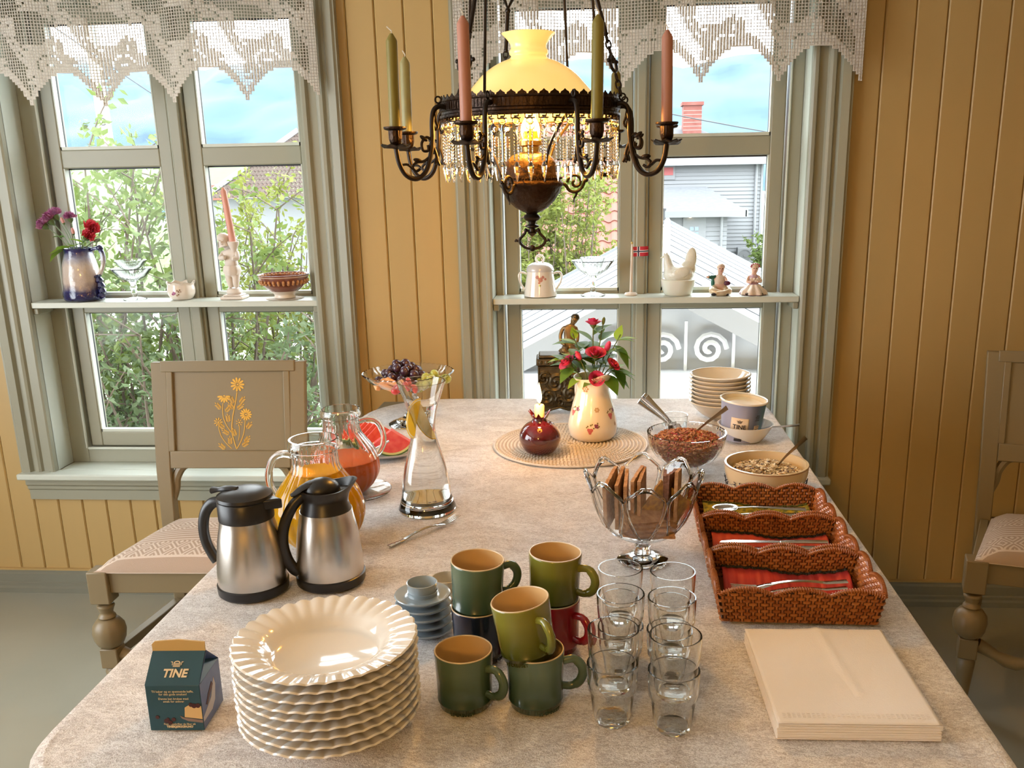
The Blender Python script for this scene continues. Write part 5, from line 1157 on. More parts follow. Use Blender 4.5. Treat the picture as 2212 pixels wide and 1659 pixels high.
flower('rose_sprig', 'long thin sprig with bright leaves reaching toward the mullion', 'rose', jb, rj(.070, .0, .272), M_sep, .004, True, leaves=((.98, 1.0, 1.2, .85, 1), (.9, .1, .1, .9, 1), (.95, -.2, .3, 1.0, 1), (.7, .5, -.3, 1.1, 0), (.8, 5.8, -.8, 1.2, 0)), grp=RG)
flower('rose_sprig', 'sprig with closed dark green buds standing highest', 'rose', jb, rj(.028, .02, .305), M_sep, .008, True, leaves=((.8, 2.0, .5, 1.0, 1), (.7, .8, .5, 1.0, 0)), grp=RG)
flower('rose_sprig', 'leafy sprig rising in front of the statuette', 'rose', jb, rj(-.050, .005, .275), M_sep, .004, True, leaves=((.98, 2.0, 1.2, .7, 1), (.85, 3.4, .2, 1.1, 0), (.8, 3.0, .4, 1.0, 1), (.65, 3.9, .0, 1.0, 0), (.75, 1.2, .4, 1.0, 0), (.7, 4.4, .1, 1.0, 0)), grp=RG)
flower('rose_sprig', 'leafy sprig without bloom spreading low over the casket lid', 'rose', jb, rj(-.075, .012, .215), M_sep, .003, True, leaves=((.7, 3.3, .2, 1.0, 0), (.85, 2.6, .4, 1.0, 0), (.95, 3.5, .1, 1.0, 1), (.8, 4.2, -.2, .9, 1), (.6, 2.2, .5, 1.0, 0)), grp=RG)
flower('rose_sprig', 'dense leafy sprig in the heart of the bouquet', 'rose', jb, rj(.0, .0, .235), M_sep, .003, True, leaves=((.6, 4.7, .1, 1.0, 0), (.7, 5.3, .2, 1.0, 0), (.8, 3.8, .2, 1.0, 0), (.9, .6, .5, 1.0, 1), (.75, 1.7, .5, 1.0, 0), (.95, 2.7, .6, 1.0, 0), (.85, 5.9, .3, 1.0, 0)), grp=RG)
flower('rose_sprig', 'leafy sprig hanging over the jug spout', 'rose', jb, rj(.065, -.012, .195), M_sep, .003, True, leaves=((.7, 6.0, -.5, 1.1, 0), (.85, .1, -.3, 1.1, 0), (.95, 5.6, -.9, 1.0, 0), (.8, .9, .3, 1.0, 1)), grp=RG)
# printed sprigs on the jug
def jr(z):
    for (ra, za), (rb, zb) in zip(jp[:-1], jp[1:]):
        if za <= z <= zb: return ra + (rb - ra) * (z - za) / max(zb - za, 1e-6) + .0002
    return jp[-1][0]
M_jr = mat('jug_print_rose', (.48, .12, .13), .35); M_jv = mat('jug_print_plum', (.20, .05, .10), .35); M_jl = mat('jug_print_leaf', (.17, .15, .05), .4); M_jbr = mat('jug_print_brown', (.42, .24, .10), .4)
FA = R_(-32)
def sprig(th, z, s, full=True):
    if full:
        decal(jr, th, tuple((dx * s, z + dz * s, r_ * s) for dx, dz, r_ in ((-.006, -.006, .0065), (-.010, -.003, .004), (-.002, -.004, .0045), (-.006, -.012, .004))), M_jr, 'rose_print', JG)
        decal(jr, th, tuple((dx * s, z + dz * s, r_ * s) for dx, dz, r_ in ((.010, .005, .004), (.013, .009, .003), (.008, .009, .003), (.014, .003, .0028))), M_jv, 'plum_print', JG)
        decal(jr, th, tuple((dx * s, z + dz * s, r_ * s) for dx, dz, r_ in ((-.012, .006, .0022), (-.004, .009, .0025), (0, .011, .002), (.018, .005, .002), (.014, .014, .002), (-.015, .003, .002), (.004, .001, .0022))), M_jl, 'leaf_print', JG)
    else: decal(jr, th, tuple((.0052 * s * cos(a), z + .0052 * s * sin(a), .0024 * s) for a in [2 * pi * k / 6 for k in range(6)]) + ((0, z, .0016 * s),), M_jbr, 'rosette_print', JG)
for dth, z_, s_, fu in ((.0, .040, 1.0, True), (.22, .088, .9, False), (-.95, .082, .9, True), (1.0, .075, 1.0, True), (-.42, .142, 1.3, False), (.18, .135, .4, False), (2.2, .06, 1.0, True), (-2.2, .05, 1.0, True), (3.0, .1, 1.0, True), (1.15, .045, .7, False)): sprig(FA + dth, z_, s_, fu)
# ---- bronze box and statuette
BX, BY = -.137, 2.700
M_obr = mat('ornate_dark_bronze', (.05, .038, .022), .36, .7, var=(60, (.10, .078, .045), .2))
bx = thing('bronze_casket', 'dark bronze casket with raised scroll ornament on bracket feet', 'casket', (BX, BY, TT), R_(3))
def bsurf():
    b = MB(); w, h = .126, .125; nu_, nv_ = 64, 64
    def f(u, v):
        x = -w / 2 + w * u; z = .022 + h * v; k = 0
        for (cx__, cz__, r_) in ((-.035, .055, .026), (.030, .060, .028), (-.010, .095, .030), (.040, .112, .022), (-.045, .110, .022), (.0, .040, .02)):
            d = math.hypot(x - cx__, z - cz__)
            if d < r_: k = max(k, (.5 + .5 * cos(d / r_ * 4 * pi + 2 * math.atan2(z - cz__, x - cx__))) * (1 - .3 * d / r_))
        e = min(u, 1 - u, v, 1 - v); ed = 1 if e < .04 else 0
        if e < .001: return (x, -.036, z)
        return (x, -.037 - .0055 * k - .004 * ed, z)
    b.grid(f, nu_, nv_); return b
fb = ob('front_relief', bsurf(), M_obr, bx, smooth=30, fix=False)
ob('body', MB().box(-.063, .063, -.036, .040, .022, .147), M_obr, bx)
ob('lid', MB().box(-.067, .067, -.043, .045, .1475, .168).box(-.060, .060, -.036, .038, .168, .178), M_obr, bx, bevel=.004)
for k in range(7): ob('lid_rosette', MB().ball((-.054 + k * .018, -.0435, .158), (.0065, .003, .0065), 8, 6), M_obr, bx)
for s in (-1, 1):
    for yy in (-.040, .022): ob('bracket_foot', MB().prism([(s * .065, .0215), (s * .065, -.001), (s * .050, -.001), (s * .046, .007), (s * .030, .010), (s * .022, .018), (0, .0215)], .018, Matrix.Translation((0, yy + .018, .0005)) @ Matrix.Rotation(pi / 2, 4, 'X')), M_obr, bx)
ob('bowed_skirt', MB().tube(spline([(-.030, -.038, .012), (-.012, -.040, .018), (0, -.040, .021), (.012, -.040, .018), (.030, -.038, .012)], 5), .0035, 6), M_obr, bx)
def skin_fig(name, verts, edges, mt, parent, sub=2):
    me = bpy.data.meshes.new(name); me.from_pydata([v[0] for v in verts], edges, []); o = link(name, me, parent); me.materials.append(mt)
    md = o.modifiers.new('skin', 'SKIN'); md.use_smooth_shade = True
    for i, v in enumerate(verts):
        sv = me.skin_vertices[0].data[i]; sv.radius = v[1] if isinstance(v[1], tuple) else (v[1], v[1]); sv.use_root = (i == 0)
    s = o.modifiers.new('sub', 'SUBSURF'); s.levels = sub; s.render_levels = sub; return o
M_stat = mat('warm_bronze', (.17, .11, .045), .38, .6, var=(25, (.24, .16, .075), .2))
SX = -.105; SB = TT + .1785
stt = thing('seated_statuette', 'bronze seated nude figure with bowed head on the casket', 'statuette', (SX, BY, SB)); stt.scale = (.80, .80, .80)
fv = [((0, 0, .020), (.026, .020)), ((.0, .002, .050), (.019, .014)), ((-.002, .002, .078), (.023, .015)), ((.002, 0, .096), (.018, .012)), ((.010, -.002, .108), .0075),
      ((-.024, .002, .092), .0085), ((-.034, -.004, .066), .0070), ((-.032, -.016, .042), .0058), ((-.014, -.028, .034), .0052),
      ((.024, .002, .092), .0085), ((.032, -.004, .066), .0070), ((.030, -.018, .044), .0058), ((.016, -.030, .034), .0052),
      ((-.016, -.018, .018), .015), ((-.020, -.050, .020), .0115), ((-.006, -.046, .008), .008), ((.018, -.036, .006), .0065),
      ((.018, -.018, .018), .015), ((.026, -.050, .018), .0115), ((.010, -.056, .008), .008), ((-.018, -.054, .006), .0065)]
fe = [(0, 1), (1, 2), (2, 3), (3, 4), (3, 5), (5, 6), (6, 7), (7, 8), (3, 9), (9, 10), (10, 11), (11, 12), (0, 13), (13, 14), (14, 15), (15, 16), (0, 17), (17, 18), (18, 19), (19, 20)]
fv += [((.016, -.004, .118), (.0125, .013)), ((.021, -.008, .128), (.0135, .0145)), ((.023, -.010, .136), (.009, .010))]; fe += [(4, 21), (21, 22), (22, 23)]
skin_fig('body', fv, fe, M_stat, stt)
hd = MB(); Mh = Matrix.Translation((.021, -.008, .127)) @ Matrix.Rotation(.45, 4, 'Y') @ Matrix.Rotation(.5, 4, 'X')
hd.ball(Mh @ Vector((0, -.0150, -.001)), (.0022, .0028, .0035), 8, 6); 
for s in (-1, 1): hd.ball(Mh @ Vector((s * .0052, -.0118, .003)), (.0024, .0016, .0014), 8, 5)
hd.ball(Mh @ Vector((0, -.0122, -.0085)), (.0036, .0016, .0012), 8, 5); ob('face_relief', hd, M_stat, stt)
hr = MB().ball((.0225, -.002, .1325), (.0158, .0155, .0150), 16, 10, fn=lambda d: 1 + .04 * sin(d.x * 22) * sin(d.z * 18)); hr.ball((.016, .013, .122), (.009, .008, .009), 10, 8); ob('hair', hr, M_obr, stt)
ob('draped_base', MB().lathe([(0, 0), (.036, 0), (.040, .006), (.034, .014), (.022, .018), (0, .018)], 24, fl=lambda th, i, r, z: (r * (1 + .10 * sin(5 * th)), z)), M_stat, stt, smooth=60)
# ---- glass of teaspoons
GX, GY = .190, 2.43
sg = thing('spoon_glass', 'low clear glass holding teaspoons behind the granola bowl', 'glass', (GX, GY, TT)); ob('tumbler', MB().lathe(shell([(.026, 0), (.029, .004), (.034, .060)], .002, .005), 40), M_clear, sg)
for k, (dx, dy, ry, rz) in enumerate(((-.014, -.006, 40, 190), (-.004, .004, 46, 186), (.002, -.008, 47, 194), (.010, .006, 44, 180))):
    L_ = .150; a = R_(ry); zr = R_(rz); tipx, tipy = GX + .016 + dx * .3, GY + dy
    # handle end up and to the side, bowl down in the glass
    make_spoon((tipx + L_ * cos(a) * cos(zr), tipy + L_ * cos(a) * sin(zr) , TT + .0075 + L_ * sin(a)), (0, a, zr + pi), '%s teaspoon leaning in the glass, counted from the bronze casket' % ['first', 'second', 'third', 'fourth'][k], L_, .013, 'teaspoons in the glass').rotation_euler[0] = R_(70)
# ---- stack of cereal bowls on a white bowl foot
M_bowl = mat('cream_glazed_bowl', (.72, .66, .56), .14, coat=.5); M_bowlu = mat('grey_beige_glaze', (.42, .35, .28), .3)
wx_, wy_ = .331, 2.625; nbw = 8
bprof = sp2([(.030, 0), (.034, .003), (.050, .012), (.066, .026), (.080, .043), (.0840, .048)], 4) + [(.0866, .0488), (.0872, .0505), (.0860, .0520)]
bm_ = MB().lathe(shell(bprof, .0032, .004), 56).mesh('cereal_bowl', M_bowl, 60)
for k in range(nbw):
    o = link('cereal_bowl', bm_, None, (wx_ + random.uniform(-.001, .001), wy_, TT + k * .0115 + .0), (0, 0, 0)); tag(o, 'cream cereal bowl by the window, %s of its stack' % ORD[nbw - 1 - k], 'bowl', 'stacked cereal bowls')
# ---- white bowl with yoghurt tub
UX, UY = .366, 2.395
ub = MB().lathe(shell(sp2([(.040, 0), (.046, .004), (.060, .022), (.070, .040), (.073, .046)], 4), .003, .005), 56); o = ob('white_bowl', ub, M_porc, None, (UX + .006, UY, TT), smooth=60); tag(o, 'white bowl holding the blue yoghurt tub', 'bowl')
M_tub = zramp('blue_yoghurt_carton', [(0, (.30, .33, .48)), (.5, (.30, .32, .46)), (.8, (.12, .15, .26)), (1, (.10, .26, .38))], .45, rng=(-.05, .05), axis='X')
TB = thing('yoghurt_tub', 'open blue and white yoghurt tub standing in a white bowl', 'tub', (UX - .008, UY - .002, TT + .0065), rot=(R_(2), R_(4), 0))
r0, r1, ht = .0485, .0590, .106
ob('carton_wall', MB().lathe([(0, 0), (r0, 0), (r1, ht), (r1 - .0012, ht), (r0 - .0012, .002), (0, .002)], 56), M_tub, TB)
ob('rolled_rim', MB().tube([((r1 + .0015) * cos(2 * pi * i / 48), (r1 + .0015) * sin(2 * pi * i / 48), ht) for i in range(48)], .0028, 8, closed=True), M_porc, TB)
ob('inner_wall', MB().lathe([(.054, .080), (.0572, ht - .001), (.0578, ht - .001), (.0547, .080)], 48, caps=False), mat('cream_carton_inside', (.70, .62, .46), .4), TB)
ob('yoghurt', MB().lathe([(0, .089), (.02, .087), (.035, .091), (.05, .090), (.0555, .094), (.0555, .086), (0, .084)], 48, fl=lambda th, i, r, z: (r, z + .0025 * sin(2 * th + r * 90))), mat('white_yoghurt', (.82, .80, .74), .35, sss=.2), TB, smooth=70)
def wrapM(th0, r_of, off):
    def f(p):
        z = p.y; r_ = r_of(z) + off + p.z; th = th0 + p.x / r_; return Vector((r_ * cos(th), r_ * sin(th), z))
    return f
rof = lambda z: r0 + (r1 - r0) * z / ht
TH0 = R_(-104)
def patch(th0, w, z0, z1, off, mt, nm):
    b = MB(); nu_ = 14
    for j in (0, 1):
        for i in range(nu_ + 1):
            z = (z0, z1)[j]; r_ = rof(z) + off; th = th0 + (-w / 2 + w * i / nu_) / r_; b.v.append((r_ * cos(th), r_ * sin(th), z))
    b.f = [(i, i + 1, nu_ + 2 + i, nu_ + 1 + i) for i in range(nu_)]; b.m = [0] * nu_
    o = ob(nm, b, mt, TB, smooth=60, fix=False); sd = o.modifiers.new('t', 'SOLIDIFY'); sd.thickness = .0003; sd.offset = 1; return o
M_lab = mat('cream_label', (.72, .62, .52), .5); M_ink = mat('dark_navy_ink', (.012, .014, .03), .5)
patch(TH0, .047, .020, .068, .0003, M_lab, 'label_panel'); patch(R_(-52), .016, .018, .048, .0003, M_lab, 'barcode_field')
for k in range(11): patch(R_(-52), .013, .0205 + k * .0025, .0205 + k * .0025 + (.0008, .0014, .0006)[k % 3], .0008, M_ink, 'barcode_bar')
for k, (z_, w_) in enumerate(((.075, .010), (.071, .014), (.067, .012), (.062, .014))): patch(R_(-54), w_, z_, z_ + .0014, .0004, M_ink, 'print_line')
def at(dz): return lambda p: wrapM(TH0, rof, .0012)(Vector((p.x, p.y + dz, p.z)))
txt('TINE', .0165, M_ink, 'lettering', TB, bend=at(.0385), bold=.0003); txt('Naturell', .0085, M_ink, 'lettering', TB, bend=at(.0305)); txt('YOGHURT', .004, M_ink, 'lettering', TB, bend=at(.0255))
def logo(mt, parent, xf, s):
    """little layered churn mark with two hooks and an arch"""
    b = MB()
    def P_(poly): b.prism([(x * s, y * s) for x, y in poly], .0002)
    for y in (0, .22, .44): P_([(-.55, y), (.55, y), (.52, y + .13), (-.52, y + .13)])
    arch = [(.5 * cos(a), .58 + .34 * sin(a)) for a in [pi * i / 10 for i in range(11)]]; arch2 = [(.34 * cos(a), .58 + .2 * sin(a)) for a in [pi - pi * i / 10 for i in range(11)]]; P_(arch + arch2)
    for sg_ in (-1, 1): P_([(sg_ * .62, .25), (sg_ * .72, .25), (sg_ * .74, .68), (sg_ * .95, .74), (sg_ * .95, .82), (sg_ * .66, .80)])
    b.v = [xf(Vector(p)) for p in b.v]; return ob('logo_mark', b, mt, parent, smooth=0, fix=False)
logo(M_ink, TB, at(.0545), .0085)
patch(TH0 - .02, .020, .004, .012, .0006, M_ink, 'print_patch')
make_spoon((UX + .145, UY - .012, TT + .040), (0, R_(9), R_(175)), 'steel spoon laid across the white bowl beside the yoghurt tub', .15, .014).rotation_euler[0] = R_(35)
# ---- granola in a footed crystal bowl
QX, QY = .193, 2.118
GB = thing('crystal_bowl', 'footed cut-crystal bowl filled with granola', 'bowl', (QX, QY, TT))
gp = sp2([(.030, .022), (.050, .026), (.072, .042), (.086, .066), (.092, .092), (.0935, .100)], 4)
ob('bowl', MB().lathe([(0, .020)] + gp + [(r - .004, z) for r, z in gp[::-1]] + [(0, .027)], 96, fl=lambda th, i, r, z: (r * (1 + .014 * abs(sin(th * 10 + z * 25)) * (1 if .03 < z < .088 else 0)) + (.0012 * sin(th * 44) if z > .092 else 0), z)), M_cut, GB, smooth=30)
for k in range(3):
    a = 2 * pi * k / 3 - 1.1; ob('foot', MB().tube(spline([(.036 * cos(a), .036 * sin(a), .028), (.044 * cos(a), .044 * sin(a), .012), (.050 * cos(a), .050 * sin(a), .004)], 4), [.008] * 5 + [.006] * 4, 8), M_cut, GB)
def heap(name, label, cat, cx_, cy_, z0, R1, R0, h0, dome, n, sizes, cols, seed, squash=.5):
    rnd = random.Random(seed); b = MB()
    for i in range(n):
        a = rnd.uniform(0, 2 * pi); u = rnd.random()
        if rnd.random() < .62: q = sqrt(u) * R1 * .97; z = h0 + dome * (1 - (q / R1) ** 2) + rnd.uniform(-.003, .003) + .003 * sin(q * 200 + a * 3)
        else: z = rnd.uniform(0, h0); q = (R0 + (R1 - R0) * (z / h0) ** .6) - rnd.uniform(0, .004)
        s = rnd.uniform(*sizes); M = Matrix.Rotation(rnd.uniform(0, 6), 4, 'Z') @ Matrix.Rotation(rnd.uniform(-.9, .9), 4, 'X'); vs = [M @ Vector(p) for p in ((s, 0, 0), (0, s * .7, 0), (-s, 0, 0), (0, -s * .7, 0), (0, 0, s * squash), (0, 0, -s * squash))]
        b.add([(v.x + q * cos(a), v.y + q * sin(a), v.z + z) for v in vs], [(0, 1, 4), (1, 2, 4), (2, 3, 4), (3, 0, 4), (1, 0, 5), (2, 1, 5), (3, 2, 5), (0, 3, 5)], rnd.choices(range(len(cols)), [c[1] for c in cols])[0])
    b.lathe([(0, 0), (R0, 0), ((R0 + R1) / 2, h0 * .4), (R1 * .97, h0 * .95), (R1 * .7, h0 + dome * .4), (0, h0 + dome * .8)], 32)
    o = ob(name, b, [c[0] for c in cols], None, (cx_, cy_, z0), smooth=0, fix=False); return tag(o, label, cat, kind='stuff')
M_g1 = mat('granola_brown', (.30, .11, .05), .7); M_g2 = mat('granola_gold', (.48, .22, .09), .7); M_g3 = mat('granola_berry', (.42, .06, .06), .6); M_g4 = mat('granola_oat', (.58, .36, .20), .7)
heap('granola', 'reddish brown granola heaped in the crystal bowl', 'granola', QX, QY, TT + .029, .086, .040, .048, .020, 3000, (.0028, .0055), ((M_g1, 5), (M_g2, 4), (M_g3, 1.6), (M_g4, 2)), 21)
M_dull = mat('dull_bronze_steel', (.30, .23, .16), .3, 1.0)
def dipped(loc, end, label, L_):
    d = Vector(end) - Vector(loc); rz = math.atan2(d.y, d.x); el = math.atan2(d.z, math.hypot(d.x, d.y)); return make_spoon(loc, (R_(65), -el, rz), label, L_, .015, 'serving spoons', M_dull)
dipped((QX + .098, QY + .025, TT + .150), (QX + .010, QY - .000, TT + .082), 'spoon stuck in the granola', .135)
# ---- muesli bowl
VX, VY = .356, 1.975
M_mb = speckle('cream_bowl_with_blue_sprigs', (.66, .52, .32), [(.66, .52, .32), (.05, .05, .10), (.66, .52, .32), (.06, .05, .08), (.66, .52, .32), (.10, .08, .10)], 34, .26)
MBW = thing('muesli_bowl', 'cream stoneware bowl with dark vine pattern, filled with muesli', 'bowl', (VX, VY, TT))
mp = sp2([(.052, 0), (.060, .004), (.080, .022), (.089, .046), (.091, .066), (.091, .070)], 4)
M_cream = mat('cream_glaze_inside', (.70, .55, .34), .2, coat=.4)
ob('bowl', MB().lathe(shell(mp, .0045, .006), 64), M_cream, MBW, smooth=60)
dv = MB()
for k in range(9):
    a = 2 * pi * k / 9 - .3
    def W(u, v): th = a + u / .09; z = .030 + v; rr_ = .0866 + .0045 * min(1, max(0, (z - .020) / .030)) ; return (rr_ * cos(th), rr_ * sin(th), z)
    dv.tube([W(-.030 + .060 * i / 10, .004 * sin(i * .63)) for i in range(11)], .0006, 4); dv.tube([W(.0, -.010), W(.002, 0), W(.0, .012)], .0012, 4); dv.tube([W(-.014, .0), W(-.012, .008), W(-.018, .010)], .0007, 4)
    for u, v in ((.012, .004), (.017, .001), (.014, -.004), (-.012, -.005), (-.016, .004)): dv.ball(W(u, v), .0018, 6, 4)
ob('vine_pattern', dv, M_ink, MBW)
ob('rim_line', MB().tube([(.0912 * cos(2 * pi * i / 64), .0912 * sin(2 * pi * i / 64), .0675) for i in range(64)], .0009, 5, closed=True), mat('brown_rim_line', (.22, .10, .05), .4), MBW)
M_m1 = mat('oat_flake', (.66, .54, .36), .8); M_m2 = mat('pale_oat', (.78, .70, .54), .8); M_m3 = mat('raisin', (.07, .03, .03), .5); M_m4 = mat('bran_flake', (.42, .26, .13), .8)
heap('muesli', 'pale oat muesli with raisins in the cream bowl', 'muesli', VX, VY, TT + .008, .083, .050, .036, .020, 2400, (.003, .006), ((M_m1, 5), (M_m2, 4), (M_m3, 1), (M_m4, 1.6)), 22, .3)
dipped((VX + .088, VY + .012, TT + .122), (VX + .016, VY + .0, TT + .044), 'spoon stuck in the muesli', .118)
# ---- crispbread in a petal-shaped footed bowl
KX, KY = .070, 1.600
KB = thing('petal_bowl', 'footed moulded glass bowl with petal rim holding crispbread', 'bowl', (KX, KY, TT))
npet = 8
kp = sp2([(.014, .040), (.034, .044), (.058, .056), (.078, .080), (.091, .112), (.098, .142), (.101, .156)], 4)
def kfl(th, i, r, z):
    u = max(0, (z - .06) / .10); w = abs(cos(th * npet / 2)); return (r * (1 + .04 * u * w), z + .026 * u * u * (w - .6))
ob('bowl', MB().lathe([(0, .036)] + kp + [(r - .006, z + .001) for r, z in kp[::-1]] + [(0, .046)], 128, fl=kfl), M_press, KB, smooth=60)
for k in range(npet):
    a = 2 * pi * (k + .0) / npet; pts = []
    for s in (-1, 1):
        rng = range(0, 11) if s == -1 else range(10, -1, -1)
        for i in rng:
            u = i / 10; z = .066 + .094 * u; wd_ = .36 * sin(pi * min(u * .55 + .12, .62)) * (1 - .8 * max(0, u - .78) / .22); th = a + s * wd_; idx_ = min(len(kp) - 1, int(u * (len(kp) - 1)))
            rr_ = .066 + .040 * u ** .7; pts.append((rr_ * cos(th), rr_ * sin(th), z + .012 * u))
    ob('petal_ridge', MB().tube(pts, .0032, 7, closed=True), M_ridge, KB)
ob('stem', MB().lathe([(.012, .040), (.011, .034), (.015, .028), (.012, .022), (.016, .014), (.016, .010)], 16), M_press, KB)
ob('foot', MB().lathe([(0, .011), (.018, .012), (.040, .006), (.046, .002), (.046, 0), (0, 0)], 48, fl=lambda th, i, r, z: (r * (1 + .03 * cos(8 * th)), z)), M_press, KB)
M_cb1 = mat('brown_crispbread', (.38, .19, .085), .9, var=(120, (.56, .33, .17), .15), bump=(220, .9)); M_cb2 = mat('golden_crispbread', (.66, .42, .15), .9, var=(120, (.36, .22, .12), .15), bump=(220, .9)); M_cb3 = mat('dark_crispbread', (.10, .04, .025), .9, var=(140, (.22, .11, .08), .15), bump=(220, .9))
crd = MB(); nn_ = 16
def crisp_me(mt, w, h, th, seed, nm):
    b = MB(); pl = []; rn = random.Random(seed); n_ = 10
    for (xa, ya, xb, yb_) in ((-w, 0, w, 0), (w, 0, w, h), (w, h, -w, h), (-w, h, -w, 0)):
        for i in range(n_): u = i / n_; pl.append((xa + (xb - xa) * u + rn.uniform(-1, 1) * .0012, ya + (yb_ - ya) * u + rn.uniform(-1, 1) * .0012))
    b.prism(pl, th); return b.mesh(nm, mt, 0)
CBS = [(-.058, .000, 78, -12, 0, 0), (-.044, .004, 80, -9, 0, 0), (-.034, -.002, 80, -7, 0, 0), (-.012, .004, 84, -5, 0, 0), (-.005, .004, 84, -4, 0, 0), (.036, .004, 80, 8, 2, 0), (.046, .002, 80, 9, 2, 0), (.058, .0, 78, 12, 0, 0)]
place_ = ['leaning outermost on the carafe side', 'second from the carafe side', 'third from the carafe side', 'fourth from the carafe side', 'just beside the tall golden piece', 'first behind the tall golden piece', 'second behind the tall golden piece', 'leaning outermost on the basket side']
mts = [M_cb1, M_cb2, M_cb3]
for k, (dx, dy, rx, ry, mi_, _) in enumerate(CBS):
    me = crisp_me(mts[mi_], .038, .088 + .012 * (k in (3, 4)), .0062, k, 'crispbread'); o = link('crispbread', me, None, (KX + dx, KY + dy, TT + .066 + .016 * abs(dx) / .058), (R_(90), R_(ry), R_(74 + 6 * (k % 3)))); tag(o, 'brown crispbread slice %s in the petal bowl' % place_[k] if mi_ == 0 else 'dark crispbread slice %s in the petal bowl' % place_[k], 'crispbread', 'crispbread slices')
me = crisp_me(M_cb2, .037, .078, .006, 31, 'crispbread'); o = link('crispbread', me, None, (KX + .014, KY - .012, TT + .072), (R_(86), R_(38), R_(14))); tag(o, 'tall golden crispbread standing on its corner in the petal bowl', 'crispbread', 'crispbread slices')
for k in range(4):
    me = crisp_me(M_cb1, .046, .034, .0055, 40 + k, 'crispbread'); o = link('crispbread', me, None, (KX + .008 + .003 * k, KY - .060 + .006 * k, TT + .066 + .0068 * k), (R_(16 + 3 * k), R_(3), R_(4 + 6 * k))); tag(o, 'brown crispbread lying at the front of the petal bowl, %s of four' % ['nearest', 'second', 'third', 'rearmost'][k], 'crispbread', 'crispbread slices')
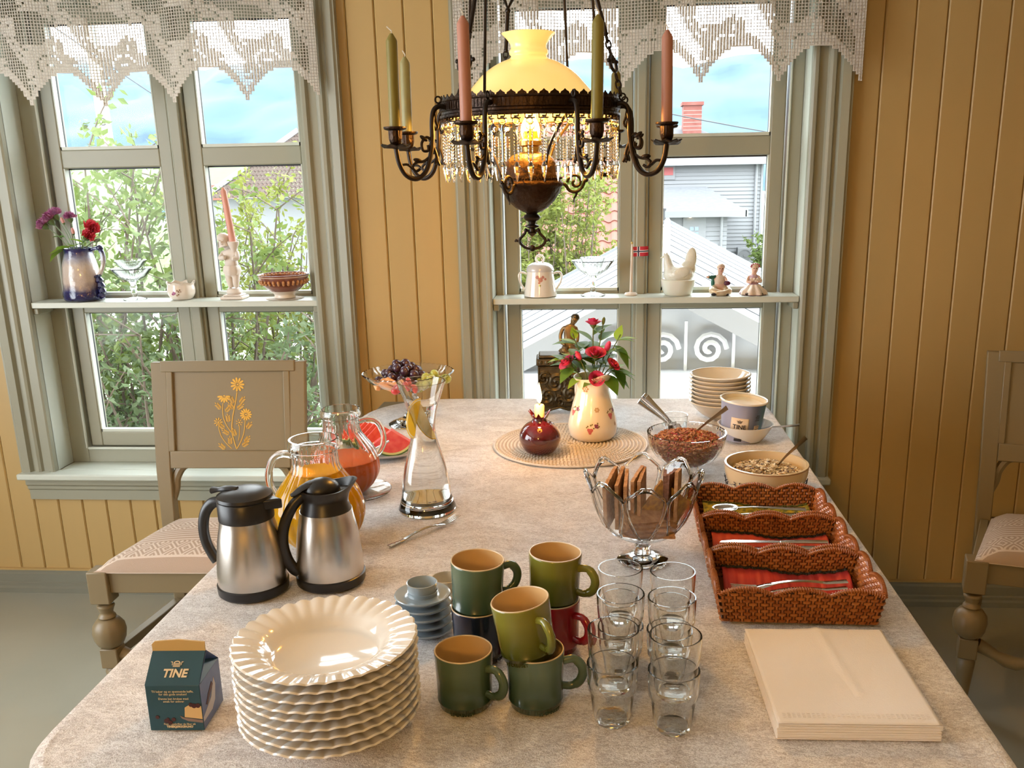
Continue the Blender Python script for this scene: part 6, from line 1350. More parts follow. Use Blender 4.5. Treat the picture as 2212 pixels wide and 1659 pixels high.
# ---- wicker baskets
M_wk = mat('honey_brown_wicker', (.30, .088, .022), .42, var=(90, (.40, .14, .035), .25), coat=.15); M_wk2 = mat('pale_wicker_strand', (.46, .17, .045), .42, coat=.15); M_wk3 = mat('dark_wicker_strand', (.17, .048, .014), .5); M_wkd = mat('dark_wicker_core', (.045, .014, .006), .7)
BWd, BDp = .238, .157
def basket(cy_, label, liner_col, lname, k_):
    t = thing('wicker_basket', label, 'basket', (.308, cy_, TT), R_(-1), 'wicker cutlery baskets')
    hx, hy = BWd / 2, BDp / 2; flare = .010
    ob('base', MB().box(-hx, hx, -hy, hy, 0, .006), M_wk, t, bevel=.002)
    def top(u, n_): return .050 + .013 * sin(pi * ((u * n_) % 1.0)) ** .8
    for nm, ax, sgn, half, n_ in (('front_wall', 'x', -1, hx, 3), ('back_wall', 'x', 1, hx, 3), ('side_wall', 'y', -1, hy, 2), ('side_wall', 'y', 1, hy, 2)):
        other = hy if ax == 'x' else hx; cols = int(half * 2 / .0088); rows = 10; w = MB(); core = MB(); rim = []
        def PT(u, z, off):
            o_ = sgn * (other + flare * z / .06 + off); s_ = (-half - flare * z / .06 * .9) + (2 * half + 2 * flare * z / .06 * .9) * u
            return (s_, o_, z) if ax == 'x' else (o_, s_, z)
        for i in range(cols):
            u = (i + .5) / cols; tz = top(u, n_)
            for j in range(rows):
                z = .004 + j * .0060
                if z > tz - .003: break
                pr_ = (i + j) % 2 == 0; du = (.66 if pr_ else .20) / cols; dz = .0026 if pr_ else .0036; po = .0018 if pr_ else .0002; mi_ = random.choice((0, 0, 0, 0, 1, 1)) if pr_ else random.choice((1, 0))
                for so in (1, -1):
                    p_ = [PT(u - du, z - dz, so * .0012), PT(u + du, z - dz, so * .0012), PT(u + du, z + dz, so * .0012), PT(u - du, z + dz, so * .0012), PT(u - du * .5, z - dz * .4, so * (.0026 + po)), PT(u + du * .5, z - dz * .4, so * (.0026 + po)), PT(u + du * .5, z + dz * .4, so * (.0026 + po)), PT(u - du * .5, z + dz * .4, so * (.0026 + po))]
                    w.add(p_, [(0, 1, 5, 4), (1, 2, 6, 5), (2, 3, 7, 6), (3, 0, 4, 7), (4, 5, 6, 7)], mi_)
        for i in range(48):
            u = i / 48; u2 = (i + 1) / 48; core.add([PT(u, .003, .001), PT(u2, .003, .001), PT(u2, top(u2, n_), .001), PT(u, top(u, n_), .001), PT(u, .003, -.001), PT(u2, .003, -.001), PT(u2, top(u2, n_), -.001), PT(u, top(u, n_), -.001)], [(0, 1, 2, 3), (4, 5, 6, 7), (2, 3, 7, 6)])
        wall = ob(nm, core, M_wkd, t, smooth=0, fix=False); o = ob('weave', w, [M_wk, M_wk2, M_wk3], wall, smooth=0, fix=False); o['kind'] = 'stuff'
        rim = [Vector(PT(i / 64, top(i / 64, n_) + .0005, 0)) for i in range(65)]; rb = MB().tube(rim, .0026, 6)
        for i in range(0, 64):
            p = rim[i].lerp(rim[i + 1], .5); d = (rim[i + 1] - rim[i]).normalized(); sd_ = Vector((0, 0, 1)).cross(d).normalized(); up_ = d.cross(sd_)
            pts = [p + d * (.0022 * (a / pi - 1)) + (sd_ * cos(a) + up_ * sin(a)) * .0036 for a in [2 * pi * q / 7 for q in range(8)]]; rb.tube(pts, .0011, 4)
        o = ob('coiled_rim', rb, M_wk, wall, fix=False)
    # folded paper napkin liner: rippled sheet standing against the back wall
    ln = MB()
    def lf(u, v):
        x = -hx + .012 + (BWd - .024) * u; b_ = .022 - .010 * u - .006 * max(0, sin(u * pi * 2.2 - 2.4)) + .008 * max(0, (u - .86) / .14)
        return (x, -hy * .35 + (hy * 1.25) * v + .001 * sin(u * 60), .0075 + (b_ if v > .75 else b_ * max(0, (v - .3) / .45) ** 1.3) + .0008 * sin(u * 90))
    ln.grid(lf, 60, 10); o = ob('paper_liner', ln, liner_col, None, (.308, cy_, TT), (0, 0, R_(-1)), smooth=60, fix=False); sd_ = o.modifiers.new('t', 'SOLIDIFY'); sd_.thickness = .0008; tag(o, lname, 'napkin', 'paper liners in the baskets')
    ed = MB(); 
    for i in range(46):
        u = (i + .5) / 46; p = lf(u, 1.0); ed.ball((p[0], p[1] - .0015, p[2] + .0004), (.0034, .0030, .0034), 6, 4)
    ob('scalloped_edge', ed, mat('dark_napkin_edge_%d' % k_, (.02, .018, .012) if k_ != 3 else (.10, .10, .02), .7), o)
    return t
M_lr = mat('red_paper_liner', (.42, .022, .02), .6, var=(200, (.52, .05, .04), .2), stretch=(1, .02, .02)); M_lr2 = mat('coral_paper_liner', (.50, .06, .04), .6); M_ly = mat('yellow_green_liner', (.42, .34, .02), .6, var=(120, (.10, .12, .03), .12))
basket(1.432, 'scalloped wicker basket of forks with red napkin, nearest to the white napkins', M_lr, 'red paper napkin with black edge in the basket of forks', 1)
basket(1.594, 'scalloped wicker basket of knives, middle of the three baskets', M_lr2, 'coral red paper napkin in the basket of knives', 2)
basket(1.757, 'scalloped wicker basket of spoons with yellow napkin, beside the muesli bowl', M_ly, 'yellow-green paper napkin in the basket of spoons', 3)
fk = make_fork((.398, 1.428, TT + .036), (0, R_(4), R_(183)), 'first table fork in the wicker basket, tines at its open end', 'forks in the basket')
for k in range(1, 4): dup(fk, (.398 - .003 * k, 1.428 - .012 * k, TT + .034 - .004 * k), (R_(8 * k), R_(4), R_(183 + 2 * k)), '%s table fork in the wicker basket, counted from the red napkin' % ['', 'second', 'third', 'fourth'][k])
def knife(loc, rz, label):
    t = thing('table_knife', label, 'knife', loc, rz, 'knives in the basket'); ob('handle', MB().tube([(0, 0, .004), (.04, 0, .0045), (.085, 0, .004)], [.0055, .0062, .0045], 8, flat=.55), M_cutl, t)
    ob('blade', MB().prism([(.084, -.004), (.10, -.0065), (.17, -.0085), (.192, -.004), (.196, .004), (.084, .0042)], .0013, Matrix.Translation((0, 0, .0033))), M_cutl, t, bevel=.0004)
    return t
kn = knife((.405, 1.598, TT + .034), R_(181), 'table knife lying highest in the middle basket, by the coral napkin')
for k in range(1, 4): dup(kn, (.405 - .004 * k, 1.598 - .013 * k, TT + .032 - .004 * k), (0, 0, R_(181 + 2 * k)), '%s table knife in the middle basket, counted from the coral napkin' % ['', 'second', 'third', 'fourth'][k])
s1 = make_spoon((.400, 1.768, TT + .034), (0, 0, R_(180)), 'table spoon lying highest in the far basket', .185, .020, 'spoons in the basket')
for k in range(1, 4): dup(s1, (.398, 1.768 - .014 * k, TT + .032 - .0045 * k), (0, 0, R_(180 + 3 * k)), '%s table spoon in the far basket, counted from the yellow napkin' % ['', 'second', 'third', 'fourth'][k])
# ---- paper napkins
M_nap = mat('white_paper_napkin', (.86, .82, .79), .8, bump=(500, .25)); nnap = 18
for k in range(nnap):
    b = MB(); jx, jy = random.uniform(-.0012, .0012), random.uniform(-.0012, .0012)
    last = k == nnap - 1
    def nf(u, v):
        x = -.1015 + .203 * u; y = -.124 + .248 * v; e = .0007 * sin(x * 40 + k) * 0; zz = (.0022 * math.exp(-((u - .62 + .1 * v) / .03) ** 2) * (v > .25) + .0012 * sin(u * 9) * sin(v * 5) * (1 if last else .0)) if last else 0
        return (x, y, zz)
    if last:
        b.grid(nf, 40, 40); o = ob('paper_napkin', b, M_nap, None, (.316, 1.165, TT + .0005 + k * .0014), (0, 0, R_(1.2)), fix=False, smooth=60); sd_ = o.modifiers.new('t', 'SOLIDIFY'); sd_.thickness = .0011
        em = MB()
        for i in range(30):
            for yy in (-.112, -.108, -.104): em.box(-.092 + i * .0062, -.0885 + i * .0062, yy, yy + .0012, .0008, .0014)
        ob('embossed_border', em, M_nap, o, smooth=0, fix=False)
    else:
        b.box(-.1015, .1015, -.124, .124, 0, .0013); o = ob('paper_napkin', b, M_nap, None, (.316 + jx, 1.165 + jy, TT + k * .0014), (0, 0, R_(1.2)), smooth=0, bevel=.0004)
    tag(o, 'topmost white paper napkin with an embossed border' if last else 'white paper napkin in the stack beside the wicker basket', 'napkin', None if last else 'stacked paper napkins')
# ---- tumblers
tp = [(.0215, .0), (.0235, .003), (.0255, .012), (.0280, .036), (.0290, .044), (.0318, .048), (.0326, .060), (.0334, .0835), (.0330, .0845)]
tb_ = MB().lathe([(0, .002), (.012, .0012)] + tp + [(r - .0019, z) for r, z in tp[::-1] if z > .012] + [(.021, .0085), (.012, .0068), (0, .0075)], 56); tb_me = tb_.mesh('tumbler', M_tum, 60)
for r_i, row in enumerate((((.010, 1.074), (.088, 1.060)), ((.021, 1.176), (.091, 1.167)), ((.022, 1.262), (.098, 1.252)))):
    for c_i, (x_, y_) in enumerate(row):
        for k in range(2):
            o = link('tumbler', tb_me, None, (x_ + .001 * k, y_, TT + k * .0485)); tag(o, '%s clear tumbler of the %s stack on the %s side' % (('lower', 'upper')[k], ('near', 'middle', 'far')[r_i], ('mug', 'napkin')[c_i]), 'tumbler', 'stacked glass tumblers')
# ---- stoneware mugs
def mugmat(nm, a, b): return zramp(nm, [(0, a), (.18, a), (.75, b), (1, b)], .22, rng=(0, .085), coat=.4)
M_mg = mugmat('green_mug_glaze', (.020, .050, .032), (.085, .135, .085)); M_ml = mugmat('lime_mug_glaze', (.045, .060, .006), (.20, .20, .03)); M_mn = mat('navy_mug_glaze', (.008, .014, .04), .2, coat=.4); M_mr = mat('red_mug_glaze', (.30, .006, .012), .2, coat=.4); M_mt = mugmat('teal_mug_glaze', (.025, .06, .05), (.10, .165, .13))
M_min = mat('tan_mug_inside', (.62, .42, .20), .3); M_mrim = mat('pale_mug_rim', (.62, .50, .34), .3)
def mug(loc, rz, label, gm, rot=None):
    t = thing('mug', label, 'mug', loc, rz, 'stoneware mugs', rot=rot)
    ob('body', MB().lathe([(0, .002), (.030, .0), (.0345, .003), (.0365, .012), (.0372, .0125), (.0372, .0145), (.0367, .015), (.0376, .045), (.0392, .080), (.0392, .0822), (.0386, .0828)], 56, caps=False), gm, t, smooth=50)
    ob('inside', MB().lathe([(0, .0065), (.028, .0065), (.0335, .012), (.0350, .045), (.0368, .0826)], 56, caps=False), M_min, t)
    ob('rim', MB().lathe([(.0368, .0824), (.0374, .0836), (.0384, .0836), (.0390, .0826)], 56, caps=False), M_mrim, t)
    ob('handle', MB().tube(spline([(.0370, 0, .064), (.052, 0, .066), (.062, 0, .056), (.064, 0, .044), (.059, 0, .032), (.048, 0, .026), (.0365, 0, .027)], 6), [.0058] * 8 + [.0066] * 20 + [.0056] * 9, 12, flat=.8, up=(0, 1, 0)), gm, t, smooth=60)
    def bendm(p):
        r_ = .0367 + p.z; th = R_(-60) + p.x / r_; return Vector((r_ * cos(th), r_ * sin(th), p.y + .0035))
    txt('LE CREUSET', .0062, gm, 'embossed_lettering', t, bend=bendm, extr=.0006)
    return t
mug((-.189, 1.103, TT), R_(-28), 'single dark green mug standing nearest the plates', M_mg)
mug((-.093, 1.108, TT), R_(6), 'grey-green mug carrying the tilted lime mug', M_mt)
mug((-.1005, 1.106, TT + .0735), 0, 'lime green mug tilted on top of the grey-green mug', M_ml, rot=(R_(6), R_(-5), R_(-52)))
mug((-.187, 1.232, TT), R_(40), 'navy blue mug under the dark green mug', M_mn)
mug((-.187, 1.232, TT + .0735), 0, 'dark green mug stacked on the navy blue mug', M_mg, rot=(R_(2), R_(1), R_(30)))
mug((-.076, 1.262, TT), R_(-35), 'red mug under the lime green mug at the rear', M_mr)
mug((-.076, 1.262, TT + .0735), 0, 'lime green mug stacked on the red mug', M_ml, rot=(R_(-1), R_(2), R_(-20)))
# ---- egg cups with saucers
M_eg = mat('blue_grey_egg_cup', (.30, .36, .40), .14, coat=.5); M_egd = mat('slate_blue_underside', (.16, .22, .30), .3); M_egb = mat('beige_egg_cup', (.56, .50, .38), .14, coat=.5)
ep = [(0, .002), (.022, 0), (.030, .003), (.0425, .010), (.044, .0125), (.043, .0140), (.030, .0105), (.0235, .0125), (.0220, .020), (.0232, .029), (.0240, .0325), (.0224, .0328), (.0205, .026), (.017, .013), (0, .010)]
eg = MB().lathe(ep, 48).mesh('egg_cup', M_eg, 60); eg2 = MB().lathe(ep, 48).mesh('egg_cup', M_egb, 60)
for k in range(5): o = link('egg_cup', eg, None, (-.2835 + .0015 * (4 - k) * .6, 1.302, TT + k * .0135)); tag(o, 'blue-grey egg cup with saucer, %s of its stack beside the plates' % ORD[4 - k], 'egg cup', 'stacked egg cups')
for k in range(2): o = link('egg_cup', eg2, None, (-.2655, 1.408, TT + k * .0135)); tag(o, 'beige egg cup with saucer half hidden behind the green mug, %s one' % ('lower', 'upper')[k], 'egg cup', 'beige egg cups')
# ---- stack of fluted soup plates
M_pl = mat('white_fluted_porcelain', (.80, .77, .72), .10, coat=.7)
npt = 9; PXc, PYc = -.357, 1.045
pp_ = [(.0, .003), (.055, .001), (.068, .003), (.073, .010), (.077, .019), (.085, .0240), (.100, .0275), (.1145, .030), (.1165, .0308), (.1145, .0325), (.100, .0305), (.085, .0270), (.0755, .0215), (.0700, .0120), (.064, .0070), (0, .0062)]
def pfl(th, i, r, z):
    if r > .08: k = (r - .08) / .0365; w = abs(sin(th * 17 + (r - .08) * 26)); return (r + .0022 * k * (w - .5), z + (.0030 * w - .0015) * min(1, k * 1.6))
    return (r, z)
pme = MB().lathe(pp_, 272, fl=pfl).mesh('soup_plate', M_pl, 40)
for k in range(npt): o = link('soup_plate', pme, None, (PXc + random.uniform(-.0012, .0012), PYc + random.uniform(-.0012, .0012), TT + k * .0122), (0, 0, random.uniform(0, 6))); tag(o, 'white soup plate with swirled fluted rim, %s of the stack' % ORD[npt - 1 - k], 'plate', 'stacked soup plates')
# ---- small cream carton
M_car = mat('dark_teal_carton', (.012, .055, .075), .35, var=(12, (.016, .07, .10), .3)); M_carS = mat('blue_carton_side', (.03, .07, .20), .3, var=(30, (.10, .14, .26), .2)); M_gab = mat('kraft_gold_gable', (.55, .36, .12), .45); M_prn = mat('cream_print', (.72, .56, .34), .5)
CT = thing('cream_carton', 'small dark teal cream carton with golden gable top', 'carton', (-.560, 1.060, TT), R_(3))
hw = .0355; hb = .066; hr = .098
ob('body', MB().box(-hw, hw, -hw, hw, 0, hb, 0), M_car, CT, bevel=.0008)
ob('side_panel', MB().box(hw, hw + .0004, -hw + .001, hw - .001, .001, hb), M_carS, CT, smooth=0)
g = MB(); g.add([(-hw, -hw, hb), (hw, -hw, hb), (hw, hw, hb), (-hw, hw, hb), (-hw, 0, hr), (hw - .001, 0, hr), (hw - .016, 0, hb + .018), (-hw + .016, 0, hb + .018)], [(0, 1, 5, 4), (2, 3, 4, 5), (1, 6, 5), (6, 2, 5), (3, 7, 4), (7, 0, 4), (1, 2, 6), (3, 0, 7)]); ob('gable_slopes', g, M_car, CT, smooth=0)
gw = MB(); gw.add([(hw + .0002, -hw, hb), (hw + .0002, 0, hr - .001), (hw - .0158, 0, hb + .018), (hw + .0002, hw, hb)], [(0, 1, 2), (1, 3, 2)]); o = ob('gable_fold', gw, M_carS, CT, smooth=0); sd_ = o.modifiers.new('t', 'SOLIDIFY'); sd_.thickness = .0006
ob('gable_fin', MB().prism([(-hw, 0), (hw - .001, 0), (hw - .001, .013), (0, .0165), (-hw + .004, .014), (-hw, .010)], .0024, Matrix.Translation((0, .0012, hr - .0015)) @ Matrix.Rotation(pi / 2, 4, 'X')), M_gab, CT)
fr_ = Matrix.Translation((0, -hw - .0003, 0)) @ Matrix.Rotation(pi / 2, 4, 'X')
sl_ = math.atan2(hr - hb, hw); gs_ = Matrix.Translation((0, -hw - .0002, hb)) @ Matrix.Rotation(sl_, 4, 'X')
txt('TINE', .0152, M_prn, 'lettering', CT, gs_ @ Matrix.Translation((.001, .011, .0004)), bold=.0005, shear=.12)
logo(M_prn, CT, lambda p: gs_ @ Matrix.Translation((.001, .0245, .0004)) @ p, .0088)
txt('Til kaker og en spennende kaffe,', .0042, M_prn, 'lettering', CT, fr_ @ Matrix.Translation((0, .0560, 0))); txt('for den gode smaken!', .0042, M_prn, 'lettering', CT, fr_ @ Matrix.Translation((0, .0520, 0)))
txt('Denne kan brukes med', .0042, M_prn, 'lettering', CT, fr_ @ Matrix.Translation((0, .0455, 0))); txt('smak for enhver', .0042, M_prn, 'lettering', CT, fr_ @ Matrix.Translation((0, .0415, 0)))
txt('Finn oppskrifter du liker på', .0038, M_prn, 'lettering', CT, fr_ @ Matrix.Translation((.004, .0085, 0))); txt('TINEKJØKKEN.NO', .0042, M_prn, 'lettering', CT, fr_ @ Matrix.Translation((.004, .0045, 0)), bold=.0002)
M_cake = mat('printed_cake', (.62, .42, .18), .5); M_choc = mat('printed_dark_berries', (.06, .012, .012), .5); M_cpl = mat('printed_cake_stand', (.22, .15, .12), .5)
ck = MB(); ck.prism([(.012, .020), (.0352, .017), (.0352, .036), (.020, .038), (.0135, .034)], .0003, fr_); ob('printed_cake', ck, M_cake, CT, smooth=0)
ck = MB(); ck.prism([(.006, .022), (.012, .019), (.0352, .0155), (.0352, .0115), (.016, .014), (.008, .018)], .0002, fr_); ob('printed_cake_stand', ck, M_cpl, CT, smooth=0)
ck = MB()
for x_, y_, r_ in ((.022, .038, .003), (.026, .0365, .0034), (.031, .037, .0034), (-.024, .020, .0026), (-.013, .0145, .0030), (-.008, .012, .0032), (-.003, .0165, .0028), (-.0105, .017, .0022)): ck.prism([(x_ + r_ * cos(2 * pi * i / 10), y_ + r_ * sin(2 * pi * i / 10)) for i in range(10)], .0005, fr_)
ob('printed_berries', ck, M_choc, CT, smooth=0)
sdm = Matrix.Translation((hw + .0004, 0, 0)) @ Matrix.Rotation(pi / 2, 4, 'Z') @ Matrix.Rotation(pi / 2, 4, 'X')
ck = MB(); ck.prism([(-.034, .018), (-.004, .030), (.010, .052), (.014, .040), (.008, .020), (-.004, .012), (-.034, .012)], .0003, sdm); ob('printed_side_cake', ck, mat('printed_pale_cake', (.50, .46, .44), .5), CT, smooth=0)
ck = MB(); ck.prism([(-.022, .030), (-.012, .040), (.002, .050), (.006, .044), (-.008, .034), (-.018, .027)], .0004, sdm); ob('printed_chocolate', ck, M_choc, CT, smooth=0)
# ================================================================ things on the window shelves
SZ = 1.0575; SY = 3.035
# ---- blue and white relief jug with carnations
M_bj = zramp('flow_blue_glaze', [(0, (.010, .012, .07)), (.20, (.015, .018, .10)), (.34, (.50, .40, .34)), (.66, (.55, .46, .40)), (.82, (.28, .28, .36)), (.94, (.015, .015, .11)), (1, (.012, .012, .10))], .12, noise=(22, .24), rng=(0, .178), coat=.7, bump=(70, .7))
M_bjd = mat('dark_blue_glaze', (.010, .010, .07), .14, coat=.7, bump=(70, .7))
bx_, by_ = -1.772, 3.030
BJ = thing('relief_jug', 'dark blue and cream relief jug holding carnations on the shelf', 'jug', (bx_, by_, SZ))
bjp = sp2([(.054, 0), (.064, .006), (.066, .022), (.061, .045), (.060, .080), (.055, .120), (.047, .150), (.045, .166), (.048, .176)], 4)
ob('body', MB().lathe(shell(bjp, .004, .005), 64, fl=lambda th, i, r, z: (r * (1 + .02 * NZ.noise(Vector((cos(th) * 3, sin(th) * 3, z * 40)))), z)), M_bj, BJ, smooth=60)
ob('handle', MB().tube(spline([(.046, -.004, .168), (.062, -.008, .174), (.080, -.010, .172), (.090, -.010, .155), (.088, -.010, .125), (.076, -.008, .098), (.062, -.004, .080)], 5), [.0060] * 12 + [.0085] * 8 + [.007] * 11, 9), M_bj, BJ)
ob('handle_knot', MB().ball((.083, -.010, .176), (.012, .010, .010), 10, 8, fn=lambda d: 1 + .15 * sin(d.x * 9) * sin(d.z * 9)), M_bjd, BJ)
ob('modelled_branch', MB().tube(spline([(.062, -.012, .085), (.070, -.014, .060), (.074, -.016, .030), (.066, -.020, .010)], 5), [.012 + .003 * sin(i * 2.1) for i in range(16)], 8), M_bjd, BJ)
M_cp = mat('purple_pink_carnation', (.36, .07, .26), .6, var=(90, (.62, .32, .52), .15)); M_cr = mat('red_carnation', (.60, .012, .05), .6, var=(90, (.74, .10, .14), .2)); M_cbud = mat('pale_pink_bud', (.62, .30, .28), .6); M_cgr = mat('grey_green_stem', (.16, .22, .12), .6)
def carn(r):
    b = MB(); rnd = random.Random(int(r * 1e5))
    for k in range(26):
        a = k * 2.4; el = .2 + 1.2 * (k / 26); rr_ = r * rnd.uniform(.8, 1.1); M = Matrix.Rotation(a, 4, 'Z') @ Matrix.Rotation(-el, 4, 'Y'); n_ = 5; vs = [M @ Vector((rr_ * .15, 0, 0))]
        for i in range(n_ + 1):
            u = i / n_ - .5; vs.append(M @ Vector((rr_ * (1 + .14 * (-1) ** i), u * r * .9, .18 * r * (-1) ** i)))
        vs = [v + Vector((0, 0, r * .3)) for v in vs]; b.add(vs, [(0, i + 1, i + 2) for i in range(n_)])
    return b
jb2 = (bx_, by_, SZ + .12); CG = 'carnations in the relief jug'
def cj(dx, dy, dz): return (bx_ + dx, by_ + dy, SZ + dz)
Sv = M_stem; M_stem = M_cgr
lmC = leaf_mesh('leaf', M_rl2, .050, .026)
flower('carnation', 'mauve carnation leaning lowest toward the window jamb', 'carnation', jb2, cj(-.088, -.018, .248), M_cp, .023, grp=CG, bm=carn)
flower('carnation', 'mauve carnation second from the window jamb', 'carnation', jb2, cj(-.070, -.010, .262), M_cp, .026, grp=CG, bm=carn, leaves=((.55, 3.0, .2, .8, 0),))
flower('carnation', 'mauve carnation highest in the cluster', 'carnation', jb2, cj(-.056, 0, .278), M_cp, .024, grp=CG, bm=carn)
flower('carnation', 'small mauve carnation standing apart from the cluster', 'carnation', jb2, cj(-.010, 0, .268), M_cp, .020, grp=CG, bm=carn)
flower('carnation', 'red carnation highest beside the glass pane', 'carnation', jb2, cj(.056, -.008, .232), M_cr, .028, grp=CG, bm=carn)
flower('carnation', 'red carnation just below the other red one', 'carnation', jb2, cj(.047, -.018, .210), M_cr, .025, grp=CG, bm=carn)
flower('carnation', 'pale pink closed carnation bud by the jug mouth', 'carnation', jb2, cj(.004, -.018, .224), M_cbud, .010, True, grp=CG)
flower('carnation', 'pale pink bud beside the mauve cluster', 'carnation', jb2, cj(-.030, -.008, .258), M_cbud, .010, True, grp=CG)
flower('carnation', 'green closed bud above the red carnations', 'carnation', jb2, cj(.052, 0, .262), M_cgr, .008, True, grp=CG)
flower('carnation', 'green bud leaning out over the jug handle', 'carnation', jb2, cj(.072, -.012, .198), M_cgr, .010, True, grp=CG)
M_stem = Sv
lf_ = thing('leaf_sprig', 'broad lobed green leaves hanging over the jug lip', 'leaves', (bx_ - .01, by_ - .02, SZ + .17))
for k, (az, el, s) in enumerate(((3.3, -.5, 1.2), (3.7, -.1, 1.1), (4.4, .1, 1.0), (2.9, .0, 1.1), (5.0, .2, 1.0), (5.7, .1, .9), (3.9, .5, .9))):
    o = link('leaf', lmC, lf_, (.012 * k - .03, -.004 * (k % 3), .004 * k), (0, -el, az)); o.scale = (s, s, s)
# ---- nested pressed-glass dishes
def compote(loc, label, parts, cat='glass dish'):
    t = thing('pressed_glass_dish', label, cat, loc, group='pressed glass dishes on the shelves')
    for nm, pr_, n_, amp in parts: ob(nm, MB().lathe(pr_, 64, fl=lambda th, i, r, z: (r * (1 + amp * abs(sin(th * n_))), z + (amp * .05 * abs(sin(th * n_)) if r > .04 else 0))), M_comp, t, smooth=30)
    return t
low = [('foot', [(0, 0), (.038, 0), (.038, .003), (.014, .008), (0, .009)], 8, .01), ('stem', [(.009, .008), (.008, .03), (.012, .042), (.009, .052), (.014, .064)], 6, .03), ('bowl', [(0, .062), (.018, .064), (.045, .078), (.066, .104), (.064, .106), (.042, .082), (.016, .069), (0, .068)], 20, .02)]
up = [('foot', [(0, 0), (.020, 0), (.018, .003), (.007, .006), (0, .007)], 8, .01), ('stem', [(.006, .006), (.005, .018), (.010, .028)], 6, .03), ('bowl', [(0, .026), (.014, .028), (.034, .040), (.051, .062), (.049, .063), (.031, .043), (.012, .032), (0, .031)], 20, .02)]
compote((-1.597, 3.035, SZ), 'large stemmed glass dish beside the blue relief jug', low); compote((-1.597, 3.035, SZ + .0695), 'small stemmed glass dish standing in the large one beside the relief jug', up)
low2 = [('foot', [(0, 0), (.040, 0), (.040, .003), (.014, .010), (0, .011)], 8, .008), ('stem', [(.010, .009), (.007, .03), (.009, .05), (.013, .060), (.010, .066)], 6, .03), ('bowl', [(0, .064), (.020, .066), (.048, .084), (.068, .112), (.066, .114), (.045, .088), (.018, .071), (0, .070)], 16, .03)]
cup2 = [('bowl', [(0, 0), (.020, 0), (.026, .006), (.030, .020), (.040, .052), (.038, .053), (.027, .022), (.022, .008), (0, .006)], 10, .04)]
compote((-.040, 3.035, SZ), 'stemmed pressed-glass dish between sugar bowl and flag', low2); compote((-.040, 3.035, SZ + .0715), 'flared glass bowl standing in the stemmed dish near the flag', cup2)
# ---- scalloped floral cup
M_fc = mat('small_cup_porcelain', (.76, .68, .60), .15, coat=.5)
t = thing('scalloped_cup', 'small scalloped porcelain cup with rose print on the shelf', 'cup', (-1.430, 3.033, SZ)); cpf = sp2([(.028, 0), (.034, .003), (.044, .018), (.046, .036), (.044, .050), (.0475, .058)], 3); ob('body', MB().lathe(shell(cpf, .003, .004), 64, fl=lambda th, i, r, z: (r * (1 + .02 * cos(8 * th) * min(1, z / .03)), z + (.003 * cos(8 * th) if z > .05 else 0))), M_fc, t, smooth=60)
M_cpr = mat('cup_print_purple', (.30, .04, .14), .4); M_cpl2 = mat('cup_print_brown', (.26, .14, .08), .4)
cr_ = lambda z: .0462 if z > .02 else .044
decal(cr_, R_(-96), ((0, .026, .006), (-.006, .022, .004)), M_cpr, 'flower_print', t); decal(cr_, R_(-88), ((.004, .034, .003), (.009, .030, .0028), (.013, .036, .0024), (.002, .018, .003), (.008, .021, .0025), (.016, .030, .002)), M_cpl2, 'leaf_print', t)
# ---- cherub candlestick
M_ch = mat('cream_bisque', (.70, .62, .55), .5); chx, chy = -1.248, 3.036
t = thing('cherub_candlestick', 'cream standing cherub candlestick on a square base', 'candlestick', (chx, chy, SZ))
ob('square_base', MB().box(-.038, .038, -.034, .034, 0, .010).box(-.030, .030, -.027, .027, .010, .016), M_ch, t, bevel=.003)
ob('round_plinth', MB().lathe([(.022, .016), (.026, .022), (.022, .034), (.020, .036), (0, .036)], 24), M_ch, t)
cv = [((0, 0, .105), (.024, .018)), ((0, 0, .128), (.020, .016)), ((-.002, 0, .150), (.024, .017)), ((-.006, 0, .164), .012), ((-.016, -.004, .178), (.017, .017)), ((-.018, -.006, .196), (.018, .019)), ((-.018, -.004, .208), .012),
      ((.012, 0, .082), .017), ((.010, -.004, .058), .0125), ((.010, 0, .036), .009), ((-.012, 0, .082), .017), ((-.010, -.006, .058), .0125), ((-.008, 0, .036), .009),
      ((.024, -.004, .152), .0105), ((.030, -.016, .134), .0090), ((.012, -.026, .138), .0080), ((-.026, -.004, .150), .0105), ((-.030, -.018, .134), .0090), ((-.006, -.028, .142), .0080)]
skin_fig('cherub_body', cv, [(0, 1), (1, 2), (2, 3), (3, 4), (4, 5), (5, 6), (0, 7), (7, 8), (8, 9), (0, 10), (10, 11), (11, 12), (2, 13), (13, 14), (14, 15), (2, 16), (16, 17), (17, 18)], M_ch, t)
h = MB().ball((-.018, -.002, .201), (.021, .021, .018), 16, 10, fn=lambda d: 1 + .09 * sin(d.x * 14) * sin(d.y * 14) * sin(d.z * 12)); ob('curly_hair', h, M_ch, t)
h = MB().ball((-.018, -.0255, .190), (.003, .003, .004), 8, 6)
for s in (-1, 1): h.ball((-.018 + s * .007, -.0235, .195), (.003, .002, .002), 8, 5)
h.ball((-.018, -.0235, .182), (.004, .002, .0015), 8, 5); ob('face_relief', h, M_ch, t)
ob('loincloth', MB().lathe([(.024, .080), (.029, .092), (.027, .106), (.024, .112)], 24, fl=lambda th, i, r, z: (r * (1 + .06 * sin(7 * th)), z), caps=False), M_ch, t, smooth=60)
ob('candle_socket', MB().lathe([(.006, .140), (.010, .165), (.018, .180), (.019, .190), (.014, .191), (.012, .178), (0, .176)], 20, (.016, -.006, 0)), M_ch, t)
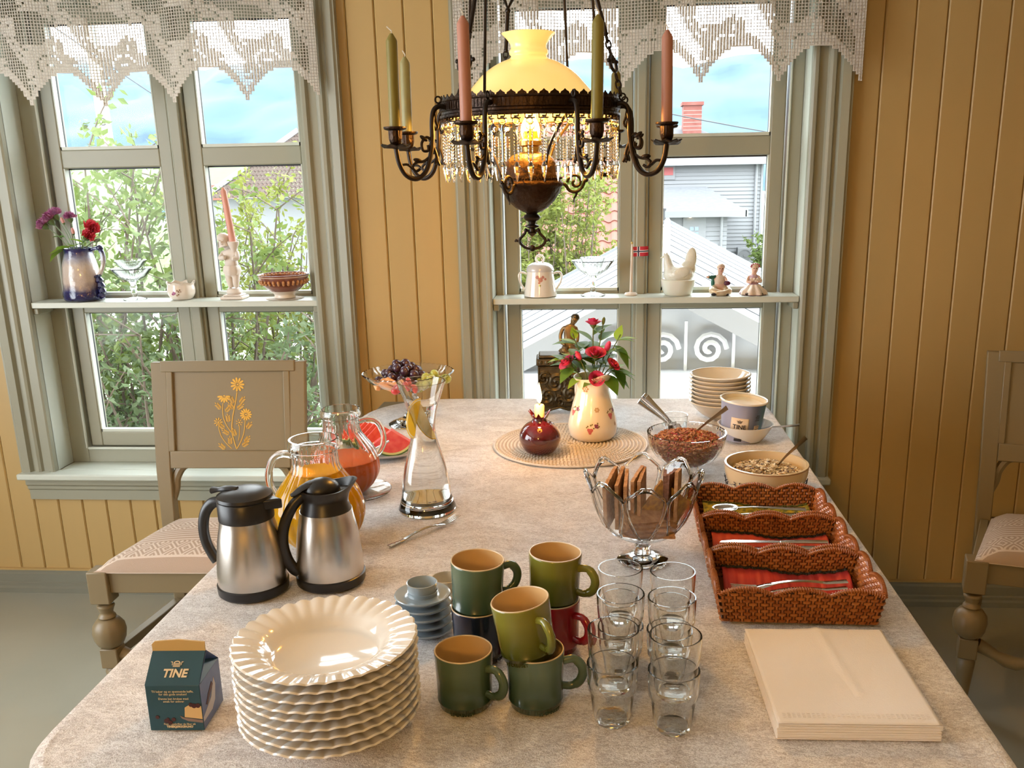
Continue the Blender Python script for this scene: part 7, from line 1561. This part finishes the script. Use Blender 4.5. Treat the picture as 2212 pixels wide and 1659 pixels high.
cd_ = thing('taper_candle', 'tall pink taper candle in the cherub candlestick', 'candle', (chx + .016, chy - .006, SZ + .178), rot=(0, R_(-5), 0)); ob('wax', MB().lathe([(0, 0), (.0115, 0), (.0105, .150), (.0098, .175), (.003, .187), (0, .187)], 20), mat('salmon_pink_wax', (.68, .33, .26), .45, sss=.15), cd_); ob('wick', MB().tube([(0, 0, .186), (-.001, 0, .192)], .001, 5), M_wick, cd_)
# ---- brown bowl on a doily
dx_, dy_ = -1.073, 3.033
dl = MB().lathe([(0, .0004), (.050, .0004), (.060, .0008), (.060, .0016), (.050, .0014), (0, .0014)], 96, fl=lambda th, i, r, z: (r * (1 + (.08 * abs(sin(9 * th)) - .04 if r > .055 else 0)), z)); o = ob('lace_doily', dl, M_lace, None, (dx_, dy_ - .002, SZ - .0002)); tag(o, 'small white lace doily under the brown patterned bowl', 'doily')
def bandmat():
    mt = zramp('brown_transfer_print', [(0, (.74, .66, .56)), (.30, (.74, .66, .56)), (.31, (.20, .06, .035)), (.52, (.24, .075, .04)), (.60, (.16, .045, .03)), (.86, (.22, .07, .04)), (.90, (.62, .46, .34)), (.93, (.20, .06, .035)), (1, (.20, .06, .035))], .15, coat=.6, rng=(0, .082)); return mt
t = thing('patterned_bowl', 'brown and cream transfer-printed footed bowl on a doily', 'bowl', (dx_, dy_, SZ + .0016))
bpf = sp2([(.032, 0), (.036, .003), (.034, .012), (.044, .022), (.066, .040), (.079, .064), (.0845, .080)], 4); ob('bowl', MB().lathe(shell(bpf, .0035, .010), 64), bandmat(), t, smooth=60)
M_br2 = mat('orange_brown_print', (.52, .24, .09), .3); b = MB()
for k in range(30):
    a = 2 * pi * k / 30
    for rr_, z_ in ((.0785, .058), (.0745, .052)): b.ball((rr_ * cos(a), rr_ * sin(a), z_), (.005, .005, .006), 6, 5)
ob('scale_print', b, M_br2, t)
b = MB()
for k in range(34):
    a = 2 * pi * k / 34; b.ball((.0785 * cos(a), .0785 * sin(a), .0735), (.004, .004, .004), 6, 5)
ob('inner_beading', b, M_br2, t)
# ---- sugar bowl
sx_, sy_ = -.212, 3.030
t = thing('sugar_bowl', 'lidded porcelain sugar bowl with pink roses and two handles', 'sugar bowl', (sx_, sy_, SZ))
spf = [(.050, 0), (.054, .003), (.052, .020), (.044, .070), (.0425, .082)]; ob('body', MB().lathe([(0, .001)] + spf + [(0, .082)], 56), M_porc if False else mat('cream_white_porcelain', (.76, .72, .66), .12, coat=.6), t, smooth=50)
ob('lid', MB().lathe([(.0445, .0822), (.046, .086), (.040, .100), (.026, .108), (.010, .111), (0, .111)], 48), mat('silver_grey_lid', (.58, .56, .56), .15, coat=.6), t, smooth=50)
ob('lid_knob', MB().tube([(.013 * cos(a) * (1 if abs(sin(a)) < .9 else .9), 0, .121 + .012 * sin(a)) for a in [2 * pi * i / 20 for i in range(20)]], .0034, 8, closed=True), M_porc, t)
for s in (-1, 1): ob('handle', MB().tube(spline([(s * .044, 0, .074), (s * .062, 0, .078), (s * .070, 0, .068), (s * .066, 0, .046), (s * .056, 0, .028), (s * .051, 0, .022)], 5), .0036, 8), M_porc, t)
M_rp = mat('printed_pink_rose', (.38, .06, .10), .4); M_gp = mat('printed_gold_leaf', (.30, .24, .05), .4); M_pp2 = mat('printed_pale_petal', (.50, .22, .18), .4)
sr = lambda z: .054 - (.054 - .0425) * z / .082
A0 = R_(-90)
decal(sr, A0, ((.014, .020, .010), (.024, .016, .008), (.022, .030, .008), (.008, .030, .007), (.012, .010, .006)), M_rp, 'rose_print', t); decal(sr, A0, ((-.008, .018, .007), (-.004, .030, .007), (.002, .016, .005), (-.014, .026, .006), (-.012, .010, .005), (.002, .038, .005)), M_gp, 'leaf_print', t); decal(sr, A0, ((.004, .058, .008), (-.006, .066, .006), (.012, .066, .005), (.020, .060, .004), (.0, .048, .004)), M_pp2, 'small_rose_print', t)
# ---- flag on a wooden pole
t = thing('table_flag', 'small red, white and blue flag on a wooden pole with round foot', 'flag', (.084, 3.030, SZ))
M_wp = mat('white_painted_wood', (.68, .60, .52), .45); ob('round_foot', MB().lathe([(0, 0), (.020, 0), (.0215, .004), (.018, .009), (.005, .011), (0, .011)], 32), M_wp, t); ob('pole', MB().tube([(0, 0, .010), (.003, 0, .165)], [.0046, .0034], 10), M_wp, t); ob('finial', MB().ball((.0025, 0, .168), (.0042, .0042, .0050), 10, 8), mat('gold_finial', (.5, .36, .12), .4, .5), t); ob('halyard', MB().tube([(.0055, -.002, .010), (.0065, -.002, .150)], .0006, 4), M_wp, t)
M_fr = mat('flag_red', (.42, .012, .03), .7); M_fw = mat('flag_white', (.72, .70, .70), .7); M_fbl = mat('flag_navy', (.02, .025, .07), .7)
def fcol(i, j):
    u, v = (i + .5) / 44, (j + .5) / 32
    bx1 = 6 / 22 <= u < 10 / 22 and True; by1 = 6 / 16 <= v < 10 / 16; bx2 = 7 / 22 <= u < 9 / 22; by2 = 7 / 16 <= v < 9 / 16
    return 2 if (bx2 or by2) else (1 if (bx1 or by1) else 0)
b = MB(); fw_, fh_ = .050, .031
for i in range(44):
    for j in range(32):
        vs = []
        for a_, c_ in ((i, j), (i + 1, j), (i + 1, j + 1), (i, j + 1)): u = a_ / 44; vs.append((.005 + fw_ * u, -.0016 + .0035 * sin(u * 7) * u, .125 + fh_ * c_ / 32 + .002 * u))
        b.add(vs, [(0, 1, 2, 3)], fcol(i, j))
o = ob('flag_cloth', b, [M_fr, M_fw, M_fbl], t, smooth=60, fix=True); sd_ = o.modifiers.new('t', 'SOLIDIFY'); sd_.thickness = .0004
# ---- milk-glass hen dish
M_mg_ = mat('milk_glass', (.72, .72, .64), .22, sss=.3, coat=.4); M_mgf = mat('milk_glass_feathers', (.72, .72, .64), .25, coat=.4, bump=(220, .8)); t = thing('hen_dish', 'white milk-glass hen sitting on a basket dish', 'dish', (.236, 3.033, SZ))
ob('basket_base', MB().lathe([(0, 0), (.040, 0), (.046, .006), (.053, .034), (.056, .050), (.053, .052), (0, .050)], 48, M=Matrix.Scale(.82, 4, (0, 1, 0)), fl=lambda th, i, r, z: (r * (1 + .015 * sin(th * 20) * (1 if .004 < z < .048 else 0)), z)), M_mg_, t)
HB = MB().ball((.002, 0, .066), (.050, .038, .032), 24, 14).tube(spline([(-.020, 0, .070), (-.030, 0, .092), (-.034, 0, .112), (-.037, 0, .122)], 5), [.026 - .0155 * (i / 15) ** .6 for i in range(16)], 14).ball((-.038, 0, .124), (.0115, .0100, .0110), 14, 10).ball((.040, 0, .112), (.019, .010, .042), 18, 14, M=Matrix.Rotation(.12, 4, 'Y')).ball((.030, 0, .085), (.028, .018, .026), 16, 12)
hb_ = ob('hen_body', HB, M_mgf, t, fix=False); rm_ = hb_.modifiers.new('remesh', 'REMESH'); rm_.mode = 'VOXEL'; rm_.voxel_size = .0032; rm_.use_smooth_shade = True; sm_ = hb_.modifiers.new('smooth', 'SMOOTH'); sm_.factor = .5; sm_.iterations = 6
hen_ = [((-.004, 0, .064), (.044, .036)), ((-.026, 0, .080), (.028, .026)), ((-.036, 0, .102), (.015, .014)), ((-.038, 0, .118), (.0115, .011)), ((-.041, 0, .127), (.008, .008)), ((.022, 0, .074), (.034, .028)), ((.036, 0, .100), (.018, .014)), ((.042, 0, .126), (.013, .009)), ((.041, 0, .146), (.005, .004))]
ob('comb', MB().prism([(-.049, .124), (-.046, .136), (-.041, .131), (-.037, .138), (-.032, .130), (-.030, .122)], .005, Matrix.Translation((0, .0025, 0)) @ Matrix.Rotation(pi / 2, 4, 'X')), M_mg_, t); ob('beak', MB().tube([(-.047, 0, .123), (-.058, 0, .119)], [.0045, .0008], 8), M_mg_, t)
for s in (-1, 1): ob('wing', MB().ball((.006, s * .034, .074), (.030, .006, .018), 14, 8, M=Matrix.Rotation(-.4, 4, 'Y')), M_mgf, t)
# ---- two porcelain figurines
M_sk = mat('figurine_skin', (.66, .42, .32), .3, coat=.5); M_hair = mat('figurine_hair', (.55, .40, .30), .4); M_gd = mat('figurine_gilt_trousers', (.52, .36, .18), .3, .3, var=(60, (.70, .58, .44), .2)); M_teal = mat('figurine_teal_jacket', (.02, .12, .09), .25, coat=.5); M_mau = mat('figurine_mauve_dress', (.36, .20, .30), .3, coat=.4, var=(80, (.60, .44, .48), .2)); M_cre = mat('figurine_cream_lace', (.66, .54, .44), .5, bump=(200, .8)); M_shoe = mat('figurine_black_shoe', (.02, .015, .02), .2)
def figurine(loc, label, boy):
    t = thing('porcelain_figurine', label, 'figurine', loc, group='porcelain figurines')
    body = [((0, 0, .018), (.022, .018)), ((0, 0, .036), (.014, .011)), ((0, 0, .052), (.0155, .011)), ((.001, 0, .064), .0058), ((.003, -.001, .074), (.0115, .0115)), ((.004, -.002, .086), (.0125, .0125)), ((.004, -.001, .094), .008)]
    ed_ = [(0, 1), (1, 2), (2, 3), (3, 4), (4, 5), (5, 6)]
    k = len(body)
    if boy: body += [((-.017, -.002, .056), .0060), ((-.034, -.008, .056), .0048), ((-.044, -.014, .058), .0040), ((.017, -.002, .054), .0060), ((.024, -.012, .040), .0050), ((.016, -.022, .040), .0042)]
    else: body += [((-.017, -.002, .054), .0060), ((-.022, -.014, .040), .0050), ((-.006, -.022, .040), .0042), ((.017, -.002, .054), .0060), ((.024, -.012, .040), .0050), ((.008, -.022, .042), .0042)]
    ed_ += [(2, k), (k, k + 1), (k + 1, k + 2), (2, k + 3), (k + 3, k + 4), (k + 4, k + 5)]
    k2 = len(body); body += [((-.018, -.014, .014), .0115), ((-.020, -.034, .012), .0090), ((.006, -.038, .008), .0070), ((.018, -.014, .014), .0115), ((.022, -.032, .010), .0090), ((-.012, -.044, .006), .0065)]
    ed_ += [(0, k2), (k2, k2 + 1), (k2 + 1, k2 + 2), (0, k2 + 3), (k2 + 3, k2 + 4), (k2 + 4, k2 + 5)]
    skin_fig('body', body, ed_, M_sk, t)
    ob('hair', MB().ball((.004, .002, .088), (.0135, .0135, .0115), 14, 10, fn=lambda d: 1 + .10 * sin(d.x * 12) * sin(d.z * 12) * sin(d.y * 11)), M_hair, t)
    f_ = MB().ball((.003, -.0145, .080), (.0016, .002, .0022), 6, 5)
    for s in (-1, 1): f_.ball((.003 + s * .0045, -.0132, .0835), (.0018, .0012, .0014), 6, 5, m=1)
    f_.ball((.003, -.0132, .075), (.0024, .0012, .001), 6, 5, m=2); ob('face', f_, [M_sk, M_shoe, M_rp], t)
    ob('bodice', MB().lathe([(.0165, .022), (.0175, .036), (.0185, .050), (.014, .060), (.008, .063)], 20, fl=lambda th, i, r, z: (r * (1 + .05 * sin(6 * th)), z), caps=False, M=Matrix.Scale(.82, 4, (0, 1, 0))), M_cre if boy else M_mau, t, smooth=60)
    lg = MB()
    if boy:
        lg.tube(spline([(-.014, -.006, .017), (-.024, -.028, .015), (-.006, -.040, .010), (.012, -.042, .008)], 4), [.0145, .0145, .0140, .0130, .0125, .012, .011, .0105, .010, .010, .009, .009, .008], 10); lg.tube(spline([(.014, -.006, .017), (.026, -.026, .013), (.010, -.044, .009), (-.014, -.048, .007)], 4), [.0145, .0145, .0140, .0130, .0125, .012, .011, .0105, .010, .010, .009, .009, .008], 10); ob('trousers', lg, M_gd, t)
        for s in (-1, 1): ob('jacket_side', MB().tube(spline([(s * .013, .004, .058), (s * .019, .001, .044), (s * .018, .003, .026)], 4), [.0075] * 5 + [.0085] * 4, 8), M_teal, t)
        ob('sleeve', MB().tube(spline([(-.014, -.001, .057), (-.028, -.006, .056), (-.036, -.010, .057)], 4), [.0078] * 5 + [.0062] * 4, 8), M_teal, t); ob('fiddle', MB().ball((.022, -.024, .038), (.011, .006, .008), 12, 8), mat('figurine_plum', (.10, .02, .05), .2), t)
    else:
        ob('skirt', MB().lathe([(.040, 0), (.043, .004), (.036, .016), (.022, .026), (.016, .034)], 40, (0, -.012, 0), fl=lambda th, i, r, z: (r * (1 + .08 * sin(9 * th)), z)), M_mau, t, smooth=60)
        ob('lace_apron', MB().lathe([(.0435, .003), (.040, .014), (.027, .024), (.019, .033)], 24, (0, -.0125, 0), fl=lambda th, i, r, z: (r * (1.03 + .10 * sin(9 * th)), z), caps=False, arc=(R_(200), R_(350))), M_cre, t, smooth=60)
        for k in range(9): a = R_(-150 + 15 * k); ob('frill', MB().ball((.019 * cos(a) + .006, .016 * sin(a), .044 + .005 * (k % 2)), (.005, .005, .005), 6, 5), M_cre, t)
        for k in range(7): a = R_(180 * k / 6); ob('hair_flower', MB().ball((.004 + .013 * cos(a), -.004, .088 + .009 * sin(a)), .0032, 6, 5), M_rp, t)
    for s in (-1, 1): ob('shoe', MB().ball((s * .020 - .002, -.044, .005), (.009, .006, .0048), 8, 6), M_shoe, t)
    return t
figurine((.370, 3.040, SZ), 'seated porcelain boy figurine in teal jacket with one arm stretched out', True)
figurine((.478, 3.040, SZ), 'seated porcelain girl figurine in mauve dress at the end of the shelf', False)
